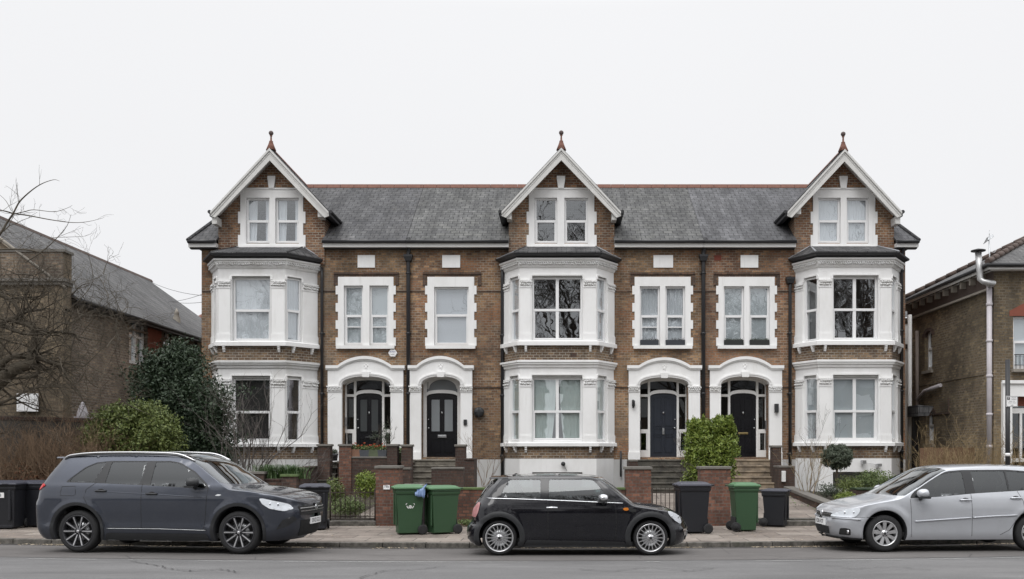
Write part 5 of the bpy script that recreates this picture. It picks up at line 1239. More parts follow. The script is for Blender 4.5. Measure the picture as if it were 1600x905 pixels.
# ------------------------------------------------------------------ wheelie bins
def wheelie_bin(label, px, Y, rot, mat, h=1.02, w=.56, d=.68, sticker=None, group='wheelie bins on the pavement', z=.022, tilt=0, X=None):
    X = WX(px, Y) if X is None else X
    r = thing('wheelie_bin', label, 'bin', (0, 0, 0), group, world=False)
    wb, db = w*.80, d*.72; hb = h*.88
    m = MB()
    b0, b1 = -d*.40, -d*.40+db                                   # bottom front/back
    t0, t1 = -d*.47, d*.42
    P = lambda s0, y0, y1, z: [(-s0, y0, z), (s0, y0, z), (s0, y1, z), (-s0, y1, z)]
    def ring(m, A, B): m.hexa(A+B)
    ring(m, P(wb/2, b0, b1, .03), P(w*.45, t0, t1, hb))
    ring(m, P(wb/2-.03, b0-.008, b1-.1, .02), P(wb/2-.02, b0-.004, b1-.1, .10))
    ring(m, P(w*.5, t0-.025, t1+.03, hb-.0), P(w*.5, t0-.03, t1+.03, hb+.035))      # rim
    ring(m, P(w*.47, t0-.012, t1+.012, hb-.07), P(w*.49, t0-.018, t1+.02, hb-.001))
    for s in (-1, 1): m.box(s*w*.30-.03, s*w*.30+.03, t0-.015, t0+.02, hb*.2, hb-.07)
    m.build('body', M[mat], r, bevel=.014)
    m = MB(); zt = h
    e0, e1 = t0-.055, t1+.02
    ring(m, P(w*.53, e0, e1, hb+.036), P(w*.525, e0+.005, e1, hb+.075))
    ring(m, P(w*.52, e0+.01, e1, hb+.074), P(w*.36, e0+.12, e1-.08, zt))
    m.box(-w*.30, -w*.12, e0-.012, e0+.04, hb+.045, hb+.085); m.box(w*.12, w*.30, e0-.012, e0+.04, hb+.045, hb+.085)
    m.build('lid', M[mat+'_lid'], r, bevel=.014)
    m = MB(); m.tube([(-w*.36, e1+.0, hb+.05), (-w*.36, e1+.075, hb+.06), (w*.36, e1+.075, hb+.06), (w*.36, e1, hb+.05)], .016, 8); m.build('handle', M[mat], r, uv=False)
    for s in (-1, 1):
        m = MB(); xx = s*(wb/2+.03); c_ = (xx, b1+.03, .1)
        m.lathe([(.0, -.03), (.05, -.03), (.055, -.02), (.085, -.022), (.1, -.012), (.1, .02), (.085, .03), (.05, .026), (0, .03)], c_, 'x', 18); m.build('wheel', M['tyre'], r, uv=False)
    m = MB(); m.tube([(-wb/2, b1+.03, .1), (wb/2, b1+.03, .1)], .014, 6); m.box(-wb/2+.02, wb/2-.02, b1-.02, b1+.05, .06, .30, ty=.01); m.build('axle', M['tyre'], r, uv=False)
    if sticker:
        txt, side, size, zz = sticker
        if side == 'front': f = lambda a, b: (a, t0*.9+b0*.1-.012-(0), hb*zz+b)
        else: f = lambda a, b: ((w*.455*(zz+.05)+.012)*side, -a*side*-1, hb*zz+b)
        sl_ = (t0-b0)/(hb-.03); k_ = (w*.45-wb/2)/(hb-.03)
        if side == 'front': f = lambda a, b: (a, b0+sl_*(hb*zz+b-.03)-.019, hb*zz+b)
        else: f = lambda a, b: (side*(wb/2+k_*(hb*zz+b-.03)+.004), side*a-.02, hb*zz+b)
        if txt == 'mark':
            m = MB()
            def disc(cx, cz, r_, a0=0, a1=6.29, w_=.012):
                n = 16; vs = []
                for k in range(n+1): t_ = a0+(a1-a0)*k/n; vs += [f(cx+math.cos(t_)*r_, cz+math.sin(t_)*r_), f(cx+math.cos(t_)*(r_-w_), cz+math.sin(t_)*(r_-w_))]
                m.add(vs, [(2*i, 2*i+1, 2*i+3, 2*i+2) for i in range(n)])
            disc(0, -.02, .032, w_=.014); disc(0, .01, .075, 3.3, 4.2, .016); disc(0, .01, .075, 5.25, 6.1, .016); disc(-.07, .03, .02, 1, 4, .01); disc(.07, .03, .02, -1, 2, .01); disc(0, -.02, .012, w_=.012)
            m.build('printed_mark', M['white'], r, uv=False, recalc=False)
        else:
            m = MB(); W_, H_ = size*len(txt)*.42, size*.62
            m.add([f(-W_, -H_), f(W_, -H_), f(W_, H_), f(-W_, H_)], [(0, 1, 2, 3)]); m.build('sticker', M['white'], r, uv=False, recalc=False)
            g_ = f; text(txt, size, lambda a, b: tuple(Vector(g_(a, b))+(Vector((0, -.003, 0)) if side == 'front' else Vector((side*.003, 0, 0)))), M['ink'], r)
    r.location = (X, Y, z); r.rotation_euler = (0, tilt, R(rot))
    return r
M['bin_green'] = plain('green_bin', (.031, .074, .034), .48, var=.10, nscale=3); M['bin_green_lid'] = plain('green_bin_lid', (.075, .17, .08), .5, var=.18, nscale=5)
M['bin_black'] = plain('black_bin', (.010, .011, .015), .5, var=.15, nscale=3); M['bin_black_lid'] = plain('black_bin_lid', (.045, .047, .063), .5, var=.2, nscale=5)
wheelie_bin('green wheelie bin with blue bag on its lid and a white printed mark', 640, 19.5, -74, 'bin_green', h=1.0, w=.60, d=.62, sticker=('mark', 1, .1, .66))
wheelie_bin('plain green wheelie bin turned towards the black hatchback', 691, 19.6, -62, 'bin_green', h=.98, w=.56, d=.64, sticker=('9', 'front', .06, .9))
wheelie_bin('black wheelie bin beside the nose of the black hatchback', 1083, 19.75, -84, 'bin_black', h=1.05, w=.58, d=.68)
wheelie_bin('slim green wheelie bin standing alone before the gate pier', 1161, 20.2, 94, 'bin_green', h=1.02, w=.50, d=.56)
wheelie_bin('small black wheelie bin at the opening of the tiled path', 1211, 21.45, 66, 'bin_black', h=.84, w=.52, d=.56)
wheelie_bin('black wheelie bin half behind the front of the grey car', 492, 20.6, 14, 'bin_black', h=.98, w=.62, d=.62, sticker=('8', 1, .06, .84))
wheelie_bin('black wheelie bin with a number sticker at the left edge', 9, 20.9, 6, 'bin_black', h=1.04, w=.72, d=.7, sticker=('4/8', 'front', .09, .80))
wheelie_bin('dark grey wheelie bin behind the rear of the grey car', 58, 21.4, 84, 'bin_black', h=1.03, w=.58, d=.72)
# blue bag folded over the first green bin and the crate lid behind it
m = MB(); rg = random.Random(5); bx, by, bz = WX(656, 19.4), 19.42, WZ(764, 19.4)
t = NT('blue_plastic'); t.set(t.mix(t.noise(20, 4), (.10, .17, .34), (.22, .30, .48)), .4); M['bluebag'] = t.m
n1, n2 = 26, 22; vs = []
for j in range(n2+1):
    for i in range(n1+1):
        u, v = i/n1, j/n2; xx = bx-.06+.17*u+.03*v; yy = by-.24+.26*v; zz = bz-.05+.15*u*(.5+.5*v)+.03*noise.noise(Vector((u*7, v*6, 1)))+.02*noise.noise(Vector((u*17, v*16, 2)))
        if v < .12: zz -= (.12-v)*1.6*(.4+.6*u)
        xx += .03*noise.noise(Vector((v*8, u*4, 4))); yy += .03*noise.noise(Vector((v*8, u*9, 7))); vs.append((xx, yy, zz))
m.add(vs, [(j*(n1+1)+i, j*(n1+1)+i+1, (j+1)*(n1+1)+i+1, (j+1)*(n1+1)+i) for j in range(n2) for i in range(n1)], 0, True)
o = m.build('plastic_bag', M['bluebag'], uv=False, recalc=False); s_ = o.modifiers.new('solid', 'SOLIDIFY'); s_.thickness = .012; tag(o, 'crumpled blue plastic bag draped over the corner of a green bin', 'bag')
r_ = thing('recycling_crate', 'grey-lidded recycling crate standing behind the left green bin', 'crate', (WX(643, 20.8), 20.8, .03))
m = MB(); m.box(WX(628, 20.6), WX(660, 20.6), 20.55, 21.0, .03, WZ(764, 20.6), tx=-.02); m.build('tub', M['bin_black'], r_, bevel=.01)
m = MB(); m.box(WX(626.5, 20.6), WX(662, 20.6), 20.5, 21.05, WZ(764, 20.6)+.001, WZ(757, 20.6), tx=.02, ty=.03); m.build('lid', plain('crate_lid', (.17, .175, .15), .6), r_, bevel=.01)
# parking sign on a black post
sg = thing('parking_sign', 'white parking notice on a tall black post at the right edge', 'street sign', (WX(1575, 21.5), 21.5, 0))
m = MB(); Y = 21.5; px_ = WX(1574.5, Y); m.tube([(px_, Y, 0), (px_, Y, WZ(562, Y))], .052, 14); m.build('post', M['black_iron'], sg, uv=False)
m = MB(); m.tube([(px_, Y, WZ(713, Y)), (px_, Y, WZ(708, Y))], .056, 14); m.build('band', M['white'], sg, uv=False)
m = MB(); m.box(WX(1570, Y), WX(1588, Y), Y-.068, Y-.058, WZ(636, Y), WZ(619, Y)); m.build('sign_plate', M['white'], sg)
m = MB(); x0, x1, z0, z1 = WX(1570.5, Y), WX(1587.5, Y), WZ(635.5, Y), WZ(619.5, Y)
for a in ((x0, x1, z1-.006, z1), (x0, x1, z0, z0+.006), (x0, x0+.006, z0, z1), (x1-.006, x1, z0, z1)): m.box(a[0], a[1], Y-.071, Y-.0685, a[2], a[3])
m.box(x0+.015, x0+.075, Y-.071, Y-.0685, z1-.08, z1-.02); m.build('sign_print', M['ink'], sg)
xc = (x0+x1)/2
text('P', .06, lambda a, b: (x0+.045+a, Y-.073, z1-.05+b), M['white'], sg)
for s, sz, dx, dz in (('Permit', .036, .05, .035), ('holders', .036, .05, .07), ('Mon - Fri', .034, 0, .115), ('10 am - Noon', .030, 0, .15), ('only', .036, .0, .20)): text(s, sz, lambda a, b, dx=dx, dz=dz: (xc+dx*.8+a, Y-.0725, z1-dz+b), M['ink'], sg)
# traffic cone behind the dark boundary wall
m = MB(); c_ = PT(129, 645, 24.2); m.lathe([(.14, c_.z-.1), (.13, c_.z), (.12, c_.z+.02), (.09, c_.z+.12), (.03, c_.z+.27), (0, c_.z+.28)], (c_.x, c_.y, 0), n=14)
m.box(c_.x-.16, c_.x+.16, c_.y-.16, c_.y+.16, c_.z-.14, c_.z-.1)
tag(m.build('capped_post', plain('grey_cone', (.42, .40, .42), .8, var=.2), uv=False), 'pale pointed cone standing above the dark boundary wall', 'cone')
gwall('dark rendered boundary wall behind the brown twiggy hedge', [(WX(-160, 23.7), 23.7), (WX(215, 23.7), 23.7)], WZ(645, 23.7), 0, .3, 'rend_dark', 'brick_dark', capz=.10, zend=WZ(656, 23.7))
# ------------------------------------------------------------------ cars
def interp(tab, x):
    if x <= tab[0][0]: return tab[0][1]
    for (a, b), (c, d) in zip(tab, tab[1:]):
        if x <= c:
            t_ = (x-a)/(c-a) if c > a else 0; return b+(d-b)*t_
    return tab[-1][1]
def smooth_tab(tab, n=200, k=2):
    """resample a table as a Catmull-Rom curve so silhouettes are round"""
    P = [Vector(p) for p in tab]; out = []
    for i in range(len(P)-1):
        p0 = P[i-1] if i else P[i]*2-P[i+1]; p1, p2 = P[i], P[i+1]; p3 = P[i+2] if i+2 < len(P) else P[i+1]*2-P[i]
        for j in range(8):
            t = j/8; q = .5*((2*p1)+(p2-p0)*t+(2*p0-5*p1+4*p2-p3)*t*t+(3*p1-p0-3*p2+p3)*t**3)
            if not out or q.x > out[-1][0]+1e-4: out.append((q.x, q.y))
    out.append(tuple(P[-1])); return out
def inpoly(p, poly):
    x, y = p; c = False; n = len(poly); j = n-1
    for i in range(n):
        (xi, yi), (xj, yj) = poly[i], poly[j]
        if (yi > y) != (yj > y) and x < (xj-xi)*(y-yi)/(yj-yi)+xi: c = not c
        j = i
    return c
def densify(poly, s=.035, closed=True):
    out = []; n = len(poly)
    for i in range(n if closed else n-1):
        a, b = Vector(poly[i]), Vector(poly[(i+1) % n]); k = max(1, int((b-a).length/s))
        out += [tuple(a.lerp(b, j/k)) for j in range(k)]
    if not closed: out.append(tuple(poly[-1]))
    return out
def roundpoly(poly, r=.03, n=4):
    out = []; N_ = len(poly)
    for i in range(N_):
        a, b, c = Vector(poly[i-1]), Vector(poly[i]), Vector(poly[(i+1) % N_])
        d1 = min(r, (a-b).length*.45); d2 = min(r, (c-b).length*.45)
        p, q = b+(a-b).normalized()*d1, b+(c-b).normalized()*d2
        for k in range(n+1):
            t = k/n; out.append(tuple(p*(1-t)**2+b*2*t*(1-t)+q*t*t))
    return out
def triangulate(outer, holes, pts):
    V = []; E = []
    for loop in [outer]+holes:
        o = len(V); V += [Vector(p) for p in loop]; E += [(o+i, o+(i+1) % len(loop)) for i in range(len(loop))]
    B = [Vector(p) for l in [outer]+holes for p in l]
    arr = np.array([(b.x, b.y) for b in B])
    for p in pts:
        if not inpoly(p, outer) or any(inpoly(p, h) for h in holes): continue
        if ((arr-np.array(p))**2).sum(1).min() < .012**2: continue
        V.append(Vector(p))
    vs, es, fs, *_ = delaunay_2d_cdt(V, E, [], 0, 1e-6)
    out = []
    for f in fs:
        c = sum((Vector(vs[i]) for i in f), Vector((0, 0)))/len(f)
        if inpoly(c, outer) and not any(inpoly(c, h) for h in holes): out.append(tuple(f))
    return [tuple(v) for v in vs], out
class Shell:
    def __init__(s, **k):
        s.__dict__.update(k); s.top = smooth_tab(s.top); s.side = smooth_tab(s.side)
        s.xf_ = smooth_tab(s.nose); s.xr_ = smooth_tab(s.tail); s.wz = smooth_tab(s.width)
    def f(s, d, p):
        d = max(0, min(1, d)); return (1-(1-d)**p)**(1/p)
    def W(s, x, z):
        w = interp(s.wz, z); w *= s.f((interp(s.xf_, z)-x)/s.Rf, 2.6)*s.f((x-interp(s.xr_, z))/s.Rr, 2.8)
        for xc, zc, ra, am in s.flare:
            r = math.hypot(x-xc, z-zc)
            if z < zc+ra+.2: w += am*math.exp(-((r-ra)/.055)**2)*min(1, w/.5)
        return w
    def side_pt(s, x, z, off=0, sg=-1):
        w = s.W(x, z)
        if off:
            e = .01; n = Vector((-(s.W(x+e, z)-s.W(x-e, z))/(2*e), 1, -(s.W(x, z+e)-s.W(x, z-e))/(2*e)))
            if abs(n.x) > 6: n.x = math.copysign(6, n.x)
            n.normalize(); return (x+n.x*off, sg*(w+n.y*off), z+n.z*off)
        return (x, sg*w, z)
    def patch(s, mb, outer, holes=(), off=0, grid=.06, mi=0, sides=(-1, 1), fine=False):
        o = densify(outer); H = [densify(h) for h in holes]
        xs = [p[0] for p in o]; zs = [p[1] for p in o]; pts = []
        z = min(zs)+grid/2
        while z < max(zs):
            xf, xr = interp(s.xf_, z), interp(s.xr_, z)
            row = list(np.arange(min(xs)+grid/2, max(xs), grid))
            for q in (.04, .08, .14, .2, .27, .35, .43, .52, .61, .7, .8, .9):
                d = 1-(1-q**2.6)**(1/2.6); row.append(xf-s.Rf*d*1.0); row.append(xr+s.Rr*(1-(1-q**2.8)**(1/2.8)))
                row.append(xf-s.Rf*q*.5); row.append(xr+s.Rr*q*.5)
            row = sorted(row); last = -9
            for x in row:
                if x-last > .006: pts.append((float(x), float(z))); last = x
            z += grid
        for xc, zc, ra, am in s.flare:
            for dr in (-.03, .0, .03, .06, .09, .13):
                pts += [(xc+(ra+dr)*math.cos(a_), zc+(ra+dr)*math.sin(a_)) for a_ in np.linspace(-.3, math.pi+.3, 34)]
        vs, fs = triangulate(o, H, pts)
        for sg in sides: mb.add([s.side_pt(x, z, off, sg) for x, z in vs], fs if sg < 0 else [f[::-1] for f in fs], mi, True)
        return mb
    def end_x(s, y, z, front=True):
        w = interp(s.wz, z); q = min(.999, abs(y)/w); p = 2.6 if front else 2.8; d = 1-(1-q**p)**(1/p)
        return interp(s.xf_, z)-s.Rf*d if front else interp(s.xr_, z)+s.Rr*d
    def end_patch(s, mb, poly, off=.004, front=True, mi=0, grid=.05):
        o = densify(poly, .03); ys = [p[0] for p in o]; zs = [p[1] for p in o]
        pts = [(float(y), float(z)) for y in np.arange(min(ys), max(ys), grid) for z in np.arange(min(zs), max(zs), grid)]
        vs, fs = triangulate(o, [], pts); k = 1 if front else -1
        out = []
        for y, z in vs:
            x = s.end_x(y, z, front); e = .01
            n = Vector((1, -(s.end_x(y+e, z, front)-s.end_x(y-e, z, front))/(2*e)*1, -(s.end_x(y, z+e, front)-s.end_x(y, z-e, front))/(2*e)))*k
            n.normalize(); out.append((x+n.x*off, y+n.y*off, z+n.z*off))
        mb.add(out, fs, mi, True); return mb
    def top_pt(s, x, v, off=0):
        ts = interp(s.side, x); c = max(0, interp(s.top, x)-ts); th = v*math.pi/2; w = s.W(x, ts)
        return (x, w*math.sin(th)*(1+off), ts+c*math.cos(th)+off*math.cos(th))
    def line(s, mb, pts, r=.0035, mi=0, off=.0, sides=(-1, 1)):
        d = densify(pts, .05, False)
        for sg in sides: mb.tube([s.side_pt(x, z, off, sg) for x, z in d], r, 5, mi)
        return mb
def wheel(car, x, y, sg, Rt, Rr, wd, design):
    """sg: -1 near side (outer face towards -y)"""
    h = Rt; m = MB(); o = sg*wd/2
    w = MB(); prof = [(Rr-.01, .48), (Rr+.012, .5), (Rt-.045, .52), (Rt-.014, .44), (Rt, .33), (Rt, -.33), (Rt-.014, -.44), (Rt-.045, -.52), (Rr+.012, -.5), (Rr-.01, -.48)]
    w.lathe([(r, p*wd) for r, p in prof], (x, y, h), 'y', 48)
    for a in (-.16, 0, .16): w.lathe([(Rt+.0005, a*wd-.004), (Rt-.006, a*wd), (Rt+.0005, a*wd+.004)], (x, y, h), 'y', 48)
    whl = w.build('wheel', M['tyre'], car, uv=False)
    D = lambda d: y+sg*(wd/2-d)         # depth from the outer face
    r = MB()
    r.lathe([(Rr-.006, -1*0+0)], (x, 0, h), 'y', 4) if False else None
    def L(prof, mi): r.lathe([(rr, D(d)-y) for rr, d in prof], (x, y, h), 'y', 48, mi)
    L([(Rr+.004, .004), (Rr+.002, -.004), (Rr-.012, .0), (Rr-.022, .02), (Rr-.03, .05), (Rr-.03, wd*.8)], 0)
    L([(0, .10), (Rr-.028, .10)], 1)        # dark brake side
    L([(Rr*.28, .085), (Rr*.62, .085), (Rr*.62, .093)], 2)   # disc
    n, kind = design['n'], design['kind']
    def spoke(a, r0, r1, w0, w1, d0, d1, th=.022, mi=0):
        ca, sa = math.cos(a), math.sin(a); P = []
        for rr, ww, dd in ((r0, w0, d0), (r1, w1, d1)):
            for s2 in (-1, 1):
                for e in (0, th): P.append((x+ca*rr-sa*ww*s2, D(dd+e), h+sa*rr+ca*ww*s2))
        r.hexa([P[0], P[2], P[6], P[4], P[1], P[3], P[7], P[5]], mi)
    for i in range(n):
        a = 2*math.pi*i/n+design.get('ph', 0)
        if kind == 'twin': spoke(a-.0, .05, Rr-.015, .016, .024, .028, .006, mi=0); spoke(a+.0, .055, Rr-.02, .007, .010, .024, .002, mi=3)
        elif kind == 'multi': spoke(a, .05, Rr-.018, .0075, .0065, .018, .004, .018)
        else: spoke(a, .05, Rr-.02, .020, .034, .022, .004)
    L([(0, .004), (.028, .004), (.034, .010), (.056, .014), (.064, .04)], 0)
    L([(0, .002), (.022, .002), (.026, .006)], 3)
    for i in range(5):
        a = 2*math.pi*i/5+.3; r.lathe([(0, 0), (.008, 0), (.008, -.014*sg*-1)], (x+math.cos(a)*.045, D(.008), h+math.sin(a)*.045), 'y', 6, 3)
    r.build('rim', [M[design['mat']], M['dark_int'], M['steel'], M[design.get('mat2', 'black_plastic')]], whl, uv=False)
    return whl
def paint(name, col, metal=.5, rough=.32, flake=.1, coat=1, dirt=.10):
    t = NT(name); c = Vector(col); f = t.noise(900, 2, .5)
    dust = t.ramp(t.noise(4, 6, .7), (.45, 0), (.8, dirt))
    t.set(t.mix(dust, t.mix(f, tuple(c*(1-flake)), tuple(c*(1+flake))), (.16, .15, .14)), t.ramp(t.noise(6, 5, .7), (.3, rough), (.75, rough+.14)), Metallic=metal)
    t.b.inputs['Specular IOR Level'].default_value = .12; t.b.inputs['Coat Weight'].default_value = coat; t.b.inputs['Coat Roughness'].default_value = .05
    return t.m
def car(label, sp, loc, yaw, wheels, name='parked_car'):
    c = thing(name, label, 'car', (0, 0, 0), 'cars parked along the kerb', world=False)
    sh = sp['shell']; zb = sp['zb']; P = sp['paint']
    # outline of the side panel
    zf_top = sh.xf_[-1][0]; out = []
    zs = np.linspace(zb, zf_top, 14)
    front = [(interp(sh.xf_, z)-.0005, float(z)) for z in zs]
    rear_top = sh.xr_[-1][0]; rear = [(interp(sh.xr_, z)+.0005, float(z)) for z in np.linspace(rear_top, zb, 26)]
    tp = [(x, z) for x, z in sh.side if interp(sh.xr_, rear_top)+.004 < x < interp(sh.xf_, zf_top)-.004][::-1]
    bottom = [(x, zb) for x in np.linspace(rear[-1][0], front[0][0], 30)[1:-1]]
    arches = []; wb = sp['wb']
    for s_, ra in ((-1, sp['ra']), (1, sp['ra'])):
        xc = s_*wb/2; zc = sp['rt']+.015
        lo = [math.asin(max(-1, (zb-zc)/ra)), math.pi-math.asin(max(-1, (zb-zc)/ra))]
        arches.append([(xc+ra*math.cos(a), zc+ra*math.sin(a)) for a in np.linspace(lo[0], lo[1], 30)])
    bot = []; xr_b, xf_b = rear[-1][0], front[0][0]
    x = xr_b
    pts = [p for p in np.linspace(xr_b, xf_b, 60)]
    segs = []
    for A in arches: segs.append((A[-1][0], A[0][0], A[::-1]))
    cur = [p for p in pts if p < segs[0][0]-.01]; bot += [(p, zb) for p in cur[1:]]
    bot += segs[0][2]; bot += [(p, zb) for p in pts if segs[0][1]+.01 < p < segs[1][0]-.01]; bot += segs[1][2]; bot += [(p, zb) for p in pts if p > segs[1][1]+.01][:-1]
    outer = front+tp+rear+bot
    dlo = roundpoly(sp['dlo'], .03)
    b = MB(); sh.patch(b, outer, [dlo])
    # top: bonnet, pillars, roof
    x0, x1 = interp(sh.xr_, rear_top)+.0005, interp(sh.xf_, zf_top)-.0005
    def warp(x, v):
        k = interp([(sp['hdr']-.5, 0), (sp['hdr'], .07), (sp['cowl'], .22), (sp['cowl']+.55, 0)], x); return x-k*v*v
    xs = sorted(set([x for x, z in sh.side if x0 <= x <= x1]+list(np.linspace(x0, x1, 110))+[sp['hdr'], sp['cowl']]))
    nv = 28; V = [math.sin(math.pi/2*(2*i/nv-1)) for i in range(nv+1)]; V = [(.5*v+.5*(2*i/nv-1)) for i, v in enumerate(V)]
    vs = [sh.top_pt(warp(x, v), v) for x in xs for v in V]; g = MB(); fs = []; gf = []
    for i in range(len(xs)-1):
        for j in range(nv):
            f = (i*(nv+1)+j, (i+1)*(nv+1)+j, (i+1)*(nv+1)+j+1, i*(nv+1)+j+1); xm = (xs[i]+xs[i+1])/2; vm = (V[j]+V[j+1])/2
            vin = sp.get('vglass', .80)
            (gf if sp['hdr'] < xm < sp['cowl'] and abs(vm) < vin else fs).append(f)
    b.add(vs, fs, 0, True)
    # inner liners of the arches and a flat underbody
    for A in arches:
        for sg in (-1, 1):
            q = []
            for (ax, az) in A:
                w_ = sh.W(ax, az); q += [(ax, sg*w_, az), (ax, sg*(w_-.32), az)]
            b.add(q, [(2*i, 2*i+1, 2*i+3, 2*i+2) for i in range(len(A)-1)], 1, True)
    b.box(xr_b+.25, xf_b-.25, -.62, .62, zb-.02, zb+.05, 1); b.box(segs[0][1], segs[1][0], -.80, .80, zb-.015, zb+.06, 1)
    body = b.build('body', [P, M['black_plastic']], c, uv=False)
    for A in arches: b = MB(); b.box(A[-1][0]+.0, A[0][0]-.0, -.5, .5, zb, A[15][1], 0); b.build('axle_housing', M['dark_int'], c, uv=False)
    g.add([sh.top_pt(warp(x, v), v, .002) for x in xs for v in V], gf, 0, True); g.build('windscreen', M['glass_car'], c, uv=False)
    # cabin trim and side glass
    glasses = [roundpoly(p, .03) for p in sp['glass']]
    for sg in (-1, 1):
        m = MB(); sh.patch(m, dlo, glasses, -.003, sides=(sg,)); m.build('window_trim', M[sp.get('trim', 'black_plastic')], c, uv=False)
        for gp in glasses:
            gx_, gz_ = sum(p[0] for p in gp)/len(gp), sum(p[1] for p in gp)/len(gp); ge = [(gx_+(p[0]-gx_)*(1+.014/max(.1, abs(p[0]-gx_))), gz_+(p[1]-gz_)*(1+.014/max(.1, abs(p[1]-gz_)))) for p in gp]
            m = MB(); sh.patch(m, ge, [], -.008, sides=(sg,)); m.build('side_window', M[sp.get('sglass', 'glass_car')], c, uv=False)
    rw = sp['rearglass']; m = MB(); sh.end_patch(m, roundpoly(rw, .05), .004, False); m.build('rear_window', M['glass_dark'], c, uv=False)
    # interior
    m = MB(); zf = sp['seat']; W_ = interp(sh.wz, .8)-.12
    m.box(xr_b+.35, sp['cowl']-.05, -W_, W_, zb+.02, zb+.12); m.box(sp['cowl']-.42, sp['cowl']-.02, -W_, W_, zf, sp['belt']-.02, tx=.05)
    for sx in sp['seats']:
        for sy in (-.36, .36):
            m.box(sx-.25, sx+.25, sy-.24, sy+.24, zb+.1, zf, tx=.03, ty=.02)
            m.hexa([(sx-.25, sy-.23, zf), (sx-.12, sy-.23, zf), (sx-.12, sy+.23, zf), (sx-.25, sy+.23, zf), (sx-.42, sy-.17, zf+.58), (sx-.34, sy-.17, zf+.58), (sx-.34, sy+.17, zf+.58), (sx-.42, sy+.17, zf+.58)])
            m.box(sx-.46, sx-.36, sy-.12, sy+.12, zf+.60, zf+.76, tx=.02, ty=.02)
    m.box(xr_b+.3, xr_b+.5, -W_, W_, zb+.1, sp['belt']-.05)
    m.build('interior', M['dark_int'], c, bevel=.03)
    m = MB(); cx_, cz_ = sp['cowl']-.52, sp['belt']-.02; n = 20
    pts = [(cx_+.07*math.sin(2*math.pi*k/n), .37+.18*math.cos(2*math.pi*k/n), cz_+.17*math.sin(2*math.pi*k/n)) for k in range(n+1)]
    m.tube(pts, .014, 6); m.build('steering_wheel', M['black_plastic'], c, uv=False)
    # shut lines, mouldings, mirrors, handles
    m = MB()
    for l in sp['lines']: sh.line(m, l, .0038, 0, -.0005)
    m.build('shut_lines', M['dark_int'], c, uv=False)
    for nm, mat, l, r_, off in sp.get('strips', ()):
        for sg in (-1, 1): m = MB(); sh.line(m, l, r_, 0, off, (sg,)); m.build(nm, mat if not isinstance(mat, str) else M[mat], c, uv=False)
    for nm, mat, poly, off in sp.get('patches', ()):
        for sg in (-1, 1): m = MB(); sh.patch(m, roundpoly(poly, .02), [], off, .03, sides=(sg,)); m.build(nm, mat if not isinstance(mat, str) else M[mat], c, uv=False)
    for nm, mat, poly, off, fr_ in sp.get('ends', ()):
        m = MB(); sh.end_patch(m, roundpoly(poly, .012), off, fr_); m.build(nm, mat if not isinstance(mat, str) else M[mat], c, uv=False)
    for hx, hz in sp['handles']:
        for sg in (-1, 1):
            w_ = sh.W(hx, hz); m = MB(); hl = .10
            m.tube([(hx-hl, sg*(w_-.0), hz), (hx-hl*.8, sg*(w_+.025), hz), (hx, sg*(w_+.034), hz+.003), (hx+hl*.8, sg*(w_+.025), hz), (hx+hl, sg*(w_), hz)], [.012, .015, .016, .015, .012], 8)
            m.build('door_handle', sp['handle_mat'], c, uv=False)
            m = MB(); sh.patch(m, [(hx+.055*math.cos(a), hz+.028*math.sin(a)+.008) for a in np.linspace(0, 6.28, 14)[:-1]], [], .0015, .03, sides=(sg,)); m.build('handle_recess', M['dark_int'], c, uv=False)
    mx_, mz = sp['mirror']
    for sg in (-1, 1):
        w_ = sh.W(mx_, mz-.08); m = MB(); cy_ = sg*(w_+.12)
        n, k_ = 14, 10; vs = []
        for i in range(k_+1):
            ph = math.pi*i/k_
            for j in range(n):
                a = 2*math.pi*j/n; xx = math.sin(ph)*math.cos(a); zz = math.sin(ph)*math.sin(a); yy = math.cos(ph)
                xx = math.copysign(abs(xx)**.8, xx); zz = math.copysign(abs(zz)**.75, zz)
                if xx < 0: xx *= .55
                vs.append((mx_+xx*sp['msize'][0], cy_+yy*.10, mz+zz*sp['msize'][1]*(1 if zz > 0 else .8)))
        m.add(vs, [(i*n+j, i*n+(j+1) % n, (i+1)*n+(j+1) % n, (i+1)*n+j) for i in range(k_) for j in range(n)], 0, True)
        mr = m.build('wing_mirror', sp['mirror_mat'], c, uv=False)
        m = MB(); m.tube([(mx_+.02, sg*(w_-.02), mz-.10), (mx_+.03, sg*(w_+.10), mz-.06)], [.03, .02], 8); m.box(mx_-.07, mx_+.07, cy_-.08, cy_+.08, mz-sp['msize'][1]*.95, mz-sp['msize'][1]*.55, tx=-.02)
        m.build('mirror_arm', M['black_plastic'], mr, uv=False)
        m = MB(); m.lathe([(0, -.055), (.062, -.055), (.064, -.05)], (mx_, cy_, mz), 'x', 14, sc=(1.2, .9)); m.build('mirror_glass', M['chrome'], mr, uv=False)
    # wheels, wheel arch trim
    for s_ in (-1, 1):
        for sg in (-1, 1): wheel(c, s_*wb/2, sg*(sh.W(s_*(wb/2-sp['ra']-.08), .5)-wheels['w']/2-wheels.get('inset', .015)), sg, sp['rt'], wheels['rim'], wheels['w'], wheels)
    if sp.get('archtrim'):
        for s_ in (-1, 1):
            for sg in (-1, 1):
                A = arches[0 if s_ < 0 else 1]; xc, zc = s_*wb/2, sp['rt']+.015; ro = sp['archtrim']
                oA = [(xc+(x_-xc)*ro/sp['ra'], zc+(z_-zc)*ro/sp['ra']) for x_, z_ in A]; oA = [(x_, max(z_, zb)) for x_, z_ in oA]
                m = MB(); sh.patch(m, A+oA[::-1], [], .010, .05, sides=(sg,)); m.build('arch_trim', M[sp.get('archmat', 'black_plastic')], c, uv=False)
    if sp.get('fn'): sp['fn'](c, sh)
    c.location = loc; c.rotation_euler = (0, 0, R(yaw)); return c
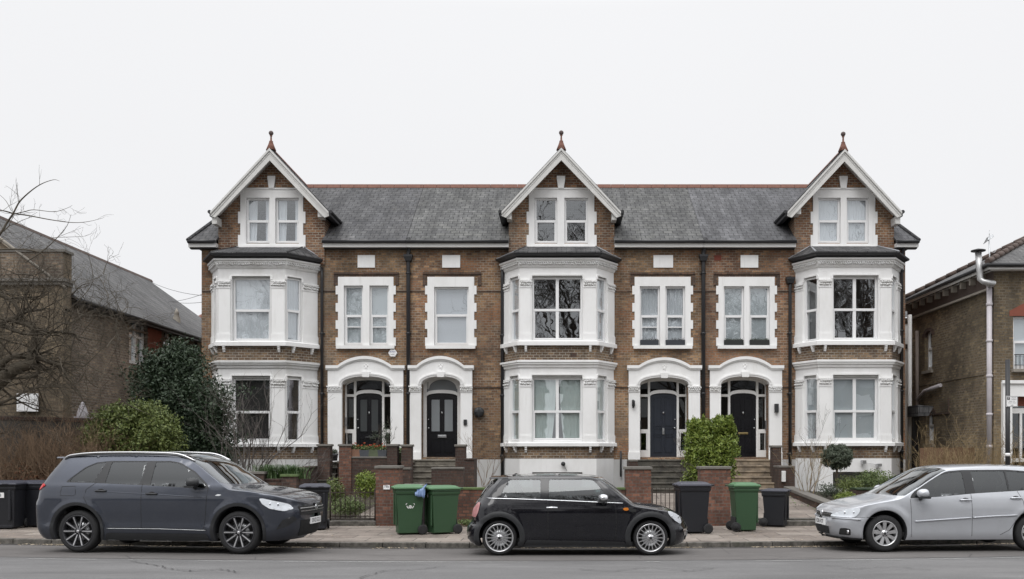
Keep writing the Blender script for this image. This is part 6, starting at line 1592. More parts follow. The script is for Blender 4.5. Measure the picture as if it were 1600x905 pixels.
def plate(c, sh, s_, y0, y1, z0, z1, yellow=False, front=True):
    m = MB(); n = 10; zc = (z0+z1)/2
    X_ = sh.end_x(0, zc, front)+(.012 if front else -.012); k = 1 if front else -1
    bow = lambda y: X_-k*min(.03, abs(sh.end_x(y, zc, front)-sh.end_x(0, zc, front)))
    vs = []
    for i in range(n+1):
        y = y0+(y1-y0)*i/n; vs += [(bow(y), y, z0), (bow(y), y, z1), (bow(y)-k*.014, y, z1), (bow(y)-k*.014, y, z0)]
    m.add(vs, [(4*i+j, 4*i+(j+1) % 4, 4*i+4+(j+1) % 4, 4*i+4+j) for i in range(n) for j in range(4)]+[(0, 1, 2, 3), (4*n+3, 4*n+2, 4*n+1, 4*n)])
    p = m.build('number_plate', M['yellow_plate'] if yellow else M['white'], c, uv=False)
    text(s_, (z1-z0)*.92, lambda a, b: (bow((y0+y1)/2+a*k)+k*.003, (y0+y1)/2+a*k, zc+b), M['ink'], p, sx=.82)
M['yellow_plate'] = plain('yellow_plate', (.75, .55, .05), .5)
M['head'] = plain('lamp_body', (.88, .90, .93), .45, .0, var=.18, nscale=14)
M['lamp_red'] = plain('red_lens', (.45, .018, .02), .12, var=.2); M['lamp_amber'] = plain('amber_lens', (.55, .17, .02), .15); M['red_white'] = plain('pale_red_lens', (.45, .22, .22), .15, var=.4, nscale=6)
M['alloy'] = plain('alloy', (.62, .62, .63), .32, .85, var=.06); M['alloy_dark'] = plain('alloy_dark', (.05, .05, .055), .4, .5)
def lampset(c, sh, poly, off=.006):
    for sg in (-1, 1):
        m = MB(); sh.patch(m, roundpoly(poly, .03), [], off+.004, .03, sides=(sg,)); h = m.build('headlight', M['head'], c, uv=False)
        cx_ = sum(p[0] for p in poly)/len(poly); cz_ = sum(p[1] for p in poly)/len(poly)
        q = [(cx_+(p[0]-cx_)*1.02, cz_+(p[1]-cz_)*1.02) for p in poly]
        m = MB(); sh.patch(m, roundpoly(q, .03), [], off+.014, .03, sides=(sg,)); m.build('lens', M['glass_lamp'], h, uv=False)
        for dx, dz, r_ in ((.06*math.copysign(1, 1), -.0, .045), (-.07, .01, .04)):
            x, y, z = sh.side_pt(cx_+dx*.9, cz_+dz, .004, sg); e = sh.side_pt(cx_+dx*.9, cz_+dz, .012, sg)
            m = MB(); m.ball((x, y, z), r_*.8, sz=(.6, .4, .8)); m.build('reflector', M['chrome'], h, uv=False)
# ---- dark grey SUV
P1 = paint('slate_blue_paint', (.060, .067, .086), .7, .30, dirt=.08)
shell = Shell(top=[(-1.92, 1.60), (-1.75, 1.635), (-1.2, 1.675), (-.6, 1.69), (0, 1.68), (.35, 1.645), (.62, 1.54), (.9, 1.35), (1.2, 1.15), (1.32, 1.105), (1.6, 1.07), (1.95, 1.01), (2.2, .935), (2.33, .855), (2.37, .80)],
    side=[(-1.92, 1.575), (-1.75, 1.59), (-1.2, 1.615), (-.6, 1.62), (0, 1.605), (.35, 1.565), (.62, 1.46), (.9, 1.27), (1.2, 1.075), (1.32, 1.045), (1.6, 1.02), (1.95, .965), (2.2, .895), (2.33, .83), (2.37, .79)],
    nose=[(.20, 2.20), (.28, 2.30), (.40, 2.36), (.55, 2.40), (.70, 2.40), (.79, 2.375)], tail=[(.20, -2.14), (.26, -2.22), (.42, -2.28), (.55, -2.29), (.80, -2.29), (.90, -2.25), (1.05, -2.23), (1.2, -2.16), (1.35, -2.07), (1.5, -1.97), (1.575, -1.925)],
    width=[(.20, .845), (.3, .885), (.42, .905), (.50, .90), (.7, .915), (.92, .92), (1.0, .905), (1.09, .895), (1.16, .865), (1.3, .815), (1.5, .73), (1.62, .66)], Rf=.62, Rr=.30,
    flare=[(-1.395, .36, .47, .016), (1.395, .36, .47, .016)])
suv = dict(shell=shell, zb=.21, paint=P1, wb=2.79, rt=.352, ra=.425, archtrim=.475, hdr=.36, cowl=1.22, belt=1.1, seat=.72, seats=(.25, -.75), vglass=.84, sglass='glass_suv',
    dlo=[(-1.62, 1.17), (-1.56, 1.235), (-1.33, 1.425), (-1.15, 1.505), (-.9, 1.53), (.15, 1.53), (.33, 1.50), (.62, 1.35), (.86, 1.14), (.90, 1.075), (.6, 1.085), (-.3, 1.13), (-1.2, 1.165)],
    glass=[[(-.135, 1.125), (-.11, 1.515), (.15, 1.515), (.31, 1.485), (.60, 1.335), (.82, 1.14), (.84, 1.09)], [(-.93, 1.165), (-.88, 1.515), (-.26, 1.52), (-.32, 1.14)], [(-1.56, 1.185), (-1.53, 1.245), (-1.32, 1.415), (-1.15, 1.49), (-.98, 1.505), (-1.13, 1.18)]],
    rearglass=[(-.56, 1.20), (.56, 1.20), (.50, 1.50), (-.50, 1.50)],
    lines=[[(-.27, 1.15), (-.27, .9), (-.275, .42)], [(.88, 1.1), (.86, .9), (.84, .62), (.80, .40)], [(-1.08, 1.17), (-1.24, 1.05), (-1.27, .92), (-1.20, .80), (-1.0, .66), (-.92, .5), (-.9, .42)], [(-1.67, 1.10), (-1.44, 1.11), (-1.42, .97), (-1.46, .95), (-1.68, .95), (-1.69, 1.0), (-1.67, 1.10)], [(-.85, .42), (0, .42), (.86, .40)]],
    strips=[('crease', P1, [(-1.0, 1.02), (-.3, .99), (.4, .955), (.84, .93)], .007, .0), ('sill_strip', 'steel', [(-.88, .405), (0, .405), (.84, .385)], .006, .006)],
    patches=[('sill_trim', 'black_plastic', [(-.92, .21), (-.88, .33), (.84, .33), (.92, .21)], .008), ('tail_light', 'lamp_red', [(-2.225, 1.08), (-2.19, 1.155), (-2.0, 1.145), (-1.96, 1.12), (-2.08, 1.04), (-2.17, 1.02)], .008),
             ('front_intake', 'black_plastic', [(2.02, .40), (2.12, .56), (2.26, .62), (2.30, .56), (2.18, .45)], .004), ('wing_badge', 'steel', [(1.0, .96), (1.05, .985), (1.12, .975), (1.08, .955)], .004)],
    ends=[('grille', 'dark_int', [(-.60, .77), (-.56, .63), (.56, .63), (.60, .77)], .004, True), ('lower_grille', 'dark_int', [(-.55, .54), (-.48, .27), (.48, .27), (.55, .54)], .004, True), ('grille_bar', 'alloy', [(-.56, .745), (.56, .745), (.56, .732), (-.56, .732)], .012, True), ('grille_bar', 'alloy', [(-.55, .695), (.55, .695), (.55, .685), (-.55, .685)], .012, True)],
    handles=[(-.98, 1.03), (-.09, .985)], handle_mat=M['black_plastic'], mirror=(.64, 1.175), msize=(.13, .085), mirror_mat=M['black_plastic'])
def suv_fn(c, sh):
    lampset(c, sh, [(1.76, .915), (1.82, .92), (2.10, .855), (2.2, .82), (2.26, .735), (2.14, .705), (1.93, .75), (1.81, .83)])
    for sg in (-1, 1):
        m = MB(); pts = [(x, sg*(.685), z) for x, z in ((-1.74, 1.585), (-1.62, 1.63), (-1.2, 1.668), (-.5, 1.676), (.1, 1.662), (.34, 1.625), (.56, 1.53))]; m.tube(smooth3(pts), .014, 8); m.build('roof_rail', M['alloy'], c, uv=False)
        m = MB(); m.tube(smooth3([(x, y, z-.03) for x, y, z in pts]), .014, 6); m.build('rail_foot', M['black_plastic'], c, uv=False)
    m = MB(); m.box(-1.985, -1.80, -.56, .56, 1.572, 1.60, ty=.03); m.build('spoiler', P1, c, bevel=.01)
    m = MB(); m.lathe([(0, 0), (.052, 0), (.055, .008), (.045, .012), (0, .012)], (sh.end_x(0, .73)+.006, 0, .735), 'x', 20); m.lathe([(.03, .013), (.036, .016), (.03, .018)], (sh.end_x(0, .73)+.006, 0, .735), 'x', 20); m.build('badge', M['steel'], c, uv=False)
    plate(c, sh, 'OV22 GCU', -.26, .26, .455, .565)
    m = MB(); m.tube([(-2.27, -.3, .88), (-2.33, -.3, .88)], .03, 8); m.build('rear_reflector', M['steel'], c, uv=False)
def smooth3(pts, k=6):
    P = [Vector(p) for p in pts]; out = []
    for i in range(len(P)-1):
        p0 = P[i-1] if i else P[i]*2-P[i+1]; p1, p2 = P[i], P[i+1]; p3 = P[i+2] if i+2 < len(P) else P[i+1]*2-P[i]
        for j in range(k):
            t = j/k; out.append(.5*((2*p1)+(p2-p0)*t+(2*p0-5*p1+4*p2-p3)*t*t+(3*p1-p0-3*p2+p3)*t**3))
    return out+[P[-1]]
suv['fn'] = suv_fn
def place(Ynear_r, pxr, Ynear_f, pxf, half):
    a = Vector((WX(pxr, Ynear_r), Ynear_r)); b = Vector((WX(pxf, Ynear_f), Ynear_f)); u = (b-a).normalized(); n = Vector((-u.y, u.x))
    if n.y < 0: n = -n
    c = (a+b)/2+n*half; return (c.x, c.y), math.degrees(math.atan2(u.y, u.x)), (b-a).length
(p, yaw, wbm) = place(16.10, 113, 15.83, 381, .89)
print('SUV wheelbase', wbm)
car('dark slate grey sport utility car with roof rails and ten-spoke wheels', suv, (*p, .004), yaw, dict(n=10, kind='twin', rim=.268, w=.235, mat='alloy_dark', mat2='alloy'))
# ---- black hatchback
P2 = paint('black_paint', (.006, .006, .009), .1, .2, dirt=.03)
shell = Shell(top=[(-1.33, 1.255), (-1.2, 1.285), (-.8, 1.305), (-.3, 1.315), (.1, 1.305), (.40, 1.275), (.52, 1.225), (.72, 1.07), (.92, .90), (1.0, .845), (1.25, .805), (1.5, .76), (1.66, .70), (1.78, .62), (1.84, .53), (1.86, .50)],
    side=[(-1.33, 1.235), (-1.2, 1.255), (-.8, 1.265), (-.3, 1.268), (.1, 1.26), (.34, 1.235), (.46, 1.16), (.66, 1.0), (.86, .845), (.96, .79), (1.25, .745), (1.5, .70), (1.66, .64), (1.78, .57), (1.84, .51), (1.86, .495)],
    nose=[(.14, 1.80), (.20, 1.87), (.30, 1.90), (.40, 1.905), (.46, 1.89), (.495, 1.865)], tail=[(.14, -1.70), (.22, -1.80), (.35, -1.82), (.46, -1.80), (.52, -1.74), (.65, -1.735), (.80, -1.69), (.90, -1.62), (1.0, -1.56), (1.1, -1.49), (1.2, -1.39), (1.235, -1.335)],
    width=[(.14, .78), (.22, .815), (.35, .825), (.6, .842), (.76, .84), (.86, .815), (.92, .795), (1.0, .77), (1.15, .705), (1.27, .63)], Rf=.62, Rr=.34, flare=[(-1.235, .29, .37, .022), (1.235, .29, .37, .022)])
mini = dict(shell=shell, zb=.15, paint=P2, wb=2.467, rt=.282, ra=.335, archtrim=.415, hdr=.42, cowl=.95, belt=.88, seat=.55, seats=(.15, -.6), vglass=.82, trim='gloss_black',
    dlo=[(-1.42, .935), (-1.40, .97), (-1.27, 1.15), (-1.20, 1.235), (-1.1, 1.245), (.27, 1.245), (.345, 1.22), (.60, .98), (.70, .875), (.60, .865), (-.4, .905)],
    glass=[[(-.425, .915), (-.425, 1.232), (.25, 1.232), (.33, 1.20), (.555, .925), (.56, .885)], [(-1.19, .945), (-1.215, .985), (-1.09, 1.215), (-1.05, 1.228), (-.565, 1.228), (-.565, .922)]],
    rearglass=[(-.52, .93), (.52, .93), (.44, 1.18), (-.44, 1.18)],
    lines=[[(-.44, .9), (-.44, .55), (-.44, .29), (-.46, .26)], [(.64, .865), (.665, .72), (.67, .5), (.66, .26)], [(.80, .80), (.90, .72), (.98, .66)], [(.86, .82), (1.05, .76), (1.2, .715)], [(1.62, .52), (1.80, .50)], [(-1.72, .52), (-1.5, .52)]],
    strips=[('belt_strip', 'chrome', [(-1.44, .925), (-1.0, .915), (-.4, .895), (.2, .87), (.78, .845)], .0085, .004)],
    patches=[('sill_trim', 'black_plastic', [(-.85, .15), (-.78, .255), (.80, .225), (.86, .15)], .012), ('tail_light', 'red_white', [(-1.545, .85), (-1.585, .855), (-1.68, .74), (-1.70, .62), (-1.62, .61), (-1.575, .70)], .008),
             ('side_indicator', 'lamp_amber', [(.775, .755), (.80, .775), (.86, .775), (.875, .75), (.86, .73), (.80, .728)], .012), ('side_vent', 'dark_int', [(.87, .775), (1.0, .745), (.99, .70), (.88, .715)], .004), ('fog_lamp', 'alloy', [(1.80, .36), (1.85, .36), (1.855, .30), (1.81, .29)], .006)],
    ends=[('grille', 'dark_int', [(-.42, .50), (-.36, .42), (.36, .42), (.42, .50), (.36, .54), (-.36, .54)], .006, True), ('bumper_bar', 'chrome', [(-.6, .41), (.6, .41), (.6, .385), (-.6, .385)], .012, True), ('lower_grille', 'dark_int', [(-.5, .36), (.5, .36), (.45, .22), (-.45, .22)], .005, True)],
    handles=[(-.375, .775)], handle_mat=M['chrome'], mirror=(.44, .935), msize=(.10, .068), mirror_mat=M['chrome'])
M['gloss_black'] = plain('gloss_black', (.008, .008, .010), .12)
def mini_fn(c, sh):
    lampset(c, sh, [(1.50, .715), (1.55, .72), (1.66, .665), (1.735, .59), (1.755, .52), (1.72, .50), (1.63, .56), (1.54, .645)], .008)
    m = MB(); m.box(-1.42, -1.26, -.50, .50, 1.235, 1.262, ty=.03); m.build('spoiler', P2, c, bevel=.01)
    plate(c, sh, 'LB52 KXR', -.26, .26, .26, .36)
mini['fn'] = mini_fn
(p, yaw, wbm) = place(15.64, 780, 15.64, 1017, .82); print('mini wb', wbm)
car('small glossy black three-door hatchback with chrome mirror and many-spoked wheels', mini, (*p, .004), yaw, dict(n=18, kind='multi', rim=.228, w=.20, mat='alloy'))
# ---- silver hatchback
P3 = paint('silver_paint', (.50, .515, .545), .55, .34, .12)
shell = Shell(top=[(-1.82, 1.40), (-1.6, 1.435), (-1.0, 1.47), (-.5, 1.475), (0, 1.455), (.25, 1.41), (.5, 1.28), (.8, 1.11), (1.08, .955), (1.18, .92), (1.5, .85), (1.8, .765), (1.97, .69), (2.05, .63), (2.08, .60)],
    side=[(-1.82, 1.375), (-1.6, 1.40), (-1.0, 1.42), (-.5, 1.42), (-.1, 1.40), (.15, 1.355), (.4, 1.235), (.7, 1.06), (.98, .905), (1.14, .865), (1.5, .805), (1.8, .73), (1.97, .665), (2.05, .62), (2.08, .595)],
    nose=[(.18, 1.98), (.26, 2.08), (.40, 2.12), (.52, 2.12), (.595, 2.085)], tail=[(.18, -1.85), (.26, -1.95), (.4, -2.02), (.6, -2.04), (.8, -2.02), (.95, -1.98), (1.1, -1.94), (1.25, -1.89), (1.375, -1.825)],
    width=[(.18, .83), (.28, .86), (.45, .868), (.58, .878), (.75, .875), (.88, .86), (.96, .835), (1.1, .785), (1.3, .70), (1.42, .64)], Rf=.68, Rr=.34, flare=[(-1.289, .33, .42, .012), (1.289, .33, .42, .012)])
golf = dict(shell=shell, zb=.20, paint=P3, wb=2.578, rt=.310, ra=.378, hdr=.20, cowl=1.10, belt=.92, seat=.62, seats=(.05, -.8), vglass=.84,
    sglass='glass_golf', dlo=[(.86, .905), (.825, .965), (.66, 1.12), (.50, 1.235), (.33, 1.315), (.10, 1.362), (-.12, 1.38), (-.9, 1.385), (-1.25, 1.36), (-1.50, 1.26), (-1.60, 1.12), (-1.56, 1.06), (-1.2, 1.035), (-.3, .985), (.4, .925)],
    glass=[[(.78, .915), (.76, .965), (.62, 1.10), (.46, 1.215), (.31, 1.29), (.10, 1.337), (-.115, 1.355), (-.125, .975)], [(-.285, .99), (-.275, 1.36), (-.86, 1.362), (-.87, 1.02)], [(-.90, 1.022), (-.89, 1.36), (-1.22, 1.335), (-1.43, 1.24), (-1.52, 1.12), (-1.48, 1.075)]],
    rearglass=[(-.55, 1.02), (.55, 1.02), (.48, 1.32), (-.48, 1.32)],
    lines=[[(.855, .9), (.845, .7), (.84, .5), (.84, .25)], [(-.205, .975), (-.21, .6), (-.21, .26)], [(-1.02, 1.02), (-1.10, .85), (-1.12, .7), (-.95, .5), (-.85, .36), (-.7, .28)], [(1.84, .585), (1.6, .585), (1.45, .58), (1.42, .6)]],
    strips=[('rub_strip', P3, [(.78, .515), (.3, .545), (-.19, .575)], .014, .010), ('rub_strip', P3, [(-.22, .577), (-.6, .6), (-.98, .615)], .014, .010), ('bumper_strip', P3, [(1.70, .545), (1.84, .55), (1.97, .55), (2.06, .545)], .014, .010)],
    patches=[('lower_intake', 'dark_int', [(1.84, .275), (1.85, .38), (1.93, .395), (1.985, .385), (1.985, .275)], .005), ('bumper_lip', 'black_plastic', [(1.66, .20), (1.66, .225), (2.1, .235), (2.1, .20)], .008)],
    ends=[('grille', 'dark_int', [(-.42, .635), (-.38, .565), (.38, .565), (.42, .635)], .006, True), ('grille_bar', 'alloy', [(-.40, .615), (.40, .615), (.40, .605), (-.40, .605)], .012, True), ('lower_grille', 'dark_int', [(-.36, .40), (.36, .40), (.34, .27), (-.34, .27)], .005, True), ('bumper_lip', 'black_plastic', [(-.7, .235), (.7, .235), (.68, .20), (-.68, .20)], .008, True)],
    handles=[(-.10, .875), (-.98, .905)], handle_mat=P3, mirror=(.66, .985), msize=(.125, .085), mirror_mat=P3)
def golf_fn(c, sh):
    lampset(c, sh, [(2.06, .575), (2.055, .61), (1.97, .675), (1.86, .725), (1.75, .745), (1.70, .73), (1.72, .66), (1.78, .585), (1.84, .572)])
    m = MB(); x = sh.end_x(0, .60)+.002; m.lathe([(0, 0), (.062, 0), (.068, .01), (.060, .018), (.054, .012), (0, .012)], (x, 0, .605), 'x', 24); 
    for pts in (((-.036, .04), (0, -.045), (.036, .04)),):
        m.tube([(x+.018, a, .605+b) for a, b in pts], .006, 5)
    m.build('badge', M['chrome'], c, uv=False)
    plate(c, sh, 'RO06 VCP', -.26, .26, .415, .525)
    for sg in (-1, 1):
        q = sh.side_pt(1.88, .33, .0, sg); m = MB(); m.lathe([(0, .02), (.03, .02), (.036, .0)], q, 'x', 12); m.build('fog_lamp', M['alloy'], c, uv=False)
golf['fn'] = golf_fn
a = Vector((WX(1383, 16.24), 16.24)); dirr = Vector((1, .045)).normalized(); n_ = Vector((-dirr.y, dirr.x)); ctr = a+dirr*1.289+n_*.86
car('silver five-door hatchback with nine-spoke wheels cut off by the right edge', golf, (ctr.x, ctr.y, -.004), 180+math.degrees(math.atan2(dirr.y, dirr.x)), dict(n=9, kind='fat', rim=.212, w=.20, mat='alloy', ph=.17))
# ------------------------------------------------------------------ plants
class Twigs:
    """fast collector of thin tapered branches"""
    def __init__(s): s.v = []; s.f = []
    def seg(s, pts, rs, n=4):
        o = len(s.v); m = len(pts); up = None
        for i, p in enumerate(pts):
            t_ = (pts[min(i+1, m-1)]-pts[max(i-1, 0)]).normalized()
            a = t_.cross(Vector((0, 0, 1)) if abs(t_.z) < .95 else Vector((1, 0, 0))).normalized(); b = a.cross(t_)
            for k in range(n):
                w = 6.2832*k/n; q = p+(a*math.cos(w)+b*math.sin(w))*rs[i]; s.v.append((q.x, q.y, q.z))
        s.f += [(o+i*n+k, o+i*n+(k+1) % n, o+(i+1)*n+(k+1) % n, o+(i+1)*n+k) for i in range(m-1) for k in range(n)]
    def grow(s, p, d, L, r, depth, rg, spread=.7, up=.15, kids_=3, wob=.18, n=5, ratio=.66, rmin=.0018, droop=0):
        k = 4 if depth > 1 else 3; pts = [p]; rs = [r]; q = p; dd = d.copy()
        for i in range(k):
            dd = (dd+Vector((rg.gauss(0, wob), rg.gauss(0, wob), rg.gauss(0, wob)+up*.4-droop*.3))).normalized(); q = q+dd*(L/k); pts.append(q); rs.append(max(rmin, r*(1-.45*(i+1)/k)))
        s.seg(pts, rs, n if r > .02 else 3)
        if depth <= 0: return
        for c in range(kids_+rg.choice((0, 0, 1))):
            t_ = rg.uniform(.3, 1) if c else 1.0; i = min(k-1, int(t_*k)); b = pts[i].lerp(pts[min(i+1, k)], t_*k-i) if t_ < 1 else pts[-1]
            base = (pts[min(i+1, k)]-pts[i]).normalized() if t_ < 1 else dd
            ax = Vector((rg.gauss(0, 1), rg.gauss(0, 1), rg.gauss(0, 1))); ax = (ax-base*ax.dot(base)).normalized()
            nd = (base+ax*spread*rg.uniform(.6, 1.3)+Vector((0, 0, up))).normalized()
            s.grow(b, nd, L*ratio*rg.uniform(.75, 1.15), max(rmin, rs[i]*(.62 if c else .8)), depth-1, rg, spread, up, kids_, wob, n, ratio, rmin, droop)
    def build(s, name, mat, parent=None):
        mb = MB(); mb.v, mb.f = s.v, s.f; mb.m = [0]*len(s.f); mb.s = [True]*len(s.f)
        return mb.build(name, mat, parent, uv=False, recalc=False)
def leaves(name, mat, parent, blobs, n, size, seed=1, aspect=.5, shell=.35, rough=.35, freq=1.2, holes=.0, up=0):
    """leaf faces spread through the outer part of irregular blobs; blobs: (centre, radii)"""
    rg = np.random.RandomState(seed); V = []; vol = np.array([b[1][0]*b[1][1]*b[1][2] for b in blobs])**.67; vol = vol/vol.sum()
    P = []
    for (c, rad), w in zip(blobs, vol):
        k = int(n*w); d = rg.normal(size=(k, 3)); d /= np.linalg.norm(d, axis=1)[:, None]
        rr = 1-np.abs(rg.normal(0, shell, k))*.6; rr = np.clip(rr, .1, 1.15)
        for i in range(k):
            q = d[i]*freq*1.6+np.array([c[0], c[1], c[2]])*1.7
            nz = noise.noise(Vector(q)); nz2 = noise.noise(Vector(q*3.1))
            if holes and nz2 < -.38+holes*.2 and rg.rand() < .8: continue
            P.append((np.array(c)+d[i]*np.array(rad)*rr[i]*(1+rough*nz+rough*.5*nz2), d[i]))
    m = len(P); C = np.array([p[0] for p in P]); D = np.array([p[1] for p in P])
    A = rg.normal(size=(m, 3))+D*.4; A[:, 2] += up; A /= np.linalg.norm(A, axis=1)[:, None]
    B = np.cross(A, rg.normal(size=(m, 3))+D*1.2); B /= np.linalg.norm(B, axis=1)[:, None]
    S_ = size*rg.uniform(.6, 1.3, m)[:, None]; Nn = np.cross(A, B)
    pts = np.stack([C-A*S_, C-B*S_*aspect+Nn*S_*.15, C+A*S_, C+B*S_*aspect+Nn*S_*.15], 1).reshape(-1, 3)
    mb = MB(); mb.v = [tuple(p) for p in pts]; mb.f = [(4*i, 4*i+1, 4*i+2, 4*i+3) for i in range(m)]; mb.m = [0]*m; mb.s = [False]*m
    return mb.build(name, mat, parent, uv=False, recalc=False)
def blobset(c, r, n, seed, k=.55):
    rg = random.Random(seed); out = [(c, tuple(v*.82 for v in r))]
    for i in range(n):
        d = Vector((rg.gauss(0, 1), rg.gauss(0, 1), rg.gauss(0, .9))).normalized(); s_ = rg.uniform(.26, .46)
        out.append(((c[0]+d.x*r[0]*.62, c[1]+d.y*r[1]*.62, c[2]+d.z*r[2]*.62), tuple(v*s_ for v in r)))
    return out
def shrub(name, label, cat, blobs, n, size, mat, base, seed=1, stem=.04, group=None, **k):
    r = thing(name, label, cat, base, group)
    leaves('foliage', M[mat], r, blobs, n, size, seed, **k)
    tw = Twigs(); rg = random.Random(seed); top = max(b[0][2] for b in blobs)
    for i in range(5):
        tw.grow(Vector(base)+Vector((rg.uniform(-.1, .1), rg.uniform(-.1, .1), 0)), Vector((rg.gauss(0, .35), rg.gauss(0, .35), 1)).normalized(), (top-base[2])*.36, stem, 3, rg, .8, .1, 3)
    tw.build('stem', M['bark'], r); return r
Yh = 24.8; X_ = lambda px, Y=Yh: WX(px, Y); Z_ = lambda py, Y=Yh: WZ(py, Y)
shrub('evergreen_tree', 'tall dark glossy evergreen between the long building and the terrace', 'tree',
    [((X_(248), Yh+.6, Z_(590)), (.95, .9, .85)), ((X_(268), Yh+.7, Z_(560)), (.62, .6, .55)), ((X_(222), Yh+.6, Z_(600)), (.5, .5, .5)), ((X_(285), Yh+.3, Z_(640)), (1.25, 1, 1.05)), ((X_(310), Yh+.2, Z_(690)), (.95, .9, .95)), ((X_(328), Yh+.2, Z_(640)), (.42, .5, .6)), ((X_(318), Yh+.1, Z_(735)), (.9, .8, .8)), ((X_(240), Yh+.4, Z_(680)), (1.1, .9, 1.0)), ((X_(262), Yh+.6, Z_(548)), (.28, .3, .32)), ((X_(232), Yh+.5, Z_(562)), (.3, .3, .28))],
    62000, .045, 'holly', (X_(270), Yh+.5, .2), 4, .06, shell=.6, rough=.75, holes=1.0, freq=1.7)
Yb_ = 23.2
shrub('rounded_bush', 'rounded yellow-green bush in front of the dark evergreen', 'bush',
    [((WX(208, Yb_), Yb_, WZ(684, Yb_)), (1.0, .8, .78)), ((WX(165, Yb_), Yb_, WZ(692, Yb_)), (.50, .6, .62)), ((WX(250, Yb_), Yb_, WZ(688, Yb_)), (.52, .6, .68)), ((WX(222, Yb_), Yb_, WZ(656, Yb_)), (.62, .5, .42)), ((WX(185, Yb_), Yb_, WZ(655, Yb_)), (.42, .5, .38)), ((WX(205, Yb_), Yb_, WZ(730, Yb_)), (1.0, .8, .6))],
    42000, .040, 'privet', (WX(208, Yb_), Yb_, .1), 7, .05, shell=.5, rough=.55, holes=.6, freq=1.8)
Yl = 22.7
rg = random.Random(31)
hb = [((WX(1108, Yl), Yl, WZ(706, Yl)), (.46, .45, .60)), ((WX(1088, Yl), Yl, WZ(704, Yl)), (.30, .4, .52)), ((WX(1136, Yl), Yl, WZ(700, Yl)), (.27, .38, .42)), ((WX(1104, Yl), Yl, WZ(672, Yl)), (.36, .3, .24)), ((WX(1084, Yl), Yl, WZ(676, Yl)), (.17, .2, .22)), ((WX(1128, Yl), Yl, WZ(672, Yl)), (.24, .2, .18)), ((WX(1092, Yl), Yl, WZ(744, Yl)), (.34, .4, .45)), ((WX(1122, Yl), Yl, WZ(735, Yl)), (.38, .4, .5))]
for k in range(46):      # young shoots breaking the outline
    a = rg.uniform(-.35, 3.5); q = hb[rg.randrange(0, 6)]; cx_, cz_ = q[0][0]+math.cos(a)*q[1][0]*.98, q[0][2]+math.sin(a)*q[1][2]*.98
    s_ = rg.uniform(.05, .11); hb.append(((cx_, Yl+rg.uniform(-.3, .25), cz_+s_*.4), (s_*.8, s_*.8, s_*1.5)))
shrub('leafy_hedge', 'bright green leafy hedge plant rising between the two right entrances', 'hedge', hb,
    34000, .040, 'laurel', (WX(1106, Yl), Yl, .15), 9, .03, shell=.5, rough=.55, up=.4, holes=.5, aspect=.42, freq=2.0)
# clipped ball on a clear stem
Yt = 25.5; c_ = (WX(1308, Yt), Yt, WZ(714, Yt))
r = thing('topiary_ball', 'clipped round grey-green shrub on a clear stem before the right bay', 'shrub', (c_[0], Yt, .4))
leaves('crown', M['topi'], r, [(c_, (.41, .40, .33)), ((c_[0], Yt, c_[2]), (.34, .34, .28))], 13000, .026, 3, shell=.30, rough=.30, freq=2.2)
m = MB(); m.tube([(c_[0]+.01, Yt, .4), (c_[0]-.01, Yt, .8), (c_[0], Yt, c_[2])], [.04, .032, .03], 8); m.build('trunk', M['bark'], r, uv=False)

# big old bare tree at the left edge
tr = thing('bare_tree', 'old leafless tree with mossy limbs reaching in from the left edge', 'tree', (WX(-70, 22.3), 22.3, .1))
tw = Twigs(); rg = random.Random(12)
def limb(px, r0, r1, Y0=22.3, dY=0, side=.9, nsub=0, subL=.5, depth=3, sub_r=.012, mat=None):
    pts = [PT(x, y, Y0+dY*i/(len(px)-1)+rg.uniform(-.06, .06)) for i, (x, y) in enumerate(px)]; pts = smooth3(pts, 4)
    rs = [r0+(r1-r0)*i/(len(pts)-1) for i in range(len(pts))]; tw.seg(pts, rs, 8 if r0 > .05 else 5)
    for k in range(nsub):
        i = rg.randrange(1, len(pts)-1); d = (pts[i+1]-pts[i-1]).normalized(); ax = Vector((rg.gauss(0, 1), rg.gauss(0, .7), rg.gauss(.25, 1))).normalized()
        tw.grow(pts[i], (d*.6+ax*side).normalized(), subL*rg.uniform(.6, 1.4), min(sub_r, rs[i]*.6), depth, rg, .75, .06, 2, .16, 5, .68, .0022)
limb([(-80, 830), (-62, 730), (-45, 660), (-20, 615), (0, 596), (22, 578), (42, 571), (58, 566)], .26, .10, nsub=10, subL=.8, sub_r=.03)
limb([(-62, 700), (-50, 600), (-48, 500), (-60, 420)], .2, .12, nsub=8, subL=1.0, sub_r=.04)
limb([(-40, 620), (-15, 590), (13, 560), (40, 557), (66, 562), (97, 572)], .10, .035, nsub=14, subL=.7, sub_r=.022)
limb([(42, 570), (50, 550), (54, 530), (52, 512), (33, 504), (18, 498), (-10, 515)], .085, .05, nsub=12, subL=.7, sub_r=.022)
limb([(60, 569), (58, 585), (40, 590), (18, 592), (-5, 600)], .05, .02, nsub=8, subL=.6, sub_r=.015)
limb([(-50, 470), (-15, 455), (5, 463), (20, 472), (33, 492)], .06, .035, nsub=8, subL=.7, sub_r=.02)
limb([(-40, 520), (0, 506), (33, 491), (50, 486), (70, 483)], .05, .028, nsub=10, subL=.7, sub_r=.018)
limb([(-60, 440), (-20, 388), (0, 366), (11, 348), (21, 333), (31, 315), (49, 298), (66, 287), (84, 281), (93, 283)], .035, .003, nsub=8, subL=.35, sub_r=.006, depth=1)
limb([(21, 334), (44, 337), (82, 344), (115, 348), (140, 346), (163, 340)], .016, .003, nsub=7, subL=.22, sub_r=.004, depth=1)
limb([(20, 335), (38, 331), (53, 328), (84, 331), (103, 326), (113, 321)], .012, .003, nsub=7, subL=.22, sub_r=.004, depth=1)
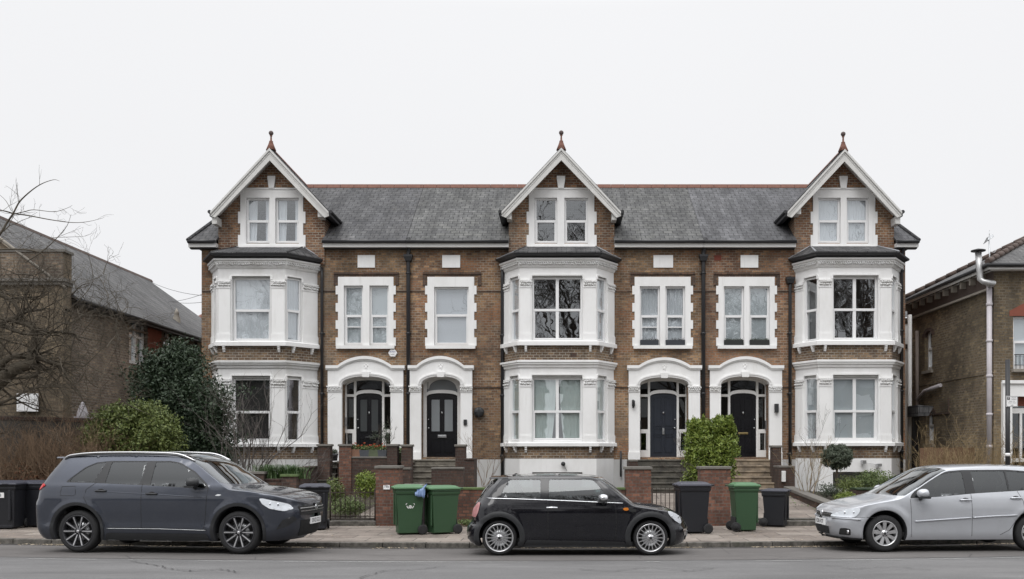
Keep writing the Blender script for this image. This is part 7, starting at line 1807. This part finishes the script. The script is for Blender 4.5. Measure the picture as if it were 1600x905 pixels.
limb([(21, 334), (8, 330), (-8, 328)], .02, .01, nsub=3, subL=.4, sub_r=.006, depth=2)
limb([(29, 317), (27, 302), (25, 285), (25, 280)], .007, .002, nsub=3, subL=.15, sub_r=.003, depth=0)
limb([(18, 330), (10, 315), (0, 305), (-10, 298)], .007, .002, nsub=2, subL=.2, sub_r=.003, depth=0)
limb([(28, 305), (18, 296), (9, 290)], .005, .002, nsub=2, subL=.12, sub_r=.003, depth=0)
limb([(40, 410), (62, 396), (84, 377), (102, 357), (108, 345), (111, 335)], .014, .003, nsub=6, subL=.25, sub_r=.004, depth=1)
limb([(75, 372), (95, 371), (120, 370), (133, 369), (146, 364)], .007, .002, nsub=4, subL=.18, sub_r=.003, depth=0)
limb([(92, 370), (112, 362), (131, 355)], .005, .002, nsub=2, subL=.15, sub_r=.003, depth=0)
limb([(0, 390), (30, 390), (52, 392), (68, 402), (60, 440)], .025, .012, nsub=6, subL=.5, sub_r=.008)
limb([(-20, 500), (40, 522), (90, 519), (118, 522), (122, 530)], .04, .018, nsub=14, subL=.7, sub_r=.012)
limb([(97, 566), (125, 565), (150, 578), (180, 595), (205, 612)], .018, .005, nsub=10, subL=.45, sub_r=.006, depth=2)
limb([(90, 480), (120, 500), (135, 512), (160, 520), (190, 510), (182, 470)], .014, .005, nsub=10, subL=.5, sub_r=.006, depth=2)
limb([(100, 490), (125, 468), (145, 440), (140, 405), (135, 395)], .012, .004, nsub=8, subL=.35, sub_r=.005, depth=2)
limb([(60, 600), (85, 605), (110, 600), (130, 620)], .014, .005, nsub=8, subL=.4, sub_r=.006, depth=2)
limb([(-20, 640), (20, 622), (50, 608), (85, 603)], .04, .015, nsub=14, subL=.6, sub_r=.012)
limb([(150, 540), (165, 520), (190, 505), (215, 500)], .008, .003, nsub=5, subL=.3, sub_r=.004, depth=1)
for k in range(230):
    p = PT(rg.uniform(-25, 200)-.0, rg.uniform(425, 635), 22.3+rg.uniform(-.7, .7)); 
    if p.x > WX(110, 22.3) and rg.random() < .4: continue
    tw.grow(p, Vector((rg.gauss(0, 1), rg.gauss(0, .4), rg.gauss(.1, .8))).normalized(), rg.uniform(.35, .8), rg.uniform(.007, .016), 3, rg, .8, .03, 2, .22, 4, .68, .0025)
tw.build('branches', M['bark_moss'], tr)

# brown twiggy hedge along the left, bare shrubs, climbing stems
def thicket(name, label, cat, x0, x1, Y, dY, z0, zt, n, mat, seed, L=.6, r=.006, lean=.35, depth=2, group=None, extra=None):
    rg = random.Random(seed); tw = Twigs(); o = thing(name, label, cat, ((x0+x1)/2, Y, z0), group)
    for k in range(n):
        x = rg.uniform(x0, x1); h = zt(x)-z0; p = Vector((x, Y+rg.uniform(-dY, dY), z0+rg.uniform(0, .25)*h))
        tw.grow(p, Vector((rg.gauss(0, lean), rg.gauss(0, lean), 1)).normalized(), h*L*rg.uniform(.6, 1.1), r*rg.uniform(.6, 1.3), depth, rg, .6, .15, 2, .2, 4, .62, .0022)
    tw.build('stems', M[mat], o); return o
h1 = thicket('twiggy_hedge', 'brown leafless twiggy hedge behind the bins at the left edge', 'hedge', WX(-30, 22.6), WX(175, 22.6), 22.6, .4, .1, lambda x: WZ(668+10*noise.noise(Vector((x*.8, 0, 0))), 22.6), 420, 'twig', 3, L=.50, r=.012, depth=3)
leaves('dead_leaves', M['redleaf'], h1, [((WX(20+40*i, 22.5), 22.5, .75), (.62, .5, .75)) for i in range(5)], 6500, .03, 4, shell=.9, rough=.3)
leaves('green_underleaf', M['holly'], h1, [((WX(10+45*i, 22.2), 22.2, .55), (.6, .35, .45)) for i in range(4)], 3200, .045, 5, shell=.9, rough=.3)
h2 = thicket('golden_bare_bush', 'golden brown leafless bush behind the silver car by the sign post', 'bush', WX(1441, 23.2), WX(1640, 23.2), 23.2, .45, .1, lambda x: WZ(690+12*noise.noise(Vector((x*1.3, 5, 0))), 23.2), 230, 'twig_gold', 8, L=.52, r=.010, depth=3)
# the slim leafless trees before the left bay
def slim(label, px, Y, h, seed, n=5, mat='twig_grey', spread=.45, L=.36, r=.022, name='bare_shrub', group='bare shrubs before the left bay'):
    rg = random.Random(seed); tw = Twigs(); b = Vector((WX(px, Y), Y, gz(Y))); o = thing(name, label, 'shrub', tuple(b), group)
    for k in range(n): tw.grow(b+Vector((rg.gauss(0, .06), rg.gauss(0, .06), 0)), Vector((rg.gauss(0, spread), rg.gauss(0, spread*.6), 1)).normalized(), h*L*rg.uniform(.8, 1.15), r*rg.uniform(.7, 1.1), 4, rg, .5, .16, 2, .13, 5, .66, .0022)
    tw.build('stems', M[mat], o); return o
slim('taller leafless shrub with many thin stems before the left bay windows', 378, 24.3, 4.0, 2, 13, spread=.32, L=.33, r=.028)
slim('low leafless shrub left of the strap-leaved plants', 408, 24.6, 2.1, 5, 5, spread=.7)
slim('low spreading leafless shrub beside the narrow dark steps', 455, 24.8, 2.3, 6, 7, spread=.75, r=.014)
slim('pale leafless shrub beside the stem of the clipped ball', 1262, 25.3, 1.35, 7, 8, 'twig_gold', .45, .5, .012, group='dry shrubs before the right bay')
slim('thin dry stalks climbing the brick right of the cream corner', 1272, 26.6, 1.9, 17, 4, 'twig_grey', .12, .5, .010, group='dry shrubs before the right bay')
slim('leafless climber against the brick right of the glazed black door', 755, 27.6, 1.9, 9, 6, 'twig', .25, .42, .012, group='climbers on the front wall')
# low planting
def lowplant(label, px, py, Y, rad, n, size, mat, seed, name='garden_plant', cat='plant', group='low garden plants', **k):
    c = (WX(px, Y), Y, WZ(py, Y)); o = thing(name, label, cat, (c[0], Y, gz(Y)), group); leaves('foliage', M[mat], o, [(c, rad), ((c[0]+rad[0]*.5, Y, c[2]-.05), tuple(v*.6 for v in rad))], n, size, seed, shell=.7, rough=.4, **k); return o
lowplant('yellow-green leafy shrub behind the gate left of the number pier', 572, 757, 23.6, (.30, .3, .36), 2600, .030, 'laurel', 1)
lowplant('straggly russet and green shrub beside the black bin and the gate', 521, 765, 22.4, (.26, .25, .30), 1500, .024, 'privet', 2)
lowplant('low leafy ground plant behind the iron gate', 540, 790, 22.4, (.45, .4, .26), 2600, .024, 'low', 3)
lowplant('grey-green leafy shrub in front of the right basement window', 1366, 752, 25.8, (.62, .4, .32), 4200, .026, 'low', 4)
lowplant('small dense green shrub at the foot of the topiary stem', 1325, 760, 25.0, (.36, .4, .28), 2400, .024, 'privet', 5)
lowplant('bright green clump beside the sloping side wall', 1322, 778, 24.0, (.30, .3, .16), 1800, .022, 'laurel', 6)
lowplant('dark low shrub at the left end of the topiary bed', 1292, 766, 25.0, (.28, .3, .2), 1300, .022, 'topi', 7)
lowplant('weedy green tuft growing at the foot of the red boundary wall', 727, 816, 21.35, (.26, .12, .07), 700, .018, 'low', 8)
lowplant('yellow-green seedling shrub seen between the two green bins', 665, 775, 22.9, (.2, .2, .22), 900, .024, 'privet', 9)
def blades(label, px, py, Y, n, h, seed, mat='blade'):
    rg = random.Random(seed); x, z = WX(px, Y), WZ(py, Y); o = thing('strap_leaved_plant', label, 'plant', (x, Y, z), 'strap-leaved plants on the wall'); m = MB()
    for k in range(n):
        b = Vector((x+rg.gauss(0, .12), Y+rg.gauss(0, .08), z)); a = rg.uniform(0, 6.28); d = Vector((math.cos(a), math.sin(a), 0)); w = Vector((-d.y, d.x, 0))*rg.uniform(.006, .011); hh = h*rg.uniform(.6, 1.1); o_ = rg.uniform(.05, .28)
        pts = [b, b+d*o_*.25+Vector((0, 0, hh*.5)), b+d*o_*.7+Vector((0, 0, hh*.92)), b+d*o_*1.2+Vector((0, 0, hh*.85))]
        m.add([p+w*s_*(1-i/3.4) for i, p in enumerate(pts) for s_ in (-1, 1)], [(2*i, 2*i+1, 2*i+3, 2*i+2) for i in range(3)], 0, True)
    m.build('leaves', M[mat], o, uv=False, recalc=False); return o
for k, (px, l) in enumerate(((416, 'leftmost clump of strap leaves on the low dark wall'), (430, 'strap-leaved clump second from the left on the low dark wall'), (447, 'third clump of strap leaves on the low dark wall'), (461, 'rightmost clump of strap leaves on the low dark wall'))):
    blades(l, px, 748, 22.6, 190, .34, k+20)
# pots on the landing wall
def pot(label, px, Y, r_, h, mat, plant, seed, flower=True, zt=None, sq=False):
    x = WX(px, Y); z = WZ(713.5, Y) if zt is None else zt; o = thing('plant_pot', label, 'plant pot', (x, Y, z), 'pots by the planted door'); m = MB()
    if sq: m.box(x-r_*.9, x+r_*.9, Y-.09, Y+.09, z, z+h, tx=-.02, ty=-.01)
    else: m.lathe([(0, 0), (r_*.72, 0), (r_*.95, h*.85), (r_*1.05, h*.85), (r_*1.05, h), (r_*.92, h), (r_*.9, h*.9), (0, h*.9)], (x, Y, z), n=18)
    m.build('pot', mat if not isinstance(mat, str) else M[mat], o, uv=False)
    leaves('foliage', M[plant], o, [((x, Y, z+h+.05), (r_*1.1, .12, .09))], 420, .020, seed, shell=.8)
    if flower: leaves('flowers', M['flower'], o, [((x+dx*r_, Y-.03, z+h+dz), (r_*.3, .07, .035)) for dx, dz in ((-.6, .12), (0, .15+.02*(seed%3)), (.55, .10), (.2, .08))], 150, .015, seed+3, shell=1.1, rough=.6)
Yp = Y2+.15; terra = plain('pale_terracotta', (.22, .12, .08), .85, var=.2); greyp = plain('grey_pot', (.07, .075, .085), .6); greenp = plain('green_pot', (.10, .12, .07), .7, var=.3)
pot('terracotta pot of red flowers, leftmost on the landing wall', 556, Yp, .15, .20, terra, 'low', 1, sq=True)
pot('dark pot of red flowers, second on the landing wall', 570, Yp, .13, .18, greyp, 'low', 2, sq=True)
pot('mossy trough of bright red flowers on the landing wall', 585, Yp, .17, .19, greenp, 'low', 3, sq=True)
pot('small dark trough of red flowers beside the right slim pier', 598, Yp, .12, .18, greyp, 'low', 4, sq=True)
pot('small grey pot on the top step between two slim piers', 522.5, 27.6, .11, .2, greyp, 'topi', 5, flower=False, zt=1.42)
pot('dark green pot glimpsed between two slim piers right of the flowers', 624, 27.0, .10, .26, greenp, 'low', 6, flower=False, zt=1.42)
# young olive by the door, and the leafy plant by the blue-black door
def sapling(label, px, Y, z0, h, seed, n=900, size=.022, mat='topi', rad=(.22, .2, .34), cz=.72, name='potted_tree'):
    x = WX(px, Y); o = thing(name, label, 'tree', (x, Y, z0), 'young potted trees by the doors'); tw = Twigs(); rg = random.Random(seed)
    tw.grow(Vector((x, Y, z0)), Vector((.05, 0, 1)), h*.5, .014, 3, rg, .5, .25, 3, .08, 5, .6, .003); tw.build('stem', M['bark'], o)
    leaves('foliage', M[mat], o, [((x, Y, z0+h*cz), rad)], n, size, seed, shell=1.2, rough=.5, holes=.6)
sapling('young sparse olive tree before the sidelight of the planted door', 603, 27.3, 1.42, 1.25, 3, 620, rad=(.17, .15, .42), cz=.55)
sapling('thin-leaved plant reaching left across the planted black door', 588, 27.2, 1.42, 1.0, 6, 260, rad=(.24, .1, .16), cz=.7)
sapling('dark small-leaved plant beside the blue-black door', 1066, 27.9, 1.2, 1.15, 5, 420, .018, 'holly', (.13, .12, .42), .5)
# fallen leaves and ground cover in the gardens
rg = random.Random(4); m = MB()
for k in range(9000):
    x = rg.uniform(-13, 13); y = rg.uniform(21.9, 27.6)
    if any(WX(a, y) < x < WX(b, y) for a, b in ((624, 730), (998, 1100), (1120, 1235))): continue
    if noise.noise(Vector((x*.8, y*.8, 3))) < -.1: continue
    s = rg.uniform(.012, .035); z = gz(y)+rg.uniform(0, .05); a = rg.uniform(0, 6.28); d = Vector((math.cos(a), math.sin(a), rg.uniform(-.3, .8))).normalized()*s; e_ = Vector((-d.y, d.x, rg.uniform(-.01, .02)))*.5
    c_ = Vector((x, y, z)); m.quad(c_-d, c_-e_, c_+d, c_+e_)
tag(m.build('ground_cover', M['low'], uv=False, recalc=False), 'low green ground cover and weeds in the front gardens', 'ground cover', kind='stuff')

# ------------------------------------------------------------------ across the road (seen only in the window glass and paintwork)
proto = None
for k, (x, y, h, lab) in enumerate(((2.0, -8.5, 18, 'large leafless street tree mirrored in the middle bay windows'), (19.5, -9.5, 17, 'large leafless street tree mirrored in the right bay windows'), (-17, -10.5, 15, 'leafless street tree mirrored in the left bay windows'), (9.5, -12, 16, 'leafless street tree mirrored in the narrow upper windows'))):
    if proto is None:
        proto = thing('street_tree', lab, 'tree', (0, 0, 0), 'bare street trees across the road', world=False); tw = Twigs(); rg = random.Random(21)
        tw.seg([Vector((0, 0, 0)), Vector((.1, 0, 2)), Vector((0, .1, 4.2))], [.42, .34, .30], 10)
        for a in range(6):
            w = a*1.05; tw.grow(Vector((0, .1, 3.6+.25*a)), Vector((math.cos(w)*.75, math.sin(w)*.75, 1)).normalized(), 4.2, .16, 6, rg, .66, .08, 3, .16, 5, .68, .008)
        tw.build('branches', M['bark'], proto); o = proto
    else: o = copy_tree(proto); o['label'] = lab
    o.location = (x, y, 0); s_ = h/15; o.scale = (s_, s_, s_); o.rotation_euler = (0, 0, k*1.3)
oh = thing('opposite_hedge', 'long clipped hedge across the road mirrored in the car sides', 'hedge', (0, -13, 0))
leaves('foliage', M['holly'], oh, [((x, -13+.2*math.sin(x), 1.2), (1.5, .8, 1.5+.3*math.sin(x*2.3))) for x in np.arange(-27, 28, 1.8)], 26000, .11, 3, shell=.35, rough=.3)
m = MB(); m.box(-40, 40, -13.3, -12.9, 0, 1.9); m.build('hedge_core', M['soil'], oh)
for k, x in enumerate((-22, -7.5, 7.0, 21.5)):
    hs = thing('opposite_house', ['brick house across the road, first in its row', 'brick house across the road, second in its row', 'brick house across the road, third in its row', 'brick house across the road, fourth in its row'][k], 'house', (x, -24, 0), 'houses across the road')
    m = MB(); m.box(x-6.5, x+6.5, -32, -24, 0, 7.0); m.build('wall', M['brick_old'], hs)
    m = MB(); m.hexa([(x-6.8, -32.3, 7), (x+6.8, -32.3, 7), (x+6.8, -23.6, 7), (x-6.8, -23.6, 7), (x-5, -28.1, 9.8), (x+5, -28.1, 9.8), (x+5, -27.9, 9.8), (x-5, -27.9, 9.8)]); m.build('roof', M['slate'], hs)
    for wx in (-4, 0, 4):
        for wz in (1.5, 4.6): m = MB(); m.box(x+wx-.8, x+wx+.8, -24.02, -23.95, wz, wz+1.6); m.build('window', M['white_paint'], hs)
